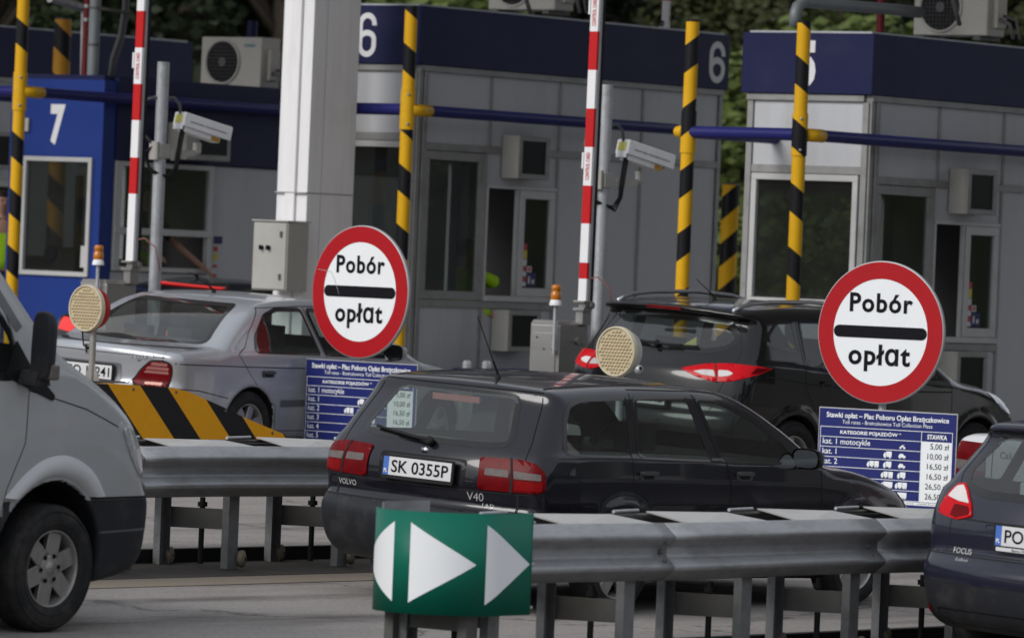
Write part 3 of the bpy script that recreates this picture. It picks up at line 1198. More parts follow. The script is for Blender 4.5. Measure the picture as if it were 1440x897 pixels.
def make_frame(label, a, b, bl, hp, htop, pipe_len, tp, tee_tape=False):
    """two tall striped posts in front of a booth, a pipe across and a pipe back along each side"""
    t = thing('height_frame', label, 'safety frame', lanep(a, b, .1))
    w = bl - b
    r = .062
    zp, zt = hp - .1, htop - .1
    for y, m in ((0, tp[0]), (w, tp[1])):
        q = MB()
        q.cyl((0, y, .0), (0, y, zt - .02), r, n=24)
        p = q.build('post', m, t)
        q = MB()
        q.cyl((0, y, zt - .02), (0, y, zt), r + .003, r - .01, n=24)
        q.build('cap', m_black, p)
        q = MB()
        q.cyl((0, y, zp - .19), (0, y, zp + .19), r + .009, n=24)
        if y == 0 and not tee_tape:
            q.tube([(0, y - .03, zp), (.30, y - .03, zp)], .058, n=18)
        tee = q.build('tee_joint', m if (y or tee_tape) else m_yellow, t)
        if y or tee_tape:
            q = MB()
            if y:
                q.tube([(-.0, y + .05, zp), (0, y + .10, zp)], .055, n=16)
                q.lathe([(.055, 0), (.052, .02), (.04, .04), (.02, .052), (.001, .056)], (0, y + .10, zp), (0, 1, 0), n=16)
            else:
                q.tube([(.06, y - .03, zp), (.315, y - .03, zp)], .060, n=18)
            q.build('pipe_sleeve', m_yellow, tee)
        for dz in (-.14, .14):
            q = MB()
            q.lathe([(.014, 0), (.014, .008), (.008, .014), (.001, .015)], (-.05, y - .048 * (1 if y == 0 else -.2), zp + dz), (-.7, -.6, 0), n=10)
            q.build('bolt', m_inox, tee)
        q = MB()
        q.span((-.11, .11), (y - .11, y + .11), (.07, .10))
        q.build('base_plate', m_galv, t)
    q = MB()
    q.cyl((0, .05, zp), (0, w - .04, zp), .056, n=24)
    q.build('cross_pipe', m_bluepipe, t)
    for y in (-.03, w + .02):
        q = MB()
        q.cyl((.28 if y < 0 else .05, y, zp), (pipe_len, y, zp), .054, n=24)
        q.build('side_pipe', m_bluepipe, t)
    return t


make_frame('striped posts and blue pipes guarding booth 6 beside the white column', 44.07, 34.55, 35.80, 3.05, 4.03, 4.35, tapes('six', -.2, .05))
_a5, _h5 = on_b(1122, 250, 29.80)
make_frame('striped posts and blue pipes guarding booth 5 on the right', _a5, 29.80, 31.02, 3.08, 4.10, 6.2, tapes('five', -.39, -.06), True)
make_frame('striped posts and blue pipes guarding booth 7 at the left edge', 44.38, 39.75, 41.4, 2.95, 4.2, 5.6, tapes('seven', -.22, .0))


def bollard(label, a, b, r, htop, name='striped_bollard', h0=.0, m=None, brk=False):
    t = thing(name, label, 'bollard', lanep(a, b, h0))
    q = MB()
    q.cyl((0, 0, 0), (0, 0, htop), r, n=28)
    q.build('tube', m, t)
    q = MB()
    q.cyl((0, 0, htop), (0, 0, htop + .015), r * .98, r * .9, n=28)
    q.build('cap', m_steel_dk, t)


m_tapeW = stripes('wide_yellow_black_tape', YB, BB, (-.9 * .6, .9 * .8, 1), .50, .1, .5)
a, h = on_b(1028, 260, 36.3)
bollard('thick yellow and black striped bollard in the gap between booths 6 and 5', a, 36.3, .095, h, m=m_tapeW)
m_tapeX = stripes('worn_yellow_black_tape', (.45, .22, .02), BB, (.9 * .6, -.9 * .8, 1), .55, .35, .5)
a, h = on_b(89, 28, 42.6)
bollard('thick striped post with dull orange bands rising behind the booth 7 roof', a, 42.6, .095, h, m=m_tapeX)

# ---------------------------------------------------------------- boom barriers


def boom_barrier(label, a, b, hinge, segs, beacon_dy, lean=-.006, arm_only=False, length=4.2):
    """segs: heights where red starts/ends measured from the hinge"""
    t = thing('boom_barrier', label, 'barrier', lanep(a, b, .17))
    zh = hinge - .17
    zb = zh - .16
    q = MB()
    q.span((-.30, .11), (-.02, .30), (0, zb - .03))
    q.prism([(-.02, 0), (.30, 0), (.27, .04), (.01, .04)], (-.30, 0, zb - .03), (0, 1, 0), (0, 0, 1), (.41, 0, 0))
    hs = q.build('housing', m_inox, t, bevel=.008)
    q = MB()
    q.span((-.308, -.301), (.02, .26), (.12, zb - .10))
    d = q.build('door', m_inox, hs, bevel=.003)
    for y, z in ((.05, zb - .14), (.22, zb - .14), (.05, zb - .24), (.14, zb - .24)):
        q = MB()
        q.lathe([(.012, 0), (.010, .006), (.001, .008)], (-.308, y, z), (-1, 0, 0), n=10)
        q.build('screw', m_steel_dk, d)
    q = MB()
    q.cyl((-.05, -.021, zb - .16), (-.05, -.05, zb - .16), .034, n=16)
    q.span((-.01, .08), (-.045, -.021), (zb - .19, zb - .13))
    q.build('lock', m_inox, hs)
    # pivot and arm
    q = MB()
    q.span((-.03, .09), (-.06, .02), (zb - .02, zh - .06))
    q.span((-.055, .07), (-.085, .035), (zh - .06, zh - .035))
    q.span((-.055, .07), (-.085, .035), (zh + .01, zh + .03))
    q.span((-.02, .10), (-.07, .0), (zh - .035, zh + .01))
    q.cyl((.06, -.10, zh - .01), (.06, -.02, zh - .01), .03, n=14)
    q.build('pivot', m_inox, t, bevel=.004)
    am = Matrix.Rotation(-lean, 3, 'Y')
    arm = MB()
    edges = [0] + list(segs)
    z, col = 0.0, 0
    bounds = []
    while edges and z < length:
        pass
        break
    zs = list(segs)
    while zs[-1] < length:
        zs.append(zs[-1] + .335)
    lo = .03
    for k, hi in enumerate(zs):
        mi = 0 if k % 2 == 0 else 1
        arm.box(am @ Vector((0, -.03, (lo + hi) / 2)) + Vector((0, 0, zh)), (.03, .085, hi - lo), mi, am)
        lo = hi
    arm.box(am @ Vector((.032, -.03, length / 2 + .02)) + Vector((0, 0, zh)), (.034, .084, length), 2, am)
    arm.box(am @ Vector((.075, -.03, length / 2 + .02)) + Vector((0, 0, zh)), (.05, .07, length), 3, am)
    ar = arm.build('arm', [m_white, m_red, m_galv, m_rubber], t)
    for k in range(1, len(zs)):
        if k % 2 == 0 and (k // 2) % 2 == 0:
            zc = (zs[k - 1] + zs[k]) / 2
            ex, ey = am @ Vector((0, 0, 1)), Vector((0, 1, 0))
            og = am @ Vector((-.016, -.03, zc)) + Vector((0, 0, zh))
            text('CONTROL CARD', 'lettering', m_red, ar, og, ex, ey, fit=(.24, .04), bold=.015)
            q = MB()
            q.box(am @ Vector((.0, .022, zc + .05)) + Vector((0, 0, zh)), (.05, .016, .14), 0, am)
            q.build('latch_plate', m_white, ar)
    q = MB()
    q.tube([(.03, -.06, zh + .22), (.08, -.12, zh + .24), (.17, -.18, zh + .16), (.22, -.2, zh - .05)], .007)
    q.build('cable', mat('pink_cable', (.35, .15, .15)), t)
    # beacon on a thin stalk before the housing
    q = MB()
    q.cyl((-.34, beacon_dy, zb - .28), (-.34, beacon_dy, zb + .15), .017, n=12)
    q.span((-.34, -.30), (beacon_dy - .01, beacon_dy + .01), (zb - .28, zb - .25))
    q.build('stalk', m_galv, t)
    q = MB()
    q.lathe([(.055, 0), (.055, .012), (.045, .045), (.04, .05)], (-.34, beacon_dy, zb + .14), n=20, mi=0)
    q.lathe([(.043, .05), (.047, .06), (.047, .105), (.038, .118), (.038, .13), (.042, .135), (.042, .165), (.034, .178), (.001, .182)], (-.34, beacon_dy, zb + .14), n=20, mi=1)
    q.build('beacon', [m_white, m_amber], t)


# red bands as in the picture: first number = end of the lowest white part
boom_barrier('raised red and white barrier arm before booth 7 with amber beacon', 40.86, 35.2, 1.46, (.64, .97, 1.31, 1.64, 1.97), .06)
boom_barrier('raised red and white barrier arm before booth 6 with stainless housing', 41.38, 30.45, 1.47, (.22, .36, .70, 1.03, 1.365), .01)


def far_arm():
    a, h = on_b(936, 34, 35.8)
    t = thing('barrier_arm', 'short red and white arm end standing behind the booth 6 roof', 'barrier', lanep(a, 35.8, h))
    q = MB()
    q.box((0, 0, .13), (.03, .085, .22), 0)
    q.box((0, 0, .49), (.03, .085, .50), 1)
    q.span((-.04, .03), (-.035, .05), (-.06, .02), 0)
    q.build('arm', [m_white, m_red], t)
    q = MB()
    q.lathe([(.03, 0), (.03, .02), (.012, .024)], (-.03, .02, .0), (-1, -.4, 0), n=14)
    q.cyl((.03, -.05, .07), (.05, -.08, .07), .03, n=12)
    q.build('pivot', m_rubber, t)
    q = MB()
    q.cyl((.02, 0, 4.07 - h), (.02, 0, -.05), .03, n=10)
    q.build('stalk', m_steel_dk, t)


far_arm()

# ---------------------------------------------------------------- cameras on poles


def cctv(label, a, b, htop, cam_h):
    t = thing('camera_pole', label, 'surveillance camera', lanep(a, b, .17))
    r = .056
    q = MB()
    q.cyl((0, 0, 0), (0, 0, htop - .17), r, n=24)
    q.span((-.12, .12), (-.12, .12), (0, .02))
    q.build('pole', m_galv, t)
    z = cam_h - .17
    q = MB()
    q.span((-.064, .066), (-.066, .062), (z - .36, z - .23))
    q.span((-.10, -.068), (-.05, .05), (z - .38, z - .21))
    q.prism([(.08, -.38), (.46, -.30), (.46, -.27), (.08, -.28)], (0, -.06, z), (1, 0, 0), (0, 0, 1), (0, -.03, 0))
    q.span((.40, .47), (-.10, -.05), (z - .30, z - .20))
    q.build('bracket', m_box, t, bevel=.006)
    # housing points along the lane and down
    d = Vector((.955, -.20, -.205)).normalized()
    sd_ = Vector((d.y, -d.x, 0)).normalized()
    up = sd_.cross(d)
    Mx = Matrix((d, -sd_, up)).transposed()
    o = Vector((.19, -.06, z + .03))

    def bx(mb, x, y, zz, mi=0):
        c = Vector(((x[0] + x[1]) / 2, (y[0] + y[1]) / 2, (zz[0] + zz[1]) / 2))
        mb.box(Mx @ c + o, (x[1] - x[0], y[1] - y[0], zz[1] - zz[0]), mi, Mx)
    q = MB()
    bx(q, (.04, .47), (-.058, .058), (-.135, -.01))
    h = q.build('housing', m_white, t, bevel=.012)
    q = MB()
    bx(q, (0, .57), (-.075, .075), (.025, .045))
    bx(q, (0, .57), (-.082, -.067), (-.085, .04))
    bx(q, (0, .57), (.067, .082), (-.085, .04))
    bx(q, (-.004, .012), (-.066, .066), (-.12, .027))
    q.build('sun_hood', m_white, t, bevel=.006)
    q = MB()
    bx(q, (-.0095, -.0045), (-.05, .05), (-.055, .018), 0)
    q.build('warning_label', mat('label_yellow', (.62, .58, .12)), h)
    q = MB()
    bx(q, (.36, .455), (-.062, -.0585), (-.130, -.092))
    q.build('warning_label', mat('label_amber', (.45, .25, .03)), h)
    text('autostrada | katowice kraków', 'lettering', m_ink, h, Mx @ Vector((.29, -.083, -.03)) + o, d, up, fit=(.44, .028))
    q = MB()
    bx(q, (.472, .486), (-.045, .045), (-.105, -.025))
    q.build('lens_window', m_screen, h)
    q = MB()
    p0 = Mx @ Vector((.03, -.02, -.11)) + o
    for k in range(3):
        e = .02 * k
        q.tube([p0 + Vector((e * .5, -e * .6, 0)), p0 + Vector((-.03, -e, -.12)), p0 + Vector((-.12 + e, -.04, -.36)), Vector((.03 + e, -.09, z - .52 - e)),
                Vector((-.08 - e, .02, z - .50 + e)), Vector((-.12 - e * .6, .08, z - .32)), Vector((-.06, -.03, z - .22))], .0095, n=7)
    q.build('cable', m_rubber, t)
    q = MB()
    q.tube([Vector((.05, -.02, z + .19)), Vector((.12, -.04, z + .20)), Vector((.19, -.05, z + .14)), Vector((.20, -.06, z + .05))] if htop - cam_h < .62 else
           [Vector((.04, -.03, z + .20)), Vector((.16, -.05, z + .20)), Vector((.19, -.06, z + .08)), Vector((.10, -.08, z - .12)), Vector((-.02, -.09, z - .3))], .014, n=8)
    q.tube([Vector((-.04, .03, z + .20)), Vector((-.14, .06, z + .17)), Vector((-.19, .08, z + .02)), Vector((-.16, .06, z - .15)), Vector((-.07, .02, z - .25))], .012, n=8)
    q.cyl((-.06, .04, z + .19), (.06, -.04, z + .19), .022, n=10)
    q.build('conduit', m_cable, t)


cctv('white surveillance camera aimed right on a galvanised pole before booth 7', 41.25, 35.2, 3.32, 2.80)
cctv('white surveillance camera with trailing cables before booth 6, right of the red and white arm', 41.72, 30.5, 3.39, 2.85)

# ---------------------------------------------------------------- toll signs with rate boards


def vehicle_icon(mb, x, z, kind, s=.001):
    """tiny white pictograms of the rate board, in the plane x = 0 (u to the right = -y)"""
    def P(pts):
        mb.add([(-.0165, -(x + px * s), z + pz * s) for px, pz in pts], [tuple(range(len(pts)))])

    def disc(cx, cz, r):
        P([(cx + r * math.cos(t * math.pi / 5), cz + r * math.sin(t * math.pi / 5)) for t in range(10)])
    if kind == 'moto':
        disc(-16, 0, 9)
        disc(16, 0, 9)
        P([(-16, 4), (12, 4), (4, 20), (-8, 18)])
        P([(2, 16), (14, 24), (16, 20), (8, 12)])
    elif kind == 'car':
        P([(-30, 2), (30, 2), (30, 14), (16, 18), (6, 30), (-18, 30), (-26, 16), (-30, 14)])
        disc(-17, 1, 7)
        disc(17, 1, 7)
    elif kind == 'van':
        P([(-34, 2), (-14, 2), (-14, 34), (-24, 34), (-34, 18)])
        P([(-11, 2), (34, 2), (34, 42), (-11, 42)])
        disc(-22, 0, 8)
        disc(20, 0, 8)
    elif kind == 'truck':
        P([(-50, 2), (-30, 2), (-30, 32), (-40, 32), (-50, 16)])
        P([(-27, 2), (8, 2), (8, 40), (-27, 40)])
        P([(12, 2), (50, 2), (50, 40), (12, 40)])
        disc(-38, 0, 8)
        disc(-8, 0, 8)
        disc(22, 0, 8)
        disc(40, 0, 8)
    elif kind == 'lorry':
        P([(-50, 2), (-30, 2), (-30, 32), (-40, 32), (-50, 16)])
        P([(-27, 2), (50, 2), (50, 40), (-27, 40)])
        disc(-38, 0, 8)
        disc(20, 0, 8)
        disc(38, 0, 8)


def toll_sign(label, a, b, yaw, dia, zc, btop, bw, bh, boff, scratch=False, droll=0.):
    """round sign and rate board on one post; board faces -x (oncoming traffic)"""
    t = thing('toll_sign', label, 'road sign', lanep(a, b, .17), LANE_ROT + yaw)
    z0 = zc - .17
    q = MB()
    q.cyl((.06, 0, 0), (.06, 0, z0 + .3), .03, n=16)
    q.span((-.02, .14), (-.08, .08), (0, .015))
    q.build('post', m_galv, t)
    r = dia / 2
    q = MB()
    q.lathe([(.001, .022), (r - .006, .022), (r, .018), (r, -.012), (r - .02, -.012)], (0, 0, z0), (-1, 0, 0), n=96, mi=0)
    ds = q.build('disc_back', m_signback, t)
    q = MB()
    q.lathe([(r * .747, .0245), (r * .985, .0245)], (0, 0, z0), (-1, 0, 0), n=96)
    q.build('red_ring', m_signred, ds)
    q = MB()
    q.lathe([(.0005, .0235), (r * .75, .0235)], (0, 0, z0), (-1, 0, 0), n=96)
    q.build('white_face', m_signwhite, ds)
    ex, ez = Vector((0, -1, 0)), Vector((0, 0, 1))
    text('Pobór', 'lettering', m_ink, ds, (-.0245, 0, z0 + r * .41), ex, ez, fit=(r * 1.0, None), bold=.027, spacing=1.12)
    text('opłɑt', 'lettering', m_ink, ds, (-.0245, 0, z0 - r * .36), ex, ez, fit=(r * .98, None), bold=.027, spacing=1.12)
    q = MB()
    hw, hh = r * .74, r * .085
    poly = [(-hw + hh + hh * math.cos(k), hh * math.sin(k)) for k in np.linspace(math.pi / 2, 3 * math.pi / 2, 9)]
    poly += [(hw - hh + hh * math.cos(k), hh * math.sin(k)) for k in np.linspace(-math.pi / 2, math.pi / 2, 9)]
    q.add([(-.026, -p[0], z0 + p[1]) for p in poly], [tuple(range(len(poly)))])
    q.build('bar', m_ink, ds)
    if scratch:
        q = MB()
        pts = [(-.48, .17), (-.38, .16), (-.33, .155), (-.29, .10), (-.25, .02), (-.23, -.03)]
        q.tube([(-.0255, -p[0] * dia / 1.08, z0 + p[1] * dia / 1.08) for p in pts], .0022, n=5)
        q.build('scratch', m_signback, ds)
    for zz in (.2, -.2):
        q = MB()
        q.span((.012, .07), (-.2, .2), (z0 + zz - .02, z0 + zz + .02))
        q.build('clamp', m_galv, t)
    # rate board
    zt = btop - .17
    q = MB()
    q.span((-.008, .0), (-bw / 2 + boff, bw / 2 + boff), (zt - bh, zt))
    bd = q.build('rate_board', [m_signback], t, bevel=.002)
    q = MB()
    q.span((-.012, -.0085), (-bw / 2 + .008 + boff, bw / 2 - .008 + boff), (zt - bh + .008, zt - .008))
    q.build('blue_face', m_blueboard, bd)
    k = bw / 1.2        # design width 1.2
    left, right = -(-bw / 2 + boff), -(bw / 2 + boff)
    # board coordinates: X to the viewer's right
    xl = -(bw / 2 + boff)

    def bx(X):
        return -(xl + X * k)
    fx = -.0125
    text('Stawki opłat – Plac Poboru Opłat Brzęczkowice', 'lettering', m_signwhite, bd, (fx, bx(.6), zt - .062), ex, ez, fit=(1.06 * k, None), bold=.022)
    text('Toll rates - Brzęczkowice Toll Collection Plaza', 'lettering', m_signwhite, bd, (fx, bx(.6), zt - .112), ex, ez, fit=(.78 * k, None))
    ln = MB()
    zr = [zt - .15 - i * .0765 * bh / .75 for i in range(8)]
    for z in zr:
        ln.span((-.0145, -.0125), (bx(.022), bx(1.165)), (z - .0022, z + .0022))
    for X in (.022, .90, 1.165):
        ln.span((-.0144, -.0125), (bx(X) - .002, bx(X) + .002), (zr[-1], zr[0]))
    ln.build('rule', m_signwhite, bd)
    pn = MB()
    pn.span((-.0138, -.0125), (bx(.903), bx(1.162)), (zr[7] + .002, zr[1] - .002))
    pn.span((-.0138, -.0125), (bx(.022), bx(1.165)), (zr[7] - .03, zr[7] - .006))
    pn.build('price_field', m_signwhite, bd)
    text('KATEGORIE POJAZDÓW *', 'lettering', m_signwhite, bd, (fx, bx(.46), (zr[0] + zr[1]) / 2), ex, ez, fit=(.53 * k, .042 * bh / .75), bold=.03)
    text('STAWKA', 'lettering', m_signwhite, bd, (fx, bx(1.035), (zr[0] + zr[1]) / 2), ex, ez, fit=(.17 * k, .038 * bh / .75), bold=.03)
    rows = [('kat. 1 motocykle', '5,00 zł', ['moto']), ('kat. 1', '10,00 zł', ['van', 'car']), ('kat. 2', '16,50 zł', ['truck', 'van', 'car']),
            ('kat. 3', '16,50 zł', ['truck', 'van']), ('kat. 4', '26,50 zł', ['lorry', 'truck']), ('kat. 5', '26,50 zł', ['lorry'])]
    for i, (c, p, ics) in enumerate(rows):
        z = (zr[i + 1] + zr[i + 2]) / 2
        text(c, 'lettering', m_signwhite, bd, (fx, bx(.045), z - .016 * bh / .75), ex, ez, size=.062 * bh / .75, bold=.008, align='LEFT')
        text(p, 'lettering', m_ink, bd, (-.0140, bx(1.14), z - .016 * bh / .75), ex, ez, size=.062 * bh / .75, align='RIGHT')
        X = .74
        for kd in reversed(ics):
            ic = MB()
            vehicle_icon(ic, (xl + X * k), z - .018, kd, .00105)
            ic.build('pictogram', m_signwhite, bd, fix=False)
            X -= .125
    text('* szczegółowy cennik na tablicy', 'lettering', m_ink, bd, (-.0142, bx(.6), zr[7] - .018), ex, ez, fit=(.95 * k, .012))
    return t


toll_sign('scratched round Pobór opłat sign over a blue rate board beside the silver saloon', 38.45, 30.55, R(-5), 1.105, 1.505, .93, 1.28, .74, -.04, True)
toll_sign('larger round Pobór opłat sign over a blue rate board, before the black off-roader', 38.35, 25.3, R(5), 1.11, 1.585, .985, 1.22, .76, -.09)

# ---------------------------------------------------------------- round signal lamps


def signal_lamp(label, a, b, zc, foot, back, pole=True):
    t = thing('signal_lamp', label, 'signal lamp', lanep(a, b, foot), LANE_ROT - R(4))
    z = zc - foot
    r = .182
    q = MB()
    q.lathe([(r - .01, .0), (r, -.004), (r, .02), (r - .004, .05), (r - .03, .12), (r - .08, .155), (.001, .16)], (0, 0, z), (1, 0, 0), n=48)
    q.build('housing', back, t)
    q = MB()
    q.lathe([(r - .016, .0), (r - .012, -.012), (r, -.012), (r + .002, .0), (r + .002, .03)], (0, 0, z), (1, 0, 0), n=48)
    q.build('rim', mat('cream_rim', (.50, .45, .33), .5, 0, .1), t)
    q = MB()
    q.lathe([(r - .012, -.001), (.001, -.002)], (0, 0, z), (1, 0, 0), n=48, smooth=False)
    # rows of small prisms in the lens
    n = 0
    st = .030
    for i in range(-7, 8):
        for j in range(-7, 8):
            y, zz = j * st + (i % 2) * st / 2, i * st * .82
            if math.hypot(y, zz) > r - .026:
                continue
            w, hh = .0145, .0115
            p = [(-.002, y - w, z + zz - hh * .2), (-.002, y, z + zz - hh), (-.002, y + w, z + zz - hh * .2), (-.002, y + w * .6, z + zz + hh), (-.002, y - w * .6, z + zz + hh), (-.022, y, z + zz - hh * .75)]
            q.add(p, [(0, 1, 5), (1, 2, 5), (2, 3, 5), (3, 4, 5), (4, 0, 5)])
    q.build('lens', mat('cream_lens', (.52, .43, .28), .22, 0, .3, 40., coat=.5), t)
    if pole:
        q = MB()
        q.cyl((.05, -.04, 0), (.05, -.04, z + .05), .026, n=14)
        for s in (-1, 1):
            q.prism([(0, 0), (.10, 0), (.026, .16), (0, .16)], (.05 + .003 * s, -.04, .005), (0, s, 0), (0, 0, 1), (.006, 0, 0))
        q.span((-.05, .15), (-.16, .08), (0, .012))
        q.build('post', mat('rusty_galvanised', (.30, .29, .28), .6, .4, .2, 14., dirt=(.16, .09, .05), dirt_amt=.6, dscale=9), t)
        q = MB()
        q.tube([(.04, .07, z - .14), (.05, .075, z - .22), (.03, .04, z - .29), (.04, -.02, z - .31)], .007, n=6)
        q.build('cable', m_rubber, t)
    else:
        q = MB()
        q.cyl((.06, -.0, 0), (.06, -.0, z - .12), .026, n=14)
        q.build('post', m_galv, t)
        q = MB()
        q.lathe([(.01, 0), (.03, .01), (.03, .05), (.015, .06)], (.06, -.15, z - .13), (-.3, -1, .3), n=12)
        q.build('bracket', m_galv, t)
    return t


signal_lamp('round cream signal lamp with red back on a thin post before the silver saloon', 34.87, 30.45, 1.31, .72, m_signred)
signal_lamp('round cream lens signal lamp with grey back before the black off-roader', 34.78, 25.25, 1.395, .17, m_box, False)

# ---------------------------------------------------------------- striped end of the traffic island


def island_nose():
    t = thing('impact_wedge', 'low island nose ramp with broad orange and black diagonal stripes', 'ramp', lanep(34.6, 30.5, .17))
    m = stripes('orange_black_sheet', (.80, .36, .012), (.018, .018, .02), (1, 0, 1.05), .70, .80, .54, .45)
    top = [(-.5, .30), (-.35, .50), (.0, .555), (.35, .56), (1.05, .535), (1.25, .50), (1.62, .40), (1.95, .30), (2.45, .17), (2.75, .0), (-.5, 0)]
    q = MB()
    q.prism([(x, z) for x, z in top], (0, -.32, 0), (1, 0, 0), (0, 0, 1), (0, .62, 0))
    o = q.build('cover_sheet', m, t, bevel=.03, seg=3)
    for x, z in ((.56, .52), (1.08, .50), (1.70, .355), (.9, .05), (1.5, .05), (.3, .05), (2.3, .18), (1.9, .05)):
        q = MB()
        q.lathe([(.013, 0), (.011, .006), (.001, .009)], (x, -.321, z), (0, -1, 0), n=10)
        q.build('rivet', m_steel_dk, o)
    q = MB()
    q.span((.1, .6), (-.2, .2), (.563, .575))
    q.build('foot_plate', m_steel_dk, t)


island_nose()

# ---------------------------------------------------------------- guard rails
WP = [(-.006, -.004), (0, .004), (.008, .003), (.016, -.003), (.078, -.052), (.086, -.060), (.089, -.070), (.086, -.081), (.078, -.089), (.036, -.122), (.028, -.130), (.026, -.140), (.026, -.172), (.028, -.182),
      (.036, -.190), (.078, -.223), (.086, -.231), (.089, -.242), (.086, -.253), (.078, -.261), (.016, -.309), (.008, -.315), (0, -.316)]


def guard_rail(label, b, a0, a1, htop, posts, spacing, half=.27, dent=0.):
    """double sided steel barrier: two W beams on pairs of posts with braces between them"""
    t = thing('guard_rail', label, 'guard rail', lanep(a0, b, 0))
    L = a1 - a0
    rng = random.Random(int(b * 10))
    for sgn in (-1, 1):
        # beam in lengths of about two metres that lap over each other
        x = 0.
        k = 0
        while x < L - .01:
            x1 = min(L, x + (2.1 if k else 1.55))
            q = MB()
            P = []
            ex = .003 * (k % 2)
            for s in np.linspace(0, 1, 9):
                xx = x - (.04 if k else 0) + (x1 - x + (.04 if k else 0)) * s
                wob = .006 * math.sin(xx * 2.3 + b) + dent * math.exp(-((xx - 1.2) / .5) ** 2)
                P.append([(xx, sgn * (half + y + ex + wob * .6), htop + z + wob * .5) for y, z in WP])
            q.grid(P)
            o = q.build('beam', m_rail, t, fix=False)
            md = o.modifiers.new('thickness', 'SOLIDIFY')
            md.thickness = .004
            md.offset = 0
            for zz in (-.10, -.155, -.21):
                q = MB()
                q.lathe([(.017, 0), (.017, .008), (.010, .012), (.001, .014)], (x1 - .10, sgn * (half + .03 + (.03 if zz != -.155 else 0)), htop + zz), (0, sgn, 0), n=8)
                q.build('bolt', m_steel_dk, o)
            x = x1
            k += 1
    for i, xp in enumerate(posts):
        for sgn in (-1, 1):
            # U section posts, webs towards the traffic
            q = MB()
            x = xp + (.0 if sgn < 0 else -.22)
            q.span((x, x + .10), (sgn * (half - .055), sgn * (half - .049)), (0, htop - .18))
            q.span((x, x + .006), (sgn * (half - .105), sgn * (half - .055)), (0, htop - .18))
            q.span((x + .094, x + .10), (sgn * (half - .105), sgn * (half - .055)), (0, htop - .18))
            q.build('post', m_post, t)
            q = MB()
            q.lathe([(.012, .0), (.05, .0), (.055, .01), (.055, .03), (.035, .04), (.012, .045)], (x + .13, sgn * (half - .06), .065), (0.35, -1, 0), n=20)
            q.build('anchor_disc', mat('rusty_zinc', (.25, .21, .16), .7, .3, .25, 15., dirt=(.12, .07, .04), dirt_amt=.6, dscale=9), t)
        # plank across from the back post to the front post, with its bolt
        q = MB()
        q.prism([(-half + .06, .25), (half - .06, .25), (half - .06, .38), (-half + .06, .38)], (xp - .03, 0, 0), (-.4, 1, 0), (0, 0, 1), (.05, 0, 0))
        q.build('cross_brace', m_steel_dk, t)
        q = MB()
        q.cyl((xp - .005, 0, .02), (xp - .005, 0, .45), .018, n=8)
        q.cyl((xp - .005, 0, .39), (xp - .005, 0, .42), .032, n=6)
        q.build('anchor_bolt', m_rubber, t)
        # plates lying between the beams: a shallow roof over each post
        q = MB()
        zt = htop - .015
        dz = rng.uniform(-.004, .01)
        h2 = half - .01
        q.add([(max(xp - .52, .05), -h2, zt - .0), (max(xp - .30, .08), h2, zt + .05 + dz), (xp + .50, h2, zt + .035), (xp + .42, -h2, zt - .01), (xp, -h2 * .2, zt + .05 + dz)],
              [(0, 4, 1), (1, 4, 2), (2, 4, 3), (0, 3, 4)])
        o = q.build('spreader_plate', mat('zinc_plate', (.45, .44, .43), .55, .4, .1, 5., dirt=(.25, .22, .2), dirt_amt=.5, dscale=5), t)
        md = o.modifiers.new('thickness', 'SOLIDIFY')
        md.thickness = .008
    q = MB()
    q.tube([(0, half - .02, htop + .012), (L, half - .02, htop + .014)], .012, n=6)
    q.build('stay', m_steel_dk, t)
    for i, xp in enumerate(posts):
        q = MB()
        q.cyl((xp + .5, half - .03, htop + .035), (xp + .74, half - .03, htop + .04), .010, n=12)
        q.build('sleeve', m_galv, t)
    q = MB()
    q.span((.1, L), (half - .02, half + .06), (.0, .10))
    q.build('kerb_strip', m_rubber, t)
    return t


guard_rail('galvanised double guard rail running left behind the dark estate car and the van', 24.45, 22.5, 34.3, .785,
           [.45, 1.45, 2.45, 3.45, 4.45, 5.6, 6.72, 7.85, 8.98, 10.1, 11.2], 1.0)
guard_rail('galvanised double guard rail behind the green arrow marker in the foreground', 19.5, 25.50, 36.5, .81,
           [-.02, 1.23, 2.38, 3.50, 4.63, 5.75, 6.85, 7.95, 9.05, 10.1], 1.0)


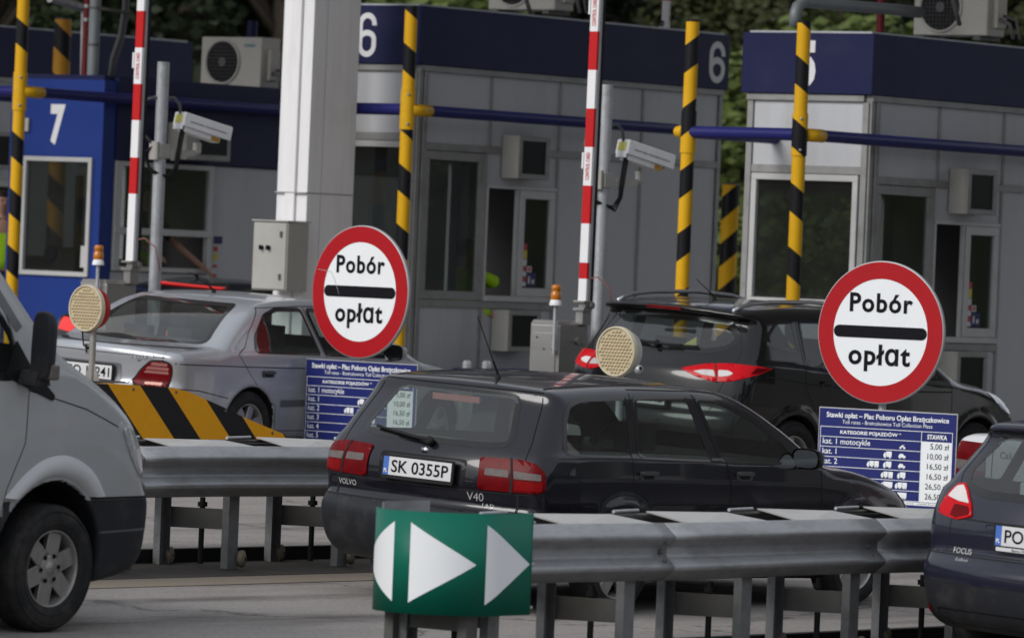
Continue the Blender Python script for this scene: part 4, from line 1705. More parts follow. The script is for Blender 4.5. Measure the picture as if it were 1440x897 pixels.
def arrow_marker():
    """green sheet bent round the rail's nose, white arrow heads pointing both ways"""
    a, b, Rr, H, z0 = 25.36, 19.5, .38, .55, .335
    t = thing('arrow_marker', 'green bent sheet with white arrowheads wrapped round the guard rail nose', 'traffic marker', lanep(a, b, 0))
    side = .28

    def pt(s, z, off=0.):
        """s: arc length from the nose, positive towards the viewer's right"""
        q_ = Rr * math.pi / 2
        r = Rr + off
        if abs(s) <= q_:
            th = s / Rr
            return (-r * math.cos(th), -r * math.sin(th), z)
        sg = 1 if s > 0 else -1
        return (abs(s) - q_, -sg * r, z)
    smax_ = Rr * math.pi / 2 + side
    q = MB()
    q.grid([[pt(s, z0), pt(s, z0 + H)] for s in np.linspace(-smax_, smax_, 81)])
    sh = q.build('sheet', m_green, t, fix=False)
    md = sh.modifiers.new('thickness', 'SOLIDIFY')
    md.thickness = .004
    md.offset = 0

    def tri(s0, s1):
        q = MB()
        n = 14
        rows = []
        for k in range(n + 1):
            s = s0 + (s1 - s0) * k / n
            hh = .215 * (1 - k / n)
            rows.append([pt(s, z0 + H / 2 - .0 + hh, .004), pt(s, z0 + H / 2 - hh, .004)])
        q.grid(rows)
        q.build('arrowhead', m_signwhite, sh)
    for s0, s1 in ((.055, .425), (.485, .855), (-.055, -.425), (-.485, -.855)):
        tri(s0, s1)
    for s in (-.885, .885):
        for z in (.04, .275, .50):
            q = MB()
            p = pt(s, z0 + z, .003)
            q.lathe([(.010, 0), (.008, .004), (.001, .006)], p, (0, -1 if s > 0 else 1, 0), n=8)
            q.build('rivet', m_galv, sh)
    # the folded inner strip seen over the front edge and the feet that carry the sheet
    q = MB()
    q.grid([[pt(s, z0 + H - .25, -.03), pt(s, z0 + H + .03, -.03)] for s in np.linspace(-.9, -.25, 20)])
    q.build('stiffener', m_rail, t, fix=False)
    for x in (-.1,):
        for y in (-.25, .25):
            q = MB()
            q.span((x - .05, x + .05), (y - .03, y + .03), (0, z0 + .3))
            q.build('leg', m_steel_dk, t)
    q = MB()
    q.span((-.08, -.03), (-.25, .25), (.24, .34))
    q.build('cross_bar', m_steel_dk, t)


arrow_marker()


def crash_beam():
    t = thing('low_barrier', 'low navy barrier with white studs along the foot of booth 6', 'barrier', lanep(45.0, 34.55, .17))
    q = MB()
    q.span((0, 4.6), (-.06, .06), (.1, .44))
    q.build('beam', m_bluepipe, t, bevel=.02)
    for x in (.14, .18, .45, .50):
        q = MB()
        q.lathe([(.03, 0), (.03, .05), (.02, .07), (.001, .075)], (x, -.0, .44), (0, 0, 1), n=12)
        q.build('stud', m_white, t)
    for x in (.2, 2.2, 4.3):
        q = MB()
        q.span((x - .06, x + .06), (-.05, .05), (0, .1))
        q.build('foot', m_steel_dk, t)


crash_beam()

# ---------------------------------------------------------------- vehicle body engine
# A body is an implicit solid: side silhouette (x, z) with plan and roof curvature, cut by a side surface y = Y(x, z),
# edges blended, wheel housings carved.  It is polygonised, vertices are put on the surface, normals taken from it.


def smooth_curve(pts, n=8, closed=False):
    P = np.array(pts, float)
    m = len(P)
    out = []
    for i in range(m if closed else m - 1):
        p0, p1, p2, p3 = (P[(i - 1) % m] if closed or i > 0 else 2 * P[0] - P[1], P[i], P[(i + 1) % m],
                          P[(i + 2) % m] if closed or i + 2 < m else 2 * P[-1] - P[-2])
        d = [max(np.linalg.norm(q - p), 1e-6) ** .5 for p, q in ((p0, p1), (p1, p2), (p2, p3))]
        t0, t1, t2, t3 = 0, d[0], d[0] + d[1], sum(d)
        for k in range(n):
            t = t1 + (t2 - t1) * k / n
            a1 = (t1 - t) / (t1 - t0) * p0 + (t - t0) / (t1 - t0) * p1
            a2 = (t2 - t) / (t2 - t1) * p1 + (t - t1) / (t2 - t1) * p2
            a3 = (t3 - t) / (t3 - t2) * p2 + (t - t2) / (t3 - t2) * p3
            b1 = (t2 - t) / (t2 - t0) * a1 + (t - t0) / (t2 - t0) * a2
            b2 = (t3 - t) / (t3 - t1) * a2 + (t - t1) / (t3 - t1) * a3
            out.append((t2 - t) / (t2 - t1) * b1 + (t - t1) / (t2 - t1) * b2)
    if not closed:
        out.append(P[-1])
    return np.array(out)


def table(pts, lo, hi, n=1500, blur=25):
    p = np.array(pts, float)
    x = np.linspace(lo, hi, n)
    y = np.interp(x, p[:, 0], p[:, 1])
    k = np.hanning(2 * blur + 1)
    k /= k.sum()
    y = np.convolve(np.r_[np.full(blur, y[0]), y, np.full(blur, y[-1])], k, 'valid')
    return x, y


def smax(a, b, k):
    h = np.maximum(k - np.abs(a - b), 0) / k
    return np.maximum(a, b) + h * h * k * .25


def in_poly(px, py, poly):
    r = np.zeros(px.shape, bool)
    q = np.roll(poly, 1, 0)
    for (x0, y0), (x1, y1) in zip(poly, q):
        c = (y0 > py) != (y1 > py)
        with np.errstate(divide='ignore', invalid='ignore'):
            r ^= c & (px < (x1 - x0) * (py - y0) / (y1 - y0 + 1e-12) + x0)
    return r


class Body:
    def __init__(s, L, prof, plan, belt, lower, lean, wheels, rear_k=.12, front_k=.25, crown=.045, kedge=.10, step=0.025,
                 shoulder=.012, flare=.012, hmax=1.8, wmax=1.1, rear_pow=2.4, roofplan=None, depth=.36, kroof=None):
        s.L, s.wheels, s.rear_k, s.front_k, s.crown, s.kedge, s.step = L, wheels, rear_k, front_k, crown, kedge, step
        s.lean, s.shoulder, s.flare, s.hmax, s.wmax, s.rear_pow, s.depth = lean, shoulder, flare, hmax, wmax, rear_pow, depth
        c = smooth_curve(prof, 7, True)
        s.gx0, s.gz0, s.gh = -.5, -.2, .0125
        nx, nz = int((L + 1.0) / s.gh), int((hmax + .5) / s.gh)
        X, Z = np.meshgrid(s.gx0 + s.gh * np.arange(nx), s.gz0 + s.gh * np.arange(nz), indexing='ij')
        D = np.full(X.shape, 9.)
        for (x0, z0), (x1, z1) in zip(c, np.roll(c, -1, 0)):
            dx, dz = x1 - x0, z1 - z0
            t = np.clip(((X - x0) * dx + (Z - z0) * dz) / (dx * dx + dz * dz + 1e-12), 0, 1)
            D = np.minimum(D, (X - x0 - t * dx) ** 2 + (Z - z0 - t * dz) ** 2)
        D = np.sqrt(D) * np.where(in_poly(X, Z, c), -1, 1)
        for _ in range(3):
            D = np.pad(D, 1, 'edge')
            D = (D[:-2] + 2 * D[1:-1] + D[2:]) / 4
            D = (D[:, :-2] + 2 * D[:, 1:-1] + D[:, 2:]) / 4
        s.D = D
        s.tp = table(plan, -.5, L + .5)
        s.tb = table(belt, -.5, L + .5)
        s.tl = table(lower, -1.2, .1, 800, 20)
        s.W = max(p[1] for p in plan)

    def P(s, x, z):
        u = np.clip((x - s.gx0) / s.gh, 0, s.D.shape[0] - 1.001)
        v = np.clip((z - s.gz0) / s.gh, 0, s.D.shape[1] - 1.001)
        i, j = u.astype(int), v.astype(int)
        a, b = u - i, v - j
        D = s.D
        return (D[i, j] * (1 - a) + D[i + 1, j] * a) * (1 - b) + (D[i, j + 1] * (1 - a) + D[i + 1, j + 1] * a) * b

    def Y(s, x, z):
        w = np.interp(x, *s.tp)
        zb = np.interp(x, *s.tb)
        d = z - zb
        y = w + np.interp(np.minimum(d, 0), *s.tl)
        up = np.maximum(d, 0)
        y = y - up * math.tan(s.lean) - s.shoulder * np.clip(up / .03, 0, 1)
        for xw, zw, r in s.wheels:
            q = np.hypot(x - xw, z - zw)
            y = y + s.flare * np.exp(-((q - r - .03) / .045) ** 2) * (z < zb)
        return y

    def f(s, x, y, z):
        ya = np.abs(y)
        t = np.minimum(ya / s.W, 1.15)
        wr = np.clip(1 - x / (s.L * .35), 0, 1)
        wr = wr * wr * (3 - 2 * wr)
        wf = np.clip(1 - (s.L - x) / (s.L * .45), 0, 1)
        wf = wf * wf * (3 - 2 * wf)
        xe = x - s.rear_k * t ** s.rear_pow * wr + s.front_k * t ** 2.2 * wf
        zb = np.interp(x, *s.tb)
        ze = z + s.crown * t * t * np.clip((z - zb + .25) / .3, 0, 1)
        f1 = s.P(xe, ze)
        f2 = (ya - s.Y(x, z)) * .94
        r = smax(f1, f2, s.kedge)
        for xw, zw, rw in s.wheels:
            cy = np.maximum(np.hypot(x - xw, z - zw) - rw, (s.W - s.depth) - ya)
            r = smax(r, -cy, .015)
        return r

    def grad(s, p, e=.014):
        g = np.empty_like(p)
        for k in range(3):
            d = np.zeros(3)
            d[k] = e
            a, b = p + d, p - d
            g[:, k] = s.f(a[:, 0], a[:, 1], a[:, 2]) - s.f(b[:, 0], b[:, 1], b[:, 2])
        return g / (2 * e)

    def surface(s):
        h = s.step
        x = np.arange(-.12, s.L + .12, h)
        y = np.arange(-s.wmax, s.wmax + h, h)
        z = np.arange(.02, s.hmax, h)
        X, Yy, Z = np.meshgrid(x, y, z, indexing='ij')
        V = s.f(X, Yy, Z)
        S = V < 0
        nx, ny, nz = V.shape
        acc = np.zeros((nx - 1, ny - 1, nz - 1, 3))
        cnt = np.zeros((nx - 1, ny - 1, nz - 1))
        crosses = []
        for ax in range(3):
            sl0 = [slice(None)] * 3
            sl1 = [slice(None)] * 3
            sl0[ax], sl1[ax] = slice(0, -1), slice(1, None)
            a, b = V[tuple(sl0)], V[tuple(sl1)]
            cr = (a < 0) != (b < 0)
            idx = np.argwhere(cr)
            t = (a / (a - b + 1e-15))[cr]
            crosses.append((idx, S[tuple(sl0)][cr]))
            base = idx.astype(float)
            base[:, ax] += t
            o = [k for k in range(3) if k != ax]
            for d0 in (0, -1):
                for d1 in (0, -1):
                    c = idx.copy()
                    c[:, o[0]] += d0
                    c[:, o[1]] += d1
                    ok = (c >= 0).all(1) & (c < np.array(acc.shape[:3])).all(1)
                    cc = c[ok]
                    np.add.at(acc, (cc[:, 0], cc[:, 1], cc[:, 2]), base[ok])
                    np.add.at(cnt, (cc[:, 0], cc[:, 1], cc[:, 2]), 1)
        act = cnt > 0
        ids = np.full(act.shape, -1)
        ids[act] = np.arange(act.sum())
        p = acc[act] / cnt[act][:, None] * h + np.array([x[0], y[0], z[0]])
        quads = []
        for ax, (idx, ins) in enumerate(crosses):
            o = [(1, 2), (2, 0), (0, 1)][ax]
            cs = []
            for d0, d1 in ((-1, -1), (0, -1), (0, 0), (-1, 0)):
                c = idx.copy()
                c[:, o[0]] += d0
                c[:, o[1]] += d1
                cs.append(c)
            ok = np.ones(len(idx), bool)
            for c in cs:
                ok &= (c >= 0).all(1) & (c < np.array(act.shape)).all(1)
            q = np.stack([ids[c[ok][:, 0], c[ok][:, 1], c[ok][:, 2]] for c in cs], 1)
            fl = ~ins[ok]
            q[fl] = q[fl][:, ::-1]
            quads.append(q)
        q = np.concatenate(quads)
        for _ in range(4):
            g = s.grad(p)
            v = s.f(p[:, 0], p[:, 1], p[:, 2])
            st = (v / np.maximum((g * g).sum(1), .2))[:, None] * g
            n = np.linalg.norm(st, axis=1, keepdims=True)
            p -= st * np.minimum(1, .02 / np.maximum(n, 1e-9))
        return p, q

    def cast(s, o, d, tmax=2.5):
        """march rays onto the surface"""
        t = np.zeros(len(o))
        for _ in range(60):
            q = o + d * t[:, None]
            t = np.minimum(t + s.f(q[:, 0], q[:, 1], q[:, 2]) * .8, tmax)
        return o + d * t[:, None]


class Frame2:
    """a looking direction onto the body: 'side' (from the right), 'rear', 'front', 'top' or an angle (degrees) between rear (0) and right (90)"""

    def __init__(s, view):
        ang = {'rear': 0, 'side': 90, 'front': 180}.get(view, view)
        s.top = view == 'top'
        if not s.top:
            a = R(ang)
            s.n = np.array([-math.cos(a), -math.sin(a), 0])       # outward
            s.e = np.array([math.sin(a), -math.cos(a), 0])        # to the viewer's right
            s.u = np.array([0, 0, 1.])
        else:
            s.n, s.e, s.u = np.array([0, 0, 1.]), np.array([1., 0, 0]), np.array([0, 1., 0])

    def to2(s, p):
        return p @ s.e, p @ s.u

    def to3(s, x, y, d=3.):
        return x[:, None] * s.e + y[:, None] * s.u + s.n * d


def grid_poly(poly, h):
    """fill a polygon with a grid of faces that follows its outline exactly"""
    bm = bmesh.new()
    vs = [bm.verts.new((p[0], p[1], 0)) for p in poly]
    bm.faces.new(vs)
    lo, hi = np.min(poly, 0), np.max(poly, 0)
    for ax in (0, 1):
        n = max(1, int((hi[ax] - lo[ax]) / h))
        for k in range(1, n):
            co = [0, 0, 0]
            co[ax] = lo[ax] + (hi[ax] - lo[ax]) * k / n
            no = [0, 0, 0]
            no[ax] = 1
            bmesh.ops.bisect_plane(bm, geom=bm.verts[:] + bm.edges[:] + bm.faces[:], dist=1e-5, plane_co=co, plane_no=no)
    bm.verts.index_update()
    v = np.array([(q.co.x, q.co.y) for q in bm.verts])
    fs = [tuple(q.index for q in f.verts) for f in bm.faces]
    bm.free()
    return v, fs


def offset_poly(poly, d):
    p = np.array(poly, float)
    a = np.roll(p, 1, 0)
    b = np.roll(p, -1, 0)
    e1 = (p - a) / np.maximum(np.linalg.norm(p - a, axis=1, keepdims=True), 1e-9)
    e2 = (b - p) / np.maximum(np.linalg.norm(b - p, axis=1, keepdims=True), 1e-9)
    n1, n2 = np.c_[e1[:, 1], -e1[:, 0]], np.c_[e2[:, 1], -e2[:, 0]]
    m = n1 + n2
    m /= np.maximum(np.linalg.norm(m, axis=1, keepdims=True), 1e-6)
    area = np.sum(p[:, 0] * b[:, 1] - b[:, 0] * p[:, 1])
    k = d / np.maximum((m * n1).sum(1, keepdims=True), .5)
    return p + m * k * (1 if area > 0 else -1)


def rounded(poly, r=.03, n=4):
    """round a polygon's corners"""
    p = np.array(poly, float)
    out = []
    m = len(p)
    for i in range(m):
        a, b, c = p[i - 1], p[i], p[(i + 1) % m]
        la, lc = np.linalg.norm(a - b), np.linalg.norm(c - b)
        rr = min(r, la * .45, lc * .45)
        q0, q1 = b + (a - b) / la * rr, b + (c - b) / lc * rr
        for k in range(n + 1):
            t = k / n
            out.append((1 - t) ** 2 * q0 + 2 * t * (1 - t) * b + t * t * q1)
    return np.array(out)


class Vehicle:
    def __init__(s, name, label, cat, body, a, b, dyaw, paint_m, zs=1.0, group=None, sc=1.0):
        s.body = body
        th = R(dyaw)
        u = U * math.cos(th) + N * math.sin(th)
        n = -U * math.sin(th) + N * math.cos(th)
        nn = n + np.array([0, 0, CROSS * (n @ N)])
        uu = u + np.array([0, 0, CROSS * (u @ N)])
        nn /= np.linalg.norm(nn)
        uu /= np.linalg.norm(uu)
        z = np.cross(uu, nn)
        o = lanep(a, b)
        M = Matrix(((uu[0], nn[0], z[0], o[0]), (uu[1], nn[1], z[1], o[1]), (uu[2], nn[2], z[2], o[2]), (0, 0, 0, 1)))
        s.root = thing(name, label, cat, mx=M)
        if zs != 1 or sc != 1:
            s.root.scale = (sc, sc, zs * sc)
        s.p, s.q = body.surface()
        s.c = s.p[s.q].mean(1)
        g = body.grad(s.p)
        s.nv = g / np.linalg.norm(g, axis=1, keepdims=True)
        s.nc = s.nv[s.q].mean(1)
        s.part = np.zeros(len(s.q), int)          # 0 body, -1 removed, 1.. named parts
        s.parts = [('body', paint_m)]
        s.paint = paint_m
        # wheel housings
        wh = np.zeros(len(s.q), bool)
        for xw, zw, r in body.wheels:
            wh |= (np.hypot(s.c[:, 0] - xw, s.c[:, 2] - zw) < r + .006) & (np.abs(s.c[:, 1]) < body.Y(s.c[:, 0], s.c[:, 2]) - .012)
        wh |= (s.nc[:, 2] < -.6) & (s.c[:, 2] < .45)
        s.assign(wh, 'underbody', m_rubber)

    def assign(s, mask, name, m):
        s.parts.append((name, m))
        s.part[mask & (s.part >= 0)] = len(s.parts) - 1

    def faces_in(s, poly, view, mirror=False, vert=False, lim=.25):
        fr = Frame2(view)
        c = s.c.copy()
        n = s.nc.copy()
        if mirror:
            c[:, 1] *= -1
            n[:, 1] *= -1
        ok = n @ fr.n > lim
        r = np.zeros(len(s.q), bool)
        if vert:
            p = s.p.copy()
            if mirror:
                p[:, 1] *= -1
            x, y = fr.to2(p)
            iv = in_poly(x, y, np.array(poly))
            r = iv[s.q].any(1) & ok
            x, y = fr.to2(c)
            r |= in_poly(x, y, np.array(poly)) & ok
        else:
            x, y = fr.to2(c)
            r = in_poly(x, y, np.array(poly)) & ok
        return r

    def project(s, xy, view, off, mirror=False):
        fr = Frame2(view)
        o = fr.to3(xy[:, 0], xy[:, 1], 3.2 if not fr.top else 3)
        if view in ('rear',) or (not fr.top and not isinstance(view, str)):
            o = o + fr.n * 2
        if view == 'front':
            o = o + fr.n * s.body.L
        P = s.body.cast(o, np.tile(-fr.n, (len(xy), 1)), 12)
        g = s.body.grad(P)
        g /= np.linalg.norm(g, axis=1, keepdims=True)
        P = P + g * off
        if mirror:
            P = P * np.array([1, -1, 1])
        return P

    def decal(s, name, poly, view, m, off=.003, h=.05, parent=None, mirror=False, skirt=0., smooth=True, label=None):
        """a panel lying on the skin: outline in the view's plane, put onto the body and lifted by off"""
        v, fs = grid_poly(np.array(poly), h)
        P = s.project(v, view, off, mirror)
        mb = MB()
        mb.add([tuple(p) for p in P], fs if not mirror else [f[::-1] for f in fs], 0, smooth)
        if skirt:
            pl = np.array(poly)
            A = s.project(pl, view, off, mirror)
            B = s.project(pl, view, off - skirt, mirror)
            k = len(pl)
            mb.add([tuple(p) for p in A] + [tuple(p) for p in B], [(i, (i + 1) % k, k + (i + 1) % k, k + i) for i in range(k)], 0, False)
        o = mb.build(name, m, parent or s.root, fix=False)
        bmn = bmesh.new()
        bmn.from_mesh(o.data)
        fr = Frame2(view)
        nn = Vector(fr.n)
        if mirror:
            nn.y *= -1
        for f in bmn.faces:
            f.normal_update()
            if f.normal.dot(nn) < 0 and not skirt:
                f.normal_flip()
        if skirt:
            bmesh.ops.remove_doubles(bmn, verts=bmn.verts[:], dist=1e-5)
            bmesh.ops.recalc_face_normals(bmn, faces=bmn.faces[:])
            if sum(f.normal.dot(nn) * f.calc_area() for f in bmn.faces) < 0:
                bmesh.ops.reverse_faces(bmn, faces=bmn.faces[:])
        bmn.to_mesh(o.data)
        bmn.free()
        if label:
            o['label'] = label
        return o

    def band(s, name, A, B, view, m, offs, mirror=False, parent=None):
        """a raised moulding between two outlines of equal point count; offs = lifts across it"""
        A, B = np.array(A), np.array(B)
        rows = []
        for k, o in enumerate(offs):
            t = k / (len(offs) - 1)
            rows.append(s.project(A * (1 - t) + B * t, view, o, mirror))
        mb = MB()
        mb.grid([[tuple(r[i]) for r in rows] for i in range(len(A))])
        return mb.build(name, m, parent or s.root, fix=True)

    def ring(s, name, inner, width, view, m, off=.004, parent=None, mirror=False, outer=None):
        inner = np.array(inner)
        # resample so that long edges follow the skin
        pts = []
        for a, b in zip(inner, np.roll(inner, -1, 0)):
            n = max(1, int(np.linalg.norm(b - a) / .05))
            pts += [a + (b - a) * k / n for k in range(n)]
        inner = np.array(pts)
        out = offset_poly(inner, width)
        inn = offset_poly(inner, -.012)
        A = s.project(inn, view, off, mirror)
        Mid = s.project((inn + out) / 2, view, off, mirror)
        B = s.project(out, view, off * .5, mirror)
        mb = MB()
        mb.grid([[tuple(r[k]) for r in (A, Mid, B)] for k in list(range(len(inner))) + [0]])
        return mb.build(name, m, parent or s.root, fix=False)

    def window(s, name, poly, view, m_gl, m_ring=None, width=.034, both=False, off=.0015):
        """cut an opening, glaze it and cover its edge with a rubber frame"""
        poly = np.array(poly)
        for mir in ((False, True) if both else (False,)):
            s.part[s.faces_in(offset_poly(poly, -.012), view, mir, vert=True)] = -1
            g = s.decal(name, offset_poly(poly, .012), view, m_gl, off, .06, mirror=mir)
            s.ring('seal', poly, width, view, m_ring or m_frit, .0028, g, mir)

    def line(s, name, pts, view, m=None, width=.006, off=.0012, parent=None, mirror=False, closed=False):
        """a thin line drawn along the skin: shut lines, strips, painted crease shade"""
        P = [np.array(pts[0], float)]
        pp = list(pts) + ([pts[0]] if closed else [])
        for a, b in zip(pp[:-1], pp[1:]):
            a, b = np.array(a, float), np.array(b, float)
            n = max(1, int(np.linalg.norm(b - a) / .03))
            P += [a + (b - a) * k / n for k in range(1, n + 1)]
        P = np.array(P)
        d = np.gradient(P, axis=0)
        d /= np.maximum(np.linalg.norm(d, axis=1, keepdims=True), 1e-9)
        nn = np.c_[-d[:, 1], d[:, 0]] * width / 2
        A, B = s.project(P + nn, view, off, mirror), s.project(P - nn, view, off, mirror)
        mb = MB()
        mb.grid([[tuple(A[k]), tuple(B[k])] for k in range(len(P))])
        return mb.build(name, m or m_rubber, parent or s.root, fix=False)

    def door(s, poly, view='side', both=True, seam=True, name='door'):
        objs = []
        for mir in ((False, True) if both else (False,)):
            s.assign(s.faces_in(poly, view, mir), name, s.paint)
        s._doors = getattr(s, '_doors', []) + [(poly, view, both)]

    def pieces(s, sel):
        """connected pieces of a set of quads, as index arrays into sel"""
        lab = np.arange(len(s.p))
        while True:
            mn = lab[sel].min(1)
            new = lab.copy()
            np.minimum.at(new, sel.ravel(), np.repeat(mn, 4))
            new = new[new]
            if (new == lab).all():
                break
            lab = new
        fl = lab[sel[:, 0]]
        return [np.nonzero(fl == u)[0] for u in np.unique(fl)]

    def finish(s):
        out = []
        todo = []
        for k in range(1, len(s.parts)):
            nm, m = s.parts[k]
            if nm in ('body', 'underbody'):
                continue
            idx = np.nonzero(s.part == k)[0]
            if not len(idx):
                continue
            ps = s.pieces(s.q[idx])
            big = max(len(q) for q in ps)
            for q in ps:
                if len(q) < max(60, .08 * big):
                    s.part[idx[q]] = 0          # crumbs go back to the body
                else:
                    todo.append((nm, m, idx[q]))
        for k in (0, 1):
            todo.append((s.parts[k][0], s.parts[k][1], np.nonzero(s.part == k)[0]))
        for nm, m, fi in todo:
            sel = s.q[fi]
            if not len(sel):
                continue
            ids, inv = np.unique(sel, return_inverse=True)
            f = inv.reshape(-1, 4)
            me = bpy.data.meshes.new(nm)
            me.from_pydata(s.p[ids].tolist(), [], f.tolist())
            me.materials.append(m)
            me.polygons.foreach_set('use_smooth', [True] * len(f))
            me.normals_split_custom_set_from_vertices(s.nv[ids].tolist())
            me.update()
            o = bpy.data.objects.new(nm, me)
            C.objects.link(o)
            o.parent = s.root
            out.append(o)
        for poly, view, both in getattr(s, '_doors', []):
            for mir in ((False, True) if both else (False,)):
                s.line('shut_line', poly, view, mirror=mir, closed=True)
        return s.root

    def lettering(s, name, string, m, x, y, view, w, bold=0., lift=.003):
        o = text(string, name, m, s.root, (0, 0, 0), (1, 0, 0), (0, 1, 0), fit=(w, None), bold=bold)
        co = np.array([tuple(q.co) for q in o.data.vertices])
        P = s.project(co[:, :2] + np.array([x, y]), view, lift)
        o.data.vertices.foreach_set('co', P.ravel())
        o.data.update()
        return o

    def at(s, x, y, view, off=0., mirror=False):
        return Vector(s.project(np.array([[x, y]]), view, off, mirror)[0])

    def plate(s, y, z, x, string, w=.52, h=.114, tilt=0., bars=True):
        """number plate facing rearward"""
        n = Vector((-math.cos(tilt), 0, math.sin(tilt)))
        up = Vector((math.sin(tilt), 0, math.cos(tilt)))
        ex = Vector((0, -1, 0))
        c = Vector((x, y, z))
        q = MB()
        q.prism(rounded([(-w / 2 - .014, -h / 2 - .022), (w / 2 + .014, -h / 2 - .022), (w / 2 + .014, h / 2 + .014), (-w / 2 - .014, h / 2 + .014)], .012), c - n * .012, ex, up, n * .014)
        fr = q.build('number_plate', m_rubber, s.root)
        q = MB()
        q.prism([(-w / 2 + .042, -h / 2), (w / 2, -h / 2), (w / 2, h / 2), (-w / 2 + .042, h / 2)], c + n * .0025, ex, up, n * .002, 0)
        q.prism([(-w / 2, -h / 2), (-w / 2 + .0415, -h / 2), (-w / 2 + .0415, h / 2), (-w / 2, h / 2)], c + n * .0025, ex, up, n * .002, 1)
        q.build('plate_face', [mat('plate_white', (.62, .62, .63), .4), mat('plate_blue', (.07, .16, .50), .4)], fr)
        text(string, 'lettering', m_ink, fr, c + n * .0046 + ex * .021, ex, up, fit=(w - .085, h * .68), bold=.012)
        text('PL', 'lettering', m_signwhite, fr, c + n * .0046 - ex * (w / 2 - .021) - up * .03, ex, up, fit=(.026, .024), bold=.03)
        return fr


def wheel(parent, x, y, z, Rr, width, rim, spokes, side, m_rim, dark=None, spoke_w=.07, hub=.055, twin=False, holes=0, deep=.02):
    """side -1: outer face towards -y"""
    ax = (0, side, 0)
    c = Vector((x, y, z))
    root_q = MB()
    w2 = width / 2
    root_q.lathe([(rim * .98, -w2 * .7), (rim + .01, -w2 * .95), (rim + (Rr - rim) * .55, -w2 * 1.03), (Rr - .018, -w2 * .9), (Rr, -w2 * .65), (Rr, w2 * .65), (Rr - .018, w2 * .9),
                  (rim + (Rr - rim) * .55, w2 * 1.03), (rim + .012, w2 * .97), (rim * .99, w2 * .80), (rim * .96, w2 * .5)], c, ax, n=48)
    for rr, dd in ((rim + (Rr - rim) * .3, 1.0), (rim + (Rr - rim) * .75, .985)):
        root_q.lathe([(rr - .004, w2 * dd), (rr - .002, w2 * dd + .003), (rr + .002, w2 * dd + .003), (rr + .004, w2 * dd)], c, ax, n=48)
    q = root_q.build('wheel', mat('tyre', (.020, .020, .021), .8, 0, .25, 14., dirt=(.09, .08, .07), dirt_amt=.4, dscale=7), parent)
    rm = MB()
    face = w2 * .72
    rm.lathe([(rim, w2 * .86), (rim * .965, w2 * .88), (rim * .945, face), (rim * .90, face - .03), (rim * .88, -w2 * .5)], c, ax, n=48)
    e = Vector((1, 0, 0))
    f = Vector((0, 0, 1))
    for k in range(spokes):
        t = 2 * math.pi * k / spokes + .35
        d = e * math.cos(t) + f * math.sin(t)
        p = -e * math.sin(t) + f * math.cos(t)
        s0, s1 = spoke_w * .62, spoke_w * .5
        av = Vector(ax)
        r0, r1 = hub * .8, rim * .94
        vs = [c + d * r0 + p * s0 + av * (face - deep * .3), c + d * r0 - p * s0 + av * (face - deep * .3), c + d * r1 - p * s1 * 1.2 + av * (face - .006), c + d * r1 + p * s1 * 1.2 + av * (face - .006),
              c + d * r0 + p * s0 * .8 + av * (face - .05), c + d * r0 - p * s0 * .8 + av * (face - .05), c + d * r1 - p * s1 + av * (face - .05), c + d * r1 + p * s1 + av * (face - .05)]
        rm.add(vs, [(0, 1, 2, 3), (7, 6, 5, 4), (0, 4, 5, 1), (1, 5, 6, 2), (2, 6, 7, 3), (3, 7, 4, 0)])
    rm.lathe([(hub, face - .03), (hub, face - deep * .25), (hub * .8, face - deep * .2), (.032, face - deep * .1), (.030, face + .004), (.001, face + .006)], c, ax, n=28)
    rm.build('rim', m_rim, q, bevel=.004, seg=1)
    bk = MB()
    bk.lathe([(rim * .9, face - .075), (.001, face - .08)], c, ax, n=32)
    bk.lathe([(.125, face - .07), (.125, face - .055), (.001, face - .055)], c, ax, n=32)
    if holes:
        for k in range(holes):
            t = 2 * math.pi * k / holes + .1
            d = e * math.cos(t) + f * math.sin(t)
            bk.cyl(c + d * hub * .98 + Vector(ax) * (face - .03), c + d * hub * .98 + Vector(ax) * (face - deep * .1 + .002), .013, n=10)
    bk.build('brake', m_screen, q)
    return q


m_frit = mat('black_glass_edge', (.012, .012, .013), .18, 0, .1, coat=.6)
m_chrome = mat('chrome_trim', (.6, .6, .62), .12, 1., .05)
m_lampred = mat('tail_lamp_red', (.12, .0015, .003), .35, 0, .6, 16., coat=.04, spec=.08)
m_lampclear = mat('tail_lamp_clear', (.14, .12, .115), .35, 0, .45, 22., coat=.05, spec=.08)
m_lamppink = mat('tail_lamp_pale_red', (.30, .12, .11), .25, 0, .2, 18., coat=.2)
m_lampamber = mat('tail_lamp_orange', (.42, .06, .015), .15, 0, .2, 18., coat=.5)
m_headlamp = mat('head_lamp_glass', (.42, .43, .44), .08, .3, .35, 16., coat=1.)
m_bumper = mat('dark_bumper_plastic', (.018, .019, .023), .5, 0, .12, 6., dirt=(.10, .095, .09), dirt_amt=.35, dscale=4)
m_alloy = mat('alloy_wheel', (.42, .41, .40), .35, .7, .08, 8., dirt=(.12, .10, .09), dirt_amt=.45, dscale=8)
m_cargl = glass('car_glass', (.76, .83, .81), ior=1.9)
m_darkgl = glass('tinted_car_glass', (.28, .32, .32))
m_seat = mat('seat_fabric', (.030, .030, .033), .85, 0, .2, 10.)
m_dark = mat('dark_interior', (.012, .012, .013), .9, 0, .2, 6.)


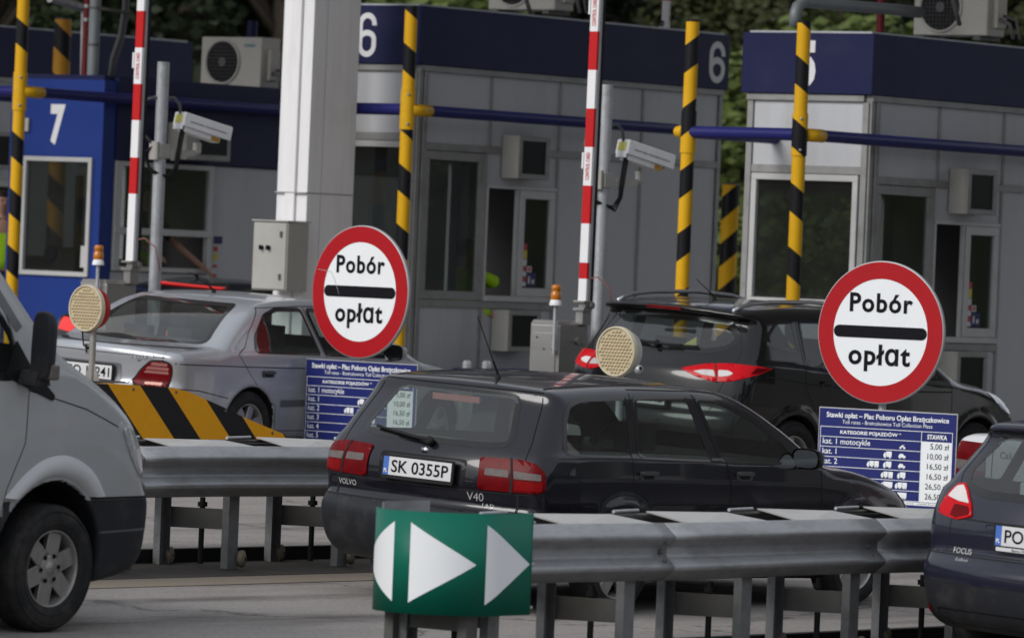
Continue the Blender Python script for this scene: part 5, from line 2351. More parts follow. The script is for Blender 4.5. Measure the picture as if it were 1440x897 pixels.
def seats(v, rows, width, zc, head=True):
    """upholstery inside the cabin: rows = [(x of backrest foot, height of top, number of seats)]"""
    for x, top, n in rows:
        for k in range(n):
            y = (k - (n - 1) / 2) * width * (1.15 if n == 2 else .72)
            w = .25 if n == 2 else .21
            q = MB()
            q.prism(rounded([(0, zc), (.14, zc), (.02, top - .16), (-.09, top - .16)], .04), (x, y - w, 0), (1, 0, 0), (0, 0, 1), (0, 2 * w, 0))
            q.span((x + .02, x + .52), (y - w, y + w), (zc - .1, zc + .05))
            o = q.build('seat', m_seat, v.root, bevel=.03, seg=3)
            if head:
                q = MB()
                q.box((x - .06, y, top - .06), (.09, .26, .17))
                q.cyl((x - .06, y - .06, top - .18), (x - .06, y - .06, top - .1), .008, n=8)
                q.cyl((x - .06, y + .06, top - .18), (x - .06, y + .06, top - .1), .008, n=8)
                q.build('headrest', m_seat, o, bevel=.03, seg=3)


def cabin_floor(v, x0, x1, w, z, dash_x, dash_z):
    q = MB()
    q.span((x0, x1), (-w, w), (z - .03, z))
    q.prism([(0, z), (.5, z), (.5, dash_z - .06), (.25, dash_z), (.02, dash_z - .04)], (dash_x, -w, 0), (1, 0, 0), (0, 0, 1), (0, 2 * w, 0))
    q.tube([(dash_x - .12 + .06 * math.sin(t), .36 + .18 * math.cos(t), dash_z - .03 + .17 * math.sin(t)) for t in np.linspace(0, 6.28, 20)], .014, n=6)
    q.build('interior', m_dark, v.root)


def mirror(v, x, y, z, m, sx=.13, sy=.2, sz=.14, both=True, stalk=True):
    for sg in ((-1, 1) if both else (-1,)):
        q = MB()
        prof = []
        for t in np.linspace(0, 1, 9):
            r = math.sin(math.pi * (.08 + .42 * (1 - t))) if t < 1 else .05
            prof.append((max(.02, (1 - t ** 2.2) ** .5), t))
        P = []
        for r, t in prof:
            row = []
            for k in range(20):
                a_ = 2 * math.pi * k / 20
                cx, cz = math.cos(a_), math.sin(a_)
                e = .6
                cx = math.copysign(abs(cx) ** e, cx)
                cz = math.copysign(abs(cz) ** e, cz)
                row.append((x + sx * t, sg * (y + sy / 2 * cx * r), z + sz / 2 * cz * r))
            P.append(row)
        q.grid(P, close=True)
        if stalk:
            q.prism([(0, 0), (.12, 0), (.10, .05), (.02, .05)], (x + .0, sg * (y - sy * .75), z - sz * .5), (1, 0, 0), (0, 0, 1), (0, sg * sy * .5, 0))
        o = q.build('mirror', m, v.root)
        q = MB()
        row = [p for p in P[0]]
        q.add([(p[0] + .002, sg * (y + (p[1] * sg - y) * .88), z + (p[2] - z) * .86) for p in row], [tuple(range(20))])
        q.build('mirror_glass', mat('mirror_glass', (.5, .52, .54), .04, 1., 0.), o)

m_badge = mat('badge_silver', (.48, .48, .48), .35, .4, .05)
m_sidegl = glass('green_side_glass', (.64, .72, .69), ior=1.75)
LOWER = [(-1.2, -.10), (-.80, -.07), (-.66, -.035), (-.5, -.005), (-.3, .012), (-.12, .010), (0, 0)]


def handle(v, x, z, m, mirror_=False):
    p = v.at(x, z, 'side', 0, mirror_)
    sg = 1 if mirror_ else -1
    q = MB()
    q.prism(rounded([(-.085, -.028), (.085, -.028), (.085, .028), (-.085, .028)], .02), p + Vector((0, sg * -.004, 0)), (1, 0, 0), (0, 0, 1), (0, sg * .010, 0))
    q.prism(rounded([(-.08, .004), (.075, .004), (.075, .026), (-.08, .026)], .01), p + Vector((0, sg * .006, 0)), (1, 0, 0), (0, 0, 1), (0, sg * .022, 0))
    o = q.build('door_handle', m, v.root, bevel=.003)
    q = MB()
    q.prism(rounded([(-.05, -.022), (.05, -.022), (.05, .002), (-.05, .002)], .01), p + Vector((0, sg * .0065, 0)), (1, 0, 0), (0, 0, 1), (0, sg * .001, 0))
    q.build('recess', m_screen, o)  # flat dark patch painted as shade behind the grip


def antenna(v, x, y, z, tip, r=.004):
    q = MB()
    q.lathe([(.022, 0), (.018, .02), (.010, .035), (.004, .04)], (x, y, z), (0, 0, 1), n=12)
    p0, p1 = Vector((x, y, z + .03)), Vector(tip)
    q.cyl(p0, p0 + (p1 - p0) * .25, .0085, .007, n=8)
    q.cyl(p0 + (p1 - p0) * .25, p1, r, .003, n=6)
    q.build('antenna', m_rubber, v.root)


def wiper(v, p0, p1, view='rear', z_off=.012, arm=True):
    A = v.at(p0[0], p0[1], view, z_off)
    B = v.at(p1[0], p1[1], view, z_off)
    q = MB()
    n = 8
    pts = [v.at(p0[0] + (p1[0] - p0[0]) * k / n, p0[1] + (p1[1] - p0[1]) * k / n, view, .022) for k in range(n + 1)]
    q.tube(pts[2:], .010, n=6)
    q.tube([v.at(p0[0], p0[1], view, .01), v.at(p0[0], p0[1], view, .045)], .026, n=12)
    q.tube([v.at(p0[0], p0[1], view, .038)] + [p + Vector((-.012, 0, .004)) for p in pts[2:6]], .011, n=6)
    q.build('wiper', m_rubber, v.root)


# ================================================================ dark estate car in the middle
def estate_car():
    prof = [(.55, .22), (.18, .235), (.05, .32), (.0, .45), (.0, .565), (.035, .61), (.065, .64), (.055, .76), (.068, .90), (.115, 1.0), (.24, 1.17), (.36, 1.325), (.385, 1.385), (.46, 1.405),
            (.85, 1.432), (1.4, 1.445), (1.95, 1.43), (2.3, 1.385), (2.75, 1.20), (3.12, 1.015), (3.28, .955), (3.65, .915), (4.05, .835), (4.32, .735), (4.45, .60), (4.48, .47), (4.42, .30), (4.2, .21), (2.4, .19)]
    plan = [(-.5, .78), (0, .815), (.5, .853), (1.5, .862), (2.6, .862), (3.4, .855), (4.0, .835), (4.48, .78), (5, .75)]
    belt = [(-.5, .985), (0, .985), (1.0, .978), (2.0, .955), (3.0, .925), (3.3, .89), (3.7, .86), (4.1, .77), (4.5, .58), (5, .5)]
    b = Body(4.48, prof, plan, belt, LOWER, R(19.5), [(.97, .31, .345), (3.53, .31, .345)], rear_k=.13, front_k=.30, crown=.045, kedge=.085, step=.0235, hmax=1.55, wmax=.95, shoulder=.014)
    p = paint('midnight_paint', (.006, .006, .011), .25, dirt=.02)
    v = Vehicle('estate_car', 'dark blue estate car with white rear number plate in the middle lane', 'car', b, 28.72, 22.38, -.5, p, zs=.965, sc=1.028)
    # bumpers
    c, n = v.c, v.nc
    v.assign(((c[:, 2] < .612) & (c[:, 0] < .62)) | ((c[:, 2] < .52) & (c[:, 0] > 3.9)), 'bumper', m_bumper)
    # doors before windows
    v.door([(1.03, .98), (1.05, .80), (1.20, .60), (1.36, .42), (1.38, .27), (2.03, .27), (2.06, .80), (2.00, .955), (1.80, 1.395), (1.17, 1.40)])
    v.door([(2.045, .27), (2.075, .80), (2.015, .955), (1.815, 1.395), (2.12, 1.385), (2.48, 1.25), (2.86, 1.04), (3.05, .93), (3.08, .55), (3.02, .27)])
    v.door([(-.60, 1.365), (.60, 1.365), (.685, 1.05), (.70, .90), (.69, .62), (-.69, .62), (-.70, .90), (-.685, 1.05)], 'rear', False, name='tailgate')
    # glass
    v.window('rear_window', rounded([(-.445, 1.325), (.445, 1.325), (.555, 1.045), (.40, 1.025), (-.40, 1.025), (-.555, 1.045)], .05), 'rear', m_cargl, None, .022)
    v.window('side_window', rounded([(.40, 1.015), (.455, 1.20), (.53, 1.30), (.66, 1.335), (1.110, 1.345), (1.035, 1.005)], .05), 'side', m_sidegl, None, .022, True)
    v.window('side_window', rounded([(1.125, 1.0), (1.20, 1.347), (1.735, 1.343), (1.86, .98)], .03), 'side', m_sidegl, None, .022, True)
    v.window('side_window', rounded([(1.975, .975), (1.85, 1.34), (2.06, 1.332), (2.38, 1.225), (2.70, 1.06), (2.80, .96)], .03), 'side', m_sidegl, None, .022, True)
    v.window('windscreen', rounded([(-.56, 1.31), (.56, 1.31), (.68, 1.04), (-.68, 1.04)], .06), 'front', m_cargl, None, .022)
    # lamps wrap the corners: outline seen from 45 degrees
    for mir in (False, True):
        P = rounded([(.365, .950), (.60, .955), (.685, .935), (.735, .88), (.735, .775), (.70, .758), (.355, .752)], .025)
        q = v.decal('tail_lamp', P, 45, m_lampred, .008, .04, mirror=mir, skirt=.02)
        v.decal('clear_band', rounded([(.395, .888), (.525, .886), (.525, .842), (.392, .845)], .008), 45, m_lampclear, .0095, .03, q, mir)
        v.decal('clear_band', rounded([(.553, .884), (.705, .876), (.708, .838), (.555, .838)], .008), 45, m_lampclear, .0095, .03, q, mir)
        v.line('lamp_joint', [(.54, .96), (.545, .75)], 45, width=.012, off=.0105, parent=q, mirror=mir)
        v.decal('lower_band', rounded([(.56, .828), (.72, .83), (.715, .772), (.56, .768)], .01), 45, mat('tail_lamp_bright', (.20, .003, .004), .35, 0, .5, 30., coat=.04, spec=.08), .0093, .03, q, mir)
        v.decal('head_lamp', rounded([(4.02, .745), (4.30, .70), (4.34, .60), (4.08, .63)], .02), 'side', m_headlamp, .004, .04, mirror=mir)
    v.line('painted_crease', [(-.78, .745), (-.3, .738), (.3, .738), (.78, .745)], 'rear', width=.008)  # dark line painted for the shade along the tailgate fold
    v.line('shut_line', [(-.84, .618), (.84, .618)], 'rear', width=.012)
    v.line('shut_line', [(-.68, .615), (-.70, .90), (-.685, 1.05), (-.60, 1.365), (.60, 1.365), (.685, 1.05), (.70, .90), (.68, .615)], 'rear')
    for mir in (False, True):
        v.line('rub_strip', [(1.34, .52), (2.0, .53), (3.0, .54)], 'side', m_bumper, .05, .006, mirror=mir)
        v.line('roof_strip', [(.48, .56), (1.2, .585), (2.2, .57)], 'top', m_rubber, .022, .003, mirror=mir)
    # painted shade of the plate's hollow, plate, badges
    v.decal('plate_recess_shade', rounded([(-.33, .925), (.33, .925), (.33, .765), (-.33, .765)], .03), 'rear', m_screen, .0015, .08)
    v.plate(.0, .838, .028, 'SK 0355P', tilt=.04)
    ex, ez = Vector((0, -1, 0)), Vector((.0, 0, 1))
    for s, y, z, w in (('VOLVO', -.60, .700, .165), ('V40', .41, .705, .115), ('1.9 D', .50, .655, .075)):
        v.lettering('badge', s, m_badge, y, z, 'rear', w, .02 if s == 'VOLVO' else 0.)
    q = MB()
    pp = v.at(0, .955, 'rear', .0)
    q.lathe([(.026, 0), (.026, .006), (.001, .008)], pp, (-1, 0, .1), n=18)
    q.build('lock', m_chrome, v.root)
    wiper(v, (.03, 1.0), (-.44, 1.055))
    q = MB()
    q.box(v.at(0, 1.30, 'rear', -.03), (.03, .36, .04))
    q.build('brake_light', m_lamppink, v.root)
    for mir in (False, True):
        handle(v, 1.19, .875, mat('handle_grey', (.07, .07, .075), .4), mir)
        handle(v, 2.20, .87, mat('handle_grey', (.07, .07, .075), .4), mir)
    antenna(v, .60, -.12, 1.405, (.38, -.10, 1.80))
    for y, w in ((-.77, -1), (.77, 1)):
        wheel(v.root, .97, y, .305, .305, .19, .205, 5, w, m_alloy, spoke_w=.085)
        wheel(v.root, 3.53, y, .305, .305, .19, .205, 5, w, m_alloy, spoke_w=.085)
    mirror(v, 2.76, .93, .985, m_black, .14, .21, .135)
    seats(v, [(1.78, 1.14, 2)], .62, .48)
    seats(v, [(1.02, 1.03, 3)], .62, .48, False)
    cabin_floor(v, .3, 3.1, .74, .42, 2.62, .96)
    q = MB()
    q.span((.45, .62), (.05, .45), (.5, 1.02))
    q.build('luggage', mat('olive_bag', (.05, .055, .03), .8), v.root, bevel=.05)
    v.finish()


estate_car()


# ================================================================ silver saloon at the left
def silver_saloon():
    prof = [(.6, .22), (.2, .23), (.04, .30), (.0, .45), (.0, .60), (.02, .64), (.035, .66), (.03, .80), (.02, .90), (.045, .945), (.12, .958), (.45, .978), (.62, 1.0), (.82, 1.11), (1.1, 1.25), (1.34, 1.335),
            (1.65, 1.375), (2.1, 1.39), (2.5, 1.375), (2.8, 1.32), (3.3, 1.09), (3.6, .955), (3.75, .91), (4.2, .845), (4.55, .735), (4.68, .6), (4.7, .45), (4.62, .29), (4.4, .21), (2.5, .19)]
    plan = [(-.5, .79), (0, .83), (.6, .875), (1.5, .89), (3.0, .89), (3.8, .88), (4.3, .85), (4.7, .79), (5.2, .75)]
    belt = [(-.5, .91), (0, .915), (.6, .925), (1.2, .925), (2.2, .91), (3.2, .885), (3.7, .86), (4.2, .78), (4.7, .58), (5.2, .5)]
    b = Body(4.7, prof, plan, belt, LOWER, R(24), [(1.10, .31, .345), (3.80, .31, .345)], rear_k=.16, front_k=.3, crown=.05, kedge=.085, step=.0245, hmax=1.5, wmax=.98, shoulder=.012)
    p = paint('silver_paint', (.36, .375, .405), .30, metal=.35, dirt=.10)
    v = Vehicle('saloon_car', 'silver grey saloon car behind the striped nose ramp at the left', 'car', b, 36.68, 32.03, 2.69, p, zs=1.0)
    v.door([(.90, .925), (1.02, .80), (1.18, .63), (1.42, .50), (1.47, .29), (2.12, .29), (2.15, .72), (2.12, .915), (1.97, 1.325), (1.36, 1.30), (1.12, 1.10), (1.02, .98)])
    v.door([(2.13, .29), (2.165, .72), (2.135, .915), (1.985, 1.325), (2.45, 1.32), (2.80, 1.21), (3.18, 1.00), (3.36, .89), (3.36, .55), (3.28, .29)])
    v.door([(-.74, .955), (.70, .955), (.70, .84), (.55, .80), (.40, .64), (-.40, .64), (-.55, .80), (-.70, .84)], 'rear', False, name='boot_lid')
    v.window('rear_window', rounded([(-.50, 1.300), (.50, 1.300), (.655, 1.005), (-.655, 1.005)], .05), 'rear', m_cargl, None, .022)
    v.window('side_window', rounded([(1.16, .955), (1.20, 1.06), (1.40, 1.235), (1.58, 1.285), (1.93, 1.290), (2.045, .945)], .03), 'side', m_cargl, None, .022, True)
    v.window('side_window', rounded([(2.145, .94), (2.03, 1.290), (2.40, 1.284), (2.74, 1.185), (3.06, .995), (3.12, .925)], .03), 'side', m_cargl, None, .022, True)
    v.window('windscreen', rounded([(-.55, 1.27), (.55, 1.27), (.69, 1.0), (-.69, 1.0)], .06), 'front', m_cargl, None, .022)
    for mir in (False, True):
        # outline from straight behind, bent round the corner by a second piece
        P = rounded([(.365, .650), (.43, .765), (.50, .840), (.60, .842), (.655, .822), (.665, .75), (.640, .635), (.50, .625)], .025)
        P = [(x, z) for x, z in P]
        q = v.decal('tail_lamp', np.array([(s + .005, z) for s, z in P]), 42, m_lampred, .006, .035, mirror=mir, skirt=.02)
        v.decal('dark_border', offset_poly(np.array([(s + .005, z) for s, z in P]), .013), 42, m_rubber, .0025, .05, q, mir)
        for z0, z1, x0, x1 in ((.806, .832, .50, .635), (.773, .797, .465, .648), (.742, .765, .452, .650)):
            v.decal('clear_band', rounded([(x0, z0), (x1, z0), (x1, z1), (x0 + .02, z1)], .008), 42, m_lamppink, .0075, .03, q, mir)
        v.decal('orange_band', rounded([(.46, .645), (.60, .645), (.61, .672), (.47, .668)], .008), 42, m_lampamber, .0075, .03, q, mir)
        v.line('painted_crease', [(.06, .835), (1.0, .822), (2.1, .815), (3.3, .81)], 'side', width=.009, off=.0008, mirror=mir)  # shoulder fold drawn as a dark line of shade
        v.line('rub_strip', [(1.50, .52), (2.1, .53), (3.2, .54)], 'side', mat('grey_strip', (.10, .10, .115), .4), .055, .006, mirror=mir)
        v.line('shut_line', [(.02, .635), (.40, .62), (.78, .56)], 'side', width=.008, mirror=mir)
        v.line('shut_line', [(.700, .96), (.700, .845)], 'rear', width=.007, mirror=mir)
        v.decal('head_lamp', rounded([(4.3, .70), (4.55, .66), (4.58, .56), (4.32, .59)], .02), 'side', m_headlamp, .004, .04, mirror=mir)
        handle(v, 1.30, .765, mat('handle_grey', (.07, .07, .075), .4), mir)
        handle(v, 2.30, .76, mat('handle_grey', (.07, .07, .075), .4), mir)
    v.line('painted_crease', [(-.72, .885), (.72, .875)], 'rear', width=.006)  # dark line stands in for shade at the boot lid fold
    v.decal('plate_recess_shade', rounded([(-.33, .80), (.33, .80), (.33, .63), (-.33, .63)], .03), 'rear', mat('silver_shade', (.16, .16, .175), .4, .5), .0015, .08)  # darker silver stands in for shade in the plate hollow
    v.plate(0, .715, .008, 'SO 17241', tilt=.0)
    q = MB()
    pp = v.at(0, .895, 'rear', .002)
    q.prism(rounded([(-.05, .04), (.05, .04), (.035, -.045), (-.035, -.045)], .012), pp, (0, -1, 0), (0, 0, 1), (-.004, 0, 0))
    bd = q.build('badge', m_chrome, v.root)
    q = MB()
    for poly in ([(-.04, .032), (-.022, .032), (-.014, -.036), (-.028, -.036)], [(.04, .032), (.022, .032), (.014, -.036), (.028, -.036)], [(-.018, .006), (.018, .006), (.016, -.008), (-.016, -.008)]):
        q.prism(poly, pp + Vector((-.0042, 0, 0)), (0, -1, 0), (0, 0, 1), (-.003, 0, 0))
    q.build('letter', m_screen, bd)
    v.lettering('badge', 'Accord', m_chrome, .52, .870, 'rear', .20)
    q = MB()
    q.box(v.at(0.25, 1.02, 'rear', -.25) + Vector((.05, 0, -.02)), (.06, .12, .03))
    q.build('brake_light', mat('brake_light_dim', (.5, .02, .02), .3), v.root)
    antenna(v, 1.72, .05, 1.375, (1.45, .06, 1.52))
    for y, w in ((-.79, -1), (.79, 1)):
        wheel(v.root, 1.10, y, .31, .31, .195, .205, 7, w, m_alloy, spoke_w=.06)
        wheel(v.root, 3.80, y, .31, .31, .195, .205, 7, w, m_alloy, spoke_w=.06)
    mirror(v, 2.98, .96, .965, p, .15, .2, .135)
    seats(v, [(2.05, 1.12, 2), (1.32, 1.05, 3)], .64, .46)
    cabin_floor(v, .7, 3.4, .76, .40, 2.95, .92)
    v.finish()


silver_saloon()


# ================================================================ black off-roader before booth 5
def off_roader():
    prof = [(.6, .30), (.2, .32), (.06, .40), (.0, .55), (.01, .72), (.05, .78), (.07, .95), (.10, 1.08), (.20, 1.20), (.36, 1.40), (.42, 1.52), (.30, 1.545), (.27, 1.575), (.42, 1.60), (.85, 1.632), (1.5, 1.645), (2.1, 1.62),
            (2.5, 1.55), (3.0, 1.32), (3.35, 1.15), (3.55, 1.09), (4.0, 1.03), (4.35, .93), (4.52, .80), (4.56, .62), (4.5, .42), (4.3, .30), (2.4, .27)]
    plan = [(-.5, .82), (0, .86), (.6, .905), (1.5, .91), (3.0, .91), (3.6, .90), (4.2, .87), (4.56, .80), (5.2, .78)]
    belt = [(-.5, 1.19), (0, 1.18), (.8, 1.15), (1.5, 1.10), (2.5, 1.05), (3.3, 1.01), (3.8, .98), (4.2, .90), (4.6, .72), (5.2, .6)]
    low = [(-1.2, -.08), (-.85, -.05), (-.70, -.02), (-.5, -.012), (-.33, .012), (-.15, .012), (0, 0)]
    b = Body(4.56, prof, plan, belt, low, R(19), [(.95, .36, .40), (3.62, .36, .40)], rear_k=.20, front_k=.34, crown=.05, kedge=.10, step=.026, hmax=1.78, wmax=1.02, shoulder=.014, flare=.02)
    p = paint('black_paint_car', (.003, .003, .0035), .22, dirt=.0)
    v = Vehicle('off_road_car', 'shiny black off-roader with red tail lamps and silver roof rails before booth 5', 'car', b, 39.22, 28.27, -.9, p, zs=1.0, sc=1.012)
    c = v.c
    v.assign((c[:, 2] < .52), 'bumper', m_bumper)
    v.door([(1.05, 1.13), (1.05, .98), (1.22, .78), (1.40, .60), (1.42, .42), (2.10, .42), (2.14, .95), (2.10, 1.07), (1.98, 1.545), (1.05, 1.50)])
    v.door([(2.115, .42), (2.155, .95), (2.115, 1.07), (1.995, 1.545), (2.4, 1.50), (2.85, 1.31), (3.2, 1.08), (3.2, .7), (3.1, .42)])
    v.door([(-.60, 1.53), (.60, 1.53), (.73, 1.25), (.74, 1.1), (.62, .74), (-.62, .74), (-.74, 1.1), (-.73, 1.25)], 'rear', False, name='tailgate')
    v.window('rear_window', rounded([(-.53, 1.475), (.53, 1.475), (.645, 1.35), (.60, 1.285), (.45, 1.25), (-.45, 1.25), (-.60, 1.285), (-.645, 1.35)], .04), 'rear', m_cargl, None, .034)
    v.window('side_window', rounded([(.55, 1.345), (.78, 1.50), (.98, 1.505), (1.0, 1.28), (.85, 1.285)], .03), 'side', m_darkgl, None, .022, True)
    v.window('side_window', rounded([(1.10, 1.19), (1.10, 1.512), (1.90, 1.515), (2.01, 1.11), (1.3, 1.14)], .03), 'side', m_darkgl, None, .022, True)
    v.window('side_window', rounded([(2.12, 1.105), (2.03, 1.512), (2.38, 1.47), (2.75, 1.32), (2.99, 1.13), (2.99, 1.08)], .03), 'side', m_cargl, None, .022, True)
    v.window('windscreen', rounded([(-.60, 1.50), (.60, 1.50), (.74, 1.18), (-.74, 1.18)], .06), 'front', m_cargl, None, .022)
    for mir in (False, True):
        P = rounded([(.30, 1.085), (.37, 1.108), (.50, 1.14), (.66, 1.155), (.90, 1.15), (1.02, 1.135), (.88, 1.085), (.74, 1.045), (.64, 1.015), (.52, 1.005), (.40, 1.035)], .015)
        q = v.decal('tail_lamp', P, 50, mat('tail_lamp_vivid', (.40, .004, .009), .2, 0, .25, 18., coat=.06, spec=.1, emit=(1, .01, .02), estr=.08), .010, .035, mirror=mir, skirt=.02)
        v.decal('clear_field', rounded([(.385, 1.072), (.46, 1.09), (.535, 1.092), (.54, 1.045), (.45, 1.05)], .012), 50, mat('lamp_grey', (.40, .37, .37), .2, 0, .3, 20., coat=.2), .012, .03, q, mir)
        v.decal('clear_field', rounded([(.565, 1.095), (.64, 1.097), (.675, 1.078), (.64, 1.058), (.565, 1.045)], .012), 50, mat('lamp_white', (.62, .58, .57), .12, 0, .15, coat=.5), .012, .03, q, mir)
        v.decal('dark_tail', rounded([(.86, 1.135), (1.00, 1.133), (.90, 1.10), (.80, 1.08)], .01), 50, m_lampred, .012, .03, q, mir)
        v.line('lamp_joint', [(.552, 1.15), (.55, 1.0)], 50, width=.008, off=.0125, parent=q, mirror=mir)
        v.decal('head_lamp', rounded([(3.80, .975), (4.05, .925), (4.25, .83), (4.22, .77), (4.0, .83)], .03), 'side', m_headlamp, .006, .04, mirror=mir)
        v.line('painted_crease', [(.5, 1.07), (1.3, 1.0), (2.1, .97), (3.2, .97)], 'side', width=.012, off=.001, mirror=mir)  # shade of the side fold painted as a dark line
        handle(v, 1.35, 1.02, p, mir)
        handle(v, 2.35, .99, p, mir)
        q = MB()
        sg = 1 if mir else -1
        pts = [v.at(x, .585, 'top', o_, mir) for x, o_ in ((.42, .0), (.50, .022), (.62, .038), (.9, .045), (1.5, .046), (2.0, .042), (2.2, .03), (2.32, .0))]
        q.tube(pts, .017, n=10)
        q.build('roof_rail', m_chrome if False else mat('satin_rail', (.5, .5, .52), .3, .9), v.root)
    q = MB()
    q.box(Vector((.272, 0, 1.560)), (.01, .34, .022))
    q.build('brake_light', m_lampred, v.root)
    wiper(v, (0., 1.245), (-.42, 1.275))
    wiper(v, (0., 1.245), (.38, 1.255))
    antenna(v, .95, .0, 1.632, (.70, .01, 1.80))
    v.plate(0, .84, .02, 'SK 711NE')
    for y, w in ((-.81, -1), (.81, 1)):
        wheel(v.root, .95, y, .36, .36, .225, .235, 5, w, m_alloy)
        wheel(v.root, 3.62, y, .36, .36, .225, .235, 5, w, m_alloy)
    mirror(v, 2.52, 1.02, 1.16, p, .16, .23, .17)
    seats(v, [(1.95, 1.33, 2), (1.1, 1.27, 3)], .66, .62)
    cabin_floor(v, .4, 3.3, .78, .55, 2.75, 1.08)
    q = MB()
    q.prism([(0, 0), (.22, .0), (.22, .13)], v.at(.06, 1.29, 'rear', -.12), (0, -1, 0), (0, 0, 1), (.02, 0, 0))
    q.build('pennant', mat('dull_yellow', (.35, .33, .08), .7), v.root)
    v.finish()


off_roader()


# ================================================================ white saloon tail at the right, blue estate, black coupe, van
def pale_saloon():
    prof = [(.6, .22), (.2, .23), (.04, .30), (.0, .45), (.0, .62), (.03, .68), (.03, .95), (.04, 1.06), (.10, 1.12), (.4, 1.135), (.62, 1.15), (.95, 1.30), (1.3, 1.42),
            (1.65, 1.45), (2.1, 1.46), (2.5, 1.43), (2.8, 1.36), (3.2, 1.12), (3.4, 1.0), (3.6, .95), (4.0, .87), (4.25, .75), (4.35, .6), (4.35, .45), (4.3, .29), (4.1, .21), (2.5, .19)]
    plan = [(-.5, .80), (0, .82), (.6, .845), (1.5, .85), (3.0, .85), (4.3, .79), (5.2, .75)]
    belt = [(-.5, 1.07), (0, 1.07), (.6, 1.06), (1.2, 1.02), (2.2, .97), (3.2, .92), (3.7, .86), (4.3, .6), (5.2, .5)]
    b = Body(4.35, prof, plan, belt, LOWER, R(22), [(.95, .30, .335), (3.45, .30, .335)], rear_k=.10, front_k=.3, crown=.04, kedge=.08, step=.03, hmax=1.55, wmax=.95)
    p = paint('white_paint_car', (.55, .55, .56), .3)
    v = Vehicle('saloon_car', 'pale saloon car tail showing behind the dark blue estate at the right edge', 'car', b, 34.1, 21.15, 0, p)
    v.assign(v.c[:, 2] < .60, 'bumper', m_bumper)
    v.window('rear_window', rounded([(-.5, 1.37), (.5, 1.37), (.64, 1.17), (-.64, 1.17)], .05), 'rear', m_cargl, None, .025)
    v.window('side_window', rounded([(1.0, 1.05), (1.3, 1.33), (1.9, 1.36), (2.0, 1.03)], .05), 'side', m_cargl, None, .03, True)
    v.window('side_window', rounded([(2.1, 1.03), (2.0, 1.36), (2.4, 1.34), (2.95, 1.02)], .05), 'side', m_cargl, None, .03, True)
    v.window('windscreen', rounded([(-.55, 1.36), (.55, 1.36), (.68, 1.06), (-.68, 1.06)], .06), 'front', m_cargl, None, .022)
    for mir in (False, True):
        P = rounded([(.52, 1.05), (.78, 1.05), (.80, .95), (.81, .70), (.52, .70)], .012)
        q = v.decal('tail_lamp', P, 20, m_lampred, .006, .04, mirror=mir, skirt=.02)
        v.decal('clear_band', [(.525, .925), (.80, .925), (.805, .86), (.525, .86)], 20, m_lampclear, .0075, .04, q, mir)
        v.line('shut_line', [(.475, 1.12), (.475, .70)], 'rear', width=.008, mirror=mir)
    v.decal('boot_lid', [(-.46, .70), (.46, .70), (.46, 1.05), (-.46, 1.05)], 'rear', p, .002, .06)
    v.lettering('badge', 'Cali', m_ink, -.36, .985, 'rear', .10)
    for y, w in ((-.76, -1), (.76, 1)):
        wheel(v.root, .95, y, .3, .3, .185, .2, 7, w, m_alloy)
        wheel(v.root, 3.45, y, .3, .3, .185, .2, 7, w, m_alloy)
    mirror(v, 2.75, .92, 1.02, p)
    seats(v, [(1.85, 1.18, 2), (1.1, 1.1, 3)], .62, .48)
    v.finish()


pale_saloon()


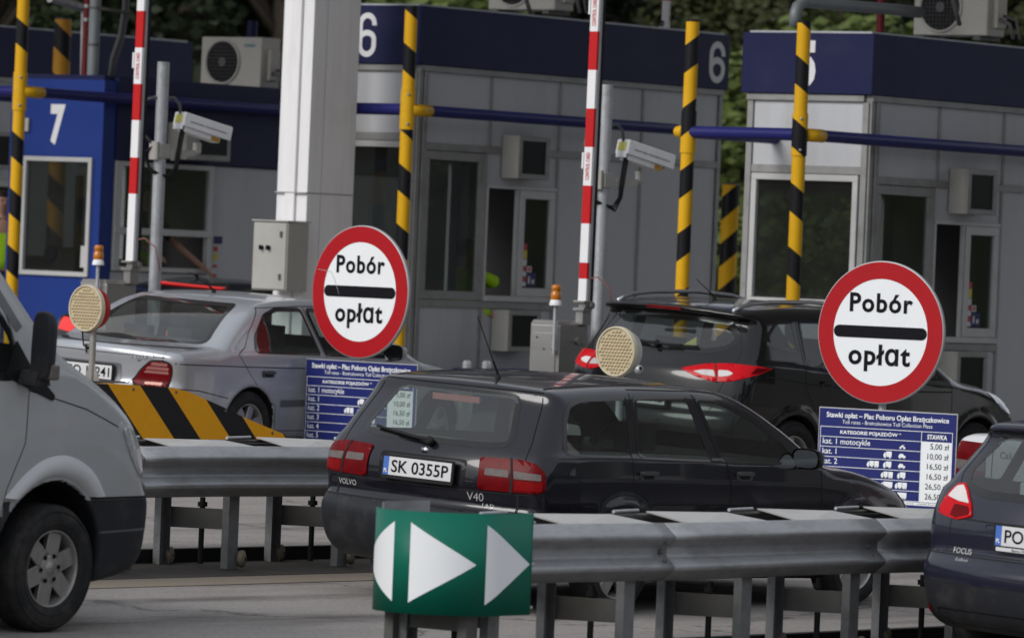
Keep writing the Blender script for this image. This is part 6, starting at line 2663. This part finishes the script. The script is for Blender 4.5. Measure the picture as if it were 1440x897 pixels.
def blue_estate():
    prof = [(.6, .24), (.22, .25), (.06, .32), (.0, .47), (.0, .615), (.04, .66), (.07, .70), (.075, .86), (.13, 1.02), (.26, 1.20), (.42, 1.40), (.36, 1.435), (.36, 1.46), (.55, 1.485), (1.1, 1.51), (1.8, 1.515), (2.3, 1.48),
            (2.7, 1.38), (3.2, 1.14), (3.5, 1.01), (3.9, .95), (4.3, .83), (4.52, .68), (4.56, .5), (4.48, .3), (4.2, .22), (2.4, .2)]
    plan = [(-.5, .79), (0, .82), (.6, .885), (1.5, .91), (3.2, .905), (4.0, .88), (4.56, .80), (5.2, .78)]
    belt = [(-.5, 1.08), (0, 1.07), (.8, 1.04), (1.5, 1.02), (2.5, .98), (3.3, .94), (3.9, .88), (4.3, .76), (4.6, .6), (5.2, .5)]
    b = Body(4.56, prof, plan, belt, LOWER, R(29), [(.95, .32, .36), (3.60, .32, .36)], rear_k=.20, front_k=.34, crown=.05, kedge=.085, step=.0235, hmax=1.62, wmax=1.0, shoulder=.016)
    p = paint('indigo_paint', (.015, .016, .030), .26, metal=.15, dirt=.04)
    v = Vehicle('estate_car', 'dark blue estate car cut by the right edge of the picture, in the nearest lane', 'car', b, 28.88, 18.01, 0, p)
    c = v.c
    v.assign(((c[:, 2] < .522) & (c[:, 0] < .72)) | ((c[:, 2] < .42) & (c[:, 0] > 3.9)), 'bumper', m_bumper)
    v.door([(1.05, 1.03), (1.06, .85), (1.20, .64), (1.40, .48), (1.42, .30), (2.08, .30), (2.12, .85), (2.08, .99), (1.95, 1.43), (1.05, 1.42)])
    v.door([(2.095, .30), (2.135, .85), (2.095, .99), (1.965, 1.43), (2.4, 1.40), (2.9, 1.2), (3.2, .96), (3.2, .6), (3.1, .30)])
    v.door([(-.60, 1.41), (.60, 1.41), (.70, 1.15), (.64, .98), (.66, .70), (-.66, .70), (-.64, .98), (-.70, 1.15)], 'rear', False, name='tailgate')
    v.window('rear_window', rounded([(-.50, 1.375), (.50, 1.375), (.635, 1.175), (.60, 1.09), (.42, 1.06), (-.42, 1.06), (-.60, 1.09), (-.635, 1.175)], .05), 'rear', m_cargl, None, .034)
    v.window('side_window', rounded([(.42, 1.12), (.58, 1.36), (1.0, 1.39), (1.0, 1.08)], .05), 'side', m_darkgl, None, .022, True)
    v.window('side_window', rounded([(1.12, 1.07), (1.12, 1.40), (1.88, 1.40), (1.98, 1.03)], .03), 'side', m_darkgl, None, .022, True)
    v.window('side_window', rounded([(2.10, 1.025), (2.01, 1.40), (2.40, 1.355), (2.8, 1.20), (3.0, 1.0)], .03), 'side', m_cargl, None, .022, True)
    v.window('windscreen', rounded([(-.58, 1.40), (.58, 1.40), (.72, 1.10), (-.72, 1.10)], .06), 'front', m_cargl, None, .022)
    for mir in (False, True):
        P = rounded([(.455, .915), (.50, .985), (.585, 1.055), (.655, 1.095), (.715, 1.085), (.735, 1.02), (.735, .925), (.70, .905), (.56, .885)], .015)
        q = v.decal('tail_lamp', P, 40, mat('tail_lamp_vivid', (.40, .004, .009), .2, 0, .25, 18., coat=.06, spec=.1, emit=(1, .01, .02), estr=.08), .010, .03, mirror=mir, skirt=.02)
        v.decal('clear_field', rounded([(.515, .985), (.59, 1.045), (.655, 1.082), (.70, 1.072), (.715, 1.01), (.60, .99)], .012), 40, mat('lamp_white', (.62, .58, .57), .12, 0, .15, coat=.5), .012, .03, q, mir)
        v.decal('lower_field', rounded([(.475, .925), (.51, .968), (.62, .972), (.62, .905), (.56, .898)], .012), 40, m_lampred, .012, .03, q, mir)
        q = v.decal('reflector', rounded([(.70, .385), (.79, .385), (.79, .335), (.70, .335)], .008), 30, m_lampred, .006, .04, mirror=mir)
        v.line('painted_crease', [(.3, .93), (1.1, .90), (2.1, .88), (3.3, .87)], 'side', width=.010, off=.001, mirror=mir)  # dark line painted in place of shade under the side fold
        handle(v, 1.35, .90, p, mir)
        handle(v, 2.35, .88, p, mir)
        v.line('shut_line', [(.12, .70), (.35, .69), (.62, .60)], 'side', width=.007, mirror=mir)
    v.line('shut_line', [(-.80, .685), (.80, .685)], 'rear', width=.008)
    v.line('painted_crease', [(-.66, .90), (-.40, .895), (.40, .895), (.66, .90)], 'rear', width=.010)  # tailgate fold shade put in as a dark line
    v.line('shut_line', [(-.85, .524), (.85, .524)], 'rear', width=.007)
    v.decal('plate_recess_shade', rounded([(-.38, .885), (.38, .885), (.30, .735), (-.30, .735)], .03), 'rear', mat('indigo_shadow', (.010, .011, .024), .4), .0015, .08)  # shaded indigo painted flat where the plate hollow lies
    v.decal('diffuser', rounded([(-.68, .375), (.68, .375), (.60, .285), (-.60, .285)], .03), 'rear', m_black, .004, .08)
    v.plate(0, .832, .045, 'PO 2X746', h=.114)
    q = MB()
    q.prism([(-.25, 0), (.25, 0), (.25, .022), (-.25, .022)], (.0425, 0, .744), (0, -1, 0), (0, 0, 1), (-.004, 0, 0))
    o = q.build('plate_strip', mat('plate_white', (.62, .62, .63)), v.root)
    text('Bemo Motors', 'lettering', m_ink, o, (.038, .07, .755), (0, -1, 0), (0, 0, 1), fit=(.14, .014))
    v.lettering('badge', 'FOCUS', m_badge, -.525, .712, 'rear', .145, .01)
    v.lettering('badge', 'EcoBoost', m_badge, -.505, .662, 'rear', .10)
    for y, w in ((-.80, -1), (.80, 1)):
        wheel(v.root, .95, y, .32, .32, .205, .21, 5, w, m_alloy)
        wheel(v.root, 3.60, y, .32, .32, .205, .21, 5, w, m_alloy)
    mirror(v, 2.75, 1.0, 1.04, p)
    seats(v, [(1.9, 1.22, 2), (1.1, 1.14, 3)], .66, .50)
    cabin_floor(v, .4, 3.2, .76, .45, 2.8, 1.0)
    q = MB()
    q.span((.52, .56), (-.42, .42), (.75, 1.12))
    q.build('parcel_blind', mat('pale_blind', (.22, .27, .26), .8), v.root, bevel=.01)
    v.finish()


blue_estate()


def black_coupe():
    prof = [(.6, .22), (.2, .23), (.04, .32), (.0, .5), (.03, .72), (.06, .82), (.14, .86), (.5, .90), (.8, 1.06), (1.05, 1.165), (1.3, 1.21), (1.7, 1.25), (2.1, 1.25), (2.5, 1.2), (3.0, .98), (3.3, .86),
            (3.9, .78), (4.25, .66), (4.32, .5), (4.25, .28), (4.0, .2), (2.4, .19)]
    plan = [(-.5, .80), (0, .83), (.6, .88), (3.0, .88), (3.8, .86), (4.3, .78), (5.2, .75)]
    belt = [(-.5, .84), (0, .84), (.8, .87), (1.5, .87), (2.5, .84), (3.3, .8), (3.9, .72), (4.3, .55), (5.2, .5)]
    b = Body(4.32, prof, plan, belt, LOWER, R(26), [(.9, .31, .345), (3.45, .31, .345)], rear_k=.14, front_k=.3, crown=.05, kedge=.09, step=.034, hmax=1.4, wmax=.98)
    v = Vehicle('coupe_car', 'low black car with red high brake light at the booth 7 service window', 'car', b, 43.1, 37.35, 0, paint('black_paint_car', (.007, .007, .008), .25))
    v.window('rear_window', rounded([(-.46, 1.125), (.46, 1.125), (.58, .93), (-.58, .93)], .05), 'rear', m_darkgl, None, .022)
    v.window('side_window', rounded([(1.1, .91), (1.4, 1.14), (2.2, 1.16), (2.6, 1.06), (2.85, .9)], .05), 'side', m_darkgl, None, .03, True)
    v.window('windscreen', rounded([(-.5, 1.15), (.5, 1.15), (.66, .92), (-.66, .92)], .06), 'front', m_darkgl, None, .022)
    lit = mat('brake_light_on', (.6, .05, .05), .3, emit=(1, .02, .02), estr=.32)
    v.decal('brake_light', rounded([(-.43, 1.185), (.43, 1.183), (.43, 1.169), (-.43, 1.169)], .006), 'rear', lit, .008, .05)
    for mir in (False, True):
        v.decal('tail_lamp', rounded([(.42, .79), (.68, .80), (.70, .68), (.46, .66)], .02), 35, lit, .006, .04, mirror=mir)
    antenna(v, 1.6, .3, 1.235, (1.45, .3, 1.30))
    for y, w in ((-.79, -1), (.79, 1)):
        wheel(v.root, .9, y, .31, .31, .2, .21, 5, w, m_alloy)
        wheel(v.root, 3.45, y, .31, .31, .2, .21, 5, w, m_alloy)
    mirror(v, 2.65, .95, .93, v.paint)
    v.finish()


black_coupe()


def van():
    prof = [(.3, .35), (.05, .42), (.0, .6), (.02, 1.4), (.06, 2.3), (.14, 2.48), (.4, 2.54), (2.0, 2.56), (3.4, 2.55), (3.85, 2.47), (4.15, 2.27), (4.55, 1.93), (4.88, 1.64), (5.04, 1.555), (5.30, 1.44), (5.56, 1.305), (5.74, 1.17), (5.83, 1.0),
            (5.87, .80), (5.92, .74), (5.93, .55), (5.87, .36), (5.5, .26), (4.9, .26), (2.5, .3)]
    plan = [(-.5, .93), (0, .95), (.4, .985), (2.5, .99), (4.4, .985), (4.9, .97), (5.3, .94), (5.7, .89), (5.9, .86), (6.4, .85)]
    belt = [(-.5, 1.38), (0, 1.38), (4.2, 1.40), (4.6, 1.42), (4.9, 1.44), (5.2, 1.37), (5.5, 1.24), (5.8, 1.0), (6.4, .8)]
    low = [(-1.2, -.05), (-1.0, -.03), (-.8, -.012), (-.6, .002), (-.3, .010), (0, 0)]
    b = Body(5.95, prof, plan, belt, low, R(7), [(1.15, .36, .42), (4.87, .38, .46)], rear_k=.03, front_k=.16, crown=.05, kedge=.075, step=.028, hmax=2.75, wmax=1.1, shoulder=.004, flare=0., depth=.42)
    p = paint('grey_van_paint', (.43, .435, .445), .32, metal=.25)
    v = Vehicle('delivery_van', 'silver grey van with dark bumper and flared wheel arch at the left edge', 'van', b, 19.68, 22.55, .82, p)
    c = v.c
    lowr = (c[:, 2] < .745) & ((c[:, 0] > 5.18) | (c[:, 0] < 4.5))
    v.assign(lowr, 'bumper', m_bumper)
    # front door, its glass, and the black triangle before the mirror
    v.door([(3.38, .45), (4.38, .45), (4.44, .80), (4.565, 1.05), (4.575, 1.345), (4.30, 1.95), (3.95, 2.25), (3.40, 2.28)])
    v.window('side_window', rounded([(3.5, 1.43), (3.5, 2.12), (3.92, 2.12), (4.26, 1.82), (4.42, 1.62), (4.44, 1.43)], .05), 'side', m_cargl, None, .035, True)
    v.window('windscreen', rounded([(-.74, 2.26), (.74, 2.26), (.88, 1.55), (-.88, 1.55)], .08), 'front', m_cargl, None, .034)
    v.window('side_window', rounded([(2.0, 1.43), (2.0, 2.12), (3.2, 2.12), (3.2, 1.43)], .08), 'side', m_darkgl, None, .035, True)
    for mir in (False, True):
        v.decal('corner_panel', rounded([(4.36, 1.42), (4.47, 1.62), (4.60, 1.46), (4.80, 1.315), (4.78, 1.285), (4.56, 1.355)], .015), 'side', m_black, .006, .05, mirror=mir)
        v.decal('a_pillar', [(4.47, 1.66), (4.52, 1.69), (4.30, 1.93), (4.02, 2.15), (3.98, 2.12), (4.27, 1.88)], 'side', mat('grey_trim', (.16, .165, .17), .4), .004, .05, mirror=mir)
        # flare over the wheel
        po = np.array([tuple(q_) for q_ in smooth_curve([(5.345, .755), (5.24, .87), (5.10, .950), (4.92, .99), (4.74, .965), (4.58, .88), (4.43, .755)], 5)])
        pi = np.array([(4.87 + .485 * math.cos(t), .38 + .485 * math.sin(t)) for t in np.linspace(.88, 2.28, len(po))])
        v.band('wheel_flare', po, pi, 'side', mat('pale_flare', (.52, .52, .53), .45, .1, .06), (-.004, .022, .032, .034, .030, .0), mir)
        v.decal('head_lamp', rounded([(5.46, 1.13), (5.54, 1.15), (5.64, 1.05), (5.70, .95), (5.70, .84), (5.64, .88), (5.54, 1.0)], .02), 'side', m_headlamp, .008, .03, mirror=mir, skirt=.015)
        v.decal('lamp_highlight', rounded([(5.60, 1.01), (5.64, 1.02), (5.685, .94), (5.68, .88), (5.64, .91)], .012), 'side', mat('lamp_white', (.62, .58, .57), .12, 0, .15, coat=.5), .0095, .03, mirror=mir)  # white patch painted as the highlight on the lamp glass
        v.line('shut_line', [(5.20, .742), (5.45, .742), (5.80, .742)], 'side', width=.014, mirror=mir)
        v.line('painted_crease', [(5.20, .545), (5.5, .552), (5.8, .56)], 'side', mat('pale_edge', (.10, .10, .105), .4), width=.012, mirror=mir)  # pale line painted as light along the bumper fold
        v.line('shut_line', [(4.57, 1.345), (4.80, 1.30), (5.10, 1.24), (5.42, 1.14)], 'side', width=.007, mirror=mir)
        v.line('step_edge', [(3.5, .545), (4.38, .545)], 'side', mat('pale_flare', (.52, .52, .53)), width=.07, off=.006, mirror=mir)
        sg = 1 if mir else -1
        q = MB()
        Pm = []
        for k, (x_, w_, h_) in enumerate(((4.50, .12, .36), (4.51, .14, .38), (4.55, .13, .37), (4.585, .10, .31), (4.595, .04, .2))):
            row = []
            for t in np.linspace(0, 2 * math.pi, 20, endpoint=False):
                cx, cz = math.cos(t), math.sin(t)
                row.append((x_, sg * 1.10 + w_ / 2 * math.copysign(abs(cx) ** .55, cx), 1.60 + h_ / 2 * math.copysign(abs(cz) ** .55, cz)))
            Pm.append(row)
        q.grid(Pm, close=True)
        q.add(Pm[0], [tuple(range(20))])
        q.prism([(4.46, 1.38), (4.60, 1.38), (4.58, 1.46), (4.50, 1.46)], (0, sg * .95, 0), (1, 0, 0), (0, 0, 1), (0, sg * .16, 0))
        o = q.build('mirror', m_bumper, v.root, bevel=.006)
        q = MB()
        q.span((4.53, 4.605), (sg * 1.172, sg * 1.11), (1.415, 1.50))
        q.build('indicator', m_lampclear, o, bevel=.012)
        handle(v, 3.55, 1.12, m_black, mir)
    m_w = mat('van_alloy', (.33, .315, .30), .4, .6, .08, 8., dirt=(.10, .085, .07), dirt_amt=.5, dscale=9)
    for y, w in ((-.86, -1), (.86, 1)):
        wheel(v.root, 1.15, y, .355, .355, .235, .215, 6, w, m_w, spoke_w=.088, hub=.075, holes=6)
        wheel(v.root, 4.90, y, .355, .355, .235, .215, 6, w, m_w, spoke_w=.088, hub=.075, holes=6)
    seats(v, [(3.55, 1.75, 2)], .75, 1.0)
    cabin_floor(v, 3.2, 5.0, .88, .85, 4.35, 1.38)
    v.finish()


van()

# ---------------------------------------------------------------- people
m_skin = mat('skin', (.36, .21, .155), .55, 0, .08, 12.)
m_hair = mat('dark_hair', (.02, .016, .013), .7, 0, .3, 30.)
m_hivis = mat('high_visibility_cloth', (.36, .62, .02), .7, 0, .1, 14.)
m_blackcloth = mat('black_cloth', (.015, .015, .017), .85, 0, .2, 20.)
m_trousers = mat('navy_trousers', (.018, .02, .035), .85, 0, .2, 20.)


def skin_mesh(name, J, edges, m, parent, level=2, root=None):
    ks = list(J)
    me = bpy.data.meshes.new(name)
    me.from_pydata([J[k][0] for k in ks], [(ks.index(a), ks.index(b)) for a, b in edges], [])
    o = bpy.data.objects.new(name, me)
    C.objects.link(o)
    o.parent = parent
    md = o.modifiers.new('skin', 'SKIN')
    md.use_smooth_shade = True
    lay = me.skin_vertices[0] if me.skin_vertices else None
    if lay is None:
        bm = bmesh.new()
        bm.from_mesh(me)
        bm.verts.layers.skin.verify()
        bm.to_mesh(me)
        bm.free()
        lay = me.skin_vertices[0]
    for i, k in enumerate(ks):
        r = J[k][1]
        lay.data[i].radius = r if isinstance(r, tuple) else (r, r)
        lay.data[i].use_root = (k == (root or ks[0]))
    ms = o.modifiers.new('smooth', 'SUBSURF')
    ms.levels = ms.render_levels = level
    me.materials.append(m)
    dg = bpy.context.evaluated_depsgraph_get()
    e = bpy.data.meshes.new_from_object(o.evaluated_get(dg))
    o.modifiers.clear()
    o.data = e
    e.name = name
    for p in e.polygons:
        p.use_smooth = True
    return o


def person(label, loc, face, arms, legs=None, rotz=LANE_ROT, sleeve=False, vest=True):
    """face: heading in the local frame; arms: {'left': (elbow, wrist), 'right': ...} in the body's own frame (x ahead, y to the left)"""
    t = thing('person', label, 'person', loc, rotz + face)
    J = {'pelvis': ((0, 0, .96), (.15, .11)), 'waist': ((.01, 0, 1.12), (.135, .10)), 'chest': ((.0, 0, 1.32), (.165, .115)), 'neck': ((.0, 0, 1.49), .055),
         'throat': ((.01, 0, 1.555), .052), 'jaw': ((.03, 0, 1.60), (.062, .07)), 'head': ((.015, 0, 1.675), (.078, .095)), 'crown': ((.0, 0, 1.735), (.06, .075))}
    E = [('pelvis', 'waist'), ('waist', 'chest'), ('chest', 'neck'), ('neck', 'throat'), ('throat', 'jaw'), ('jaw', 'head'), ('head', 'crown')]
    for sd, sg in (('left', 1), ('right', -1)):
        el, wr = arms[sd]
        el, wr = Vector(el), Vector(wr)
        J[sd + 'shoulder'] = ((0, sg * .19, 1.43), .065)
        J[sd + 'elbow'] = (tuple(el), .043)
        J[sd + 'wrist'] = (tuple(wr), .028)
        d = (wr - el).normalized()
        side = d.cross(Vector((0, 0, 1)))
        side = side.normalized() if side.length > .1 else Vector((0, 1, 0))
        palm = wr + d * .055
        J[sd + 'palm'] = (tuple(palm), (.036, .02))
        E += [('chest', sd + 'shoulder'), (sd + 'shoulder', sd + 'elbow'), (sd + 'elbow', sd + 'wrist'), (sd + 'wrist', sd + 'palm')]
        up = side.cross(d)
        for k, (off, ln) in enumerate(((-.03, .062), (-.010, .075), (.010, .07), (.028, .055))):
            b0 = palm + side * off + d * .03
            b1 = b0 + d * ln * .55 - up * .012
            b2 = b1 + d * ln * .45 - up * .028
            J[f'{sd}f{k}a'], J[f'{sd}f{k}b'], J[f'{sd}f{k}c'] = (tuple(b0), .0095), (tuple(b1), .0085), (tuple(b2), .007)
            E += [(sd + 'palm', f'{sd}f{k}a'), (f'{sd}f{k}a', f'{sd}f{k}b'), (f'{sd}f{k}b', f'{sd}f{k}c')]
        th = palm - d * .015 - side * .045 * sg - up * .012
        J[sd + 'thumb'] = (tuple(th), .0105)
        J[sd + 'thumbtip'] = (tuple(th + d * .045 - side * .012 * sg), .008)
        E += [(sd + 'palm', sd + 'thumb'), (sd + 'thumb', sd + 'thumbtip')]
        kn, an = (legs or {}).get(sd, ((.03, sg * .11, .50), (-.02, sg * .12, .08)))
        J[sd + 'hip'] = ((0, sg * .095, .88), .088)
        J[sd + 'knee'] = (kn, .058)
        J[sd + 'ankle'] = (an, .038)
        J[sd + 'toe'] = ((an[0] + .17, an[1] + sg * .02, .035), (.04, .03))
        E += [('pelvis', sd + 'hip'), (sd + 'hip', sd + 'knee'), (sd + 'knee', sd + 'ankle'), (sd + 'ankle', sd + 'toe')]
    bd = skin_mesh('body', J, E, m_skin, t, 2, 'pelvis')
    # clothes follow the body
    T = {'hem': ((0, 0, .90), (.165, .125)), 'waist': ((.01, 0, 1.12), (.155, .12)), 'chest': ((0, 0, 1.32), (.185, .135)), 'collar': ((0, 0, 1.465), (.085, .075))}
    TE = [('hem', 'waist'), ('waist', 'chest'), ('chest', 'collar')]
    for sd, sg in (('left', 1), ('right', -1)):
        el = Vector(arms[sd][0])
        sh = Vector((0, sg * .19, 1.43))
        T[sd] = (tuple(sh), .082)
        cuff = sh.lerp(el, 1.0 if sleeve else .8)
        T[sd + 'cuff'] = (tuple(cuff), .072 if sleeve else .060)
        TE += [('chest', sd), (sd, sd + 'cuff')]
        if sleeve:
            T[sd + 'hand'] = (tuple(el.lerp(Vector(arms[sd][1]), .95)), .043)
            TE += [(sd + 'cuff', sd + 'hand')]
    skin_mesh('jacket' if sleeve else 'shirt', T, TE, m_hivis if sleeve else m_blackcloth, t, 2, 'chest')
    if vest:
        V = {'hem': ((0, 0, .88), (.178, .138)), 'waist': ((.01, 0, 1.12), (.168, .133)), 'chest': ((0, 0, 1.32), (.197, .147)), 'collar': ((-.01, 0, 1.45), (.10, .085)),
             'ls': ((0, .14, 1.42), .088), 'rs': ((0, -.14, 1.42), .088)}
        skin_mesh('vest', V, [('hem', 'waist'), ('waist', 'chest'), ('chest', 'collar'), ('chest', 'ls'), ('chest', 'rs')], m_hivis, t, 2, 'chest')
    L_ = {'belt': ((0, 0, .97), (.158, .12)), 'seat': ((0, 0, .88), (.15, .12))}
    LE = [('belt', 'seat')]
    for sd, sg in (('left', 1), ('right', -1)):
        kn, an = (legs or {}).get(sd, ((.03, sg * .11, .50), (-.02, sg * .12, .08)))
        L_[sd + 'hip'] = ((0, sg * .095, .84), .105)
        L_[sd + 'knee'] = (kn, .075)
        L_[sd + 'cuff'] = ((an[0], an[1], an[2] + .03), .062)
        LE += [('seat', sd + 'hip'), (sd + 'hip', sd + 'knee'), (sd + 'knee', sd + 'cuff')]
    skin_mesh('trousers', L_, LE, m_trousers, t, 2, 'belt')
    q = MB()
    q.lathe([(.088, -.045), (.094, 0), (.088, .05), (.06, .085), (.001, .10)], (-.018, 0, 1.685), (-.35, 0, 1), n=24)
    q.build('hair', m_hair, t)
    for sg in (-1, 1):
        q = MB()
        q.lathe([(.001, -.01), (.009, -.005), (.010, 0), (.006, .007), (.001, .009)], (.095, sg * .031, 1.672), (1, 0, 0), n=10)
        q.build('eye', m_screen, bd)
        q = MB()
        q.lathe([(.001, -.02), (.02, -.015), (.028, 0), (.02, .012), (.001, .014)], (.0, sg * .078, 1.66), (-.3, sg, 0), n=12)
        q.build('ear', m_skin, bd)
    q = MB()
    q.prism([(0, 0), (.03, .0), (.012, .045)], (.088, -.008, 1.632), (1, 0, 0), (0, 0, 1), (0, .016, 0))
    q.build('nose', m_skin, bd, bevel=.005)
    q = MB()
    q.span((.09, .098), (-.022, .022), (1.606, 1.614))
    q.build('mouth', mat('lips', (.25, .09, .08)), bd)
    return t


# the collector of booth 7 reaches out of the lower window, palm on the sill towards the black car
a7, b7 = 45.82 + 1.18, 39.88 + .40
person('toll collector in black shirt and yellow vest reaching an arm out of booth 7', lanep(a7, b7, .30), R(-90),
       {'left': ((.30, .20, 1.14), (.46, .44, .93)), 'right': ((.12, -.30, 1.16), (.34, -.22, 1.06))})
# the collector of booth 6 sits on a stool, elbow in the open hatch
_x, _y = 44.66 + 1.30, 34.9 + .31
person('toll collector in bright green jacket with an elbow in the open hatch of booth 6', lanep(_x, _y, .05), R(-60),
       {'left': ((.29, .05, 1.36), (.10, -.10, 1.46)), 'right': ((.05, -.27, 1.15), (.28, -.16, 1.05))},
       {'left': ((.20, .44, .84), (.20, .46, .33)), 'right': ((.20, .24, .84), (.20, .25, .33))}, sleeve=True, vest=False)
_t = thing('stool', 'round stool under the collector sitting inside booth 6', 'stool', lanep(_x, _y, .30))
MB().cyl((0, 0, .46), (0, 0, .52), .17, n=24).build('seat', m_dark, _t, bevel=.01)
MB().cyl((0, 0, .02), (0, 0, .458), .03, n=12).build('column', m_steel_dk, _t)
MB().cyl((0, 0, 0), (0, 0, .018), .2, n=24).build('base', m_steel_dk, _t)
_a, _h = on_b(1, 330, 43.0)
person('man in high visibility vest standing behind the striped post at the left edge', lanep(_a, 43.0, _h - 1.30), R(-120),
       {'left': ((-.02, .27, 1.16), (.12, .25, .93)), 'right': ((-.02, -.27, 1.16), (.10, -.25, .93))})
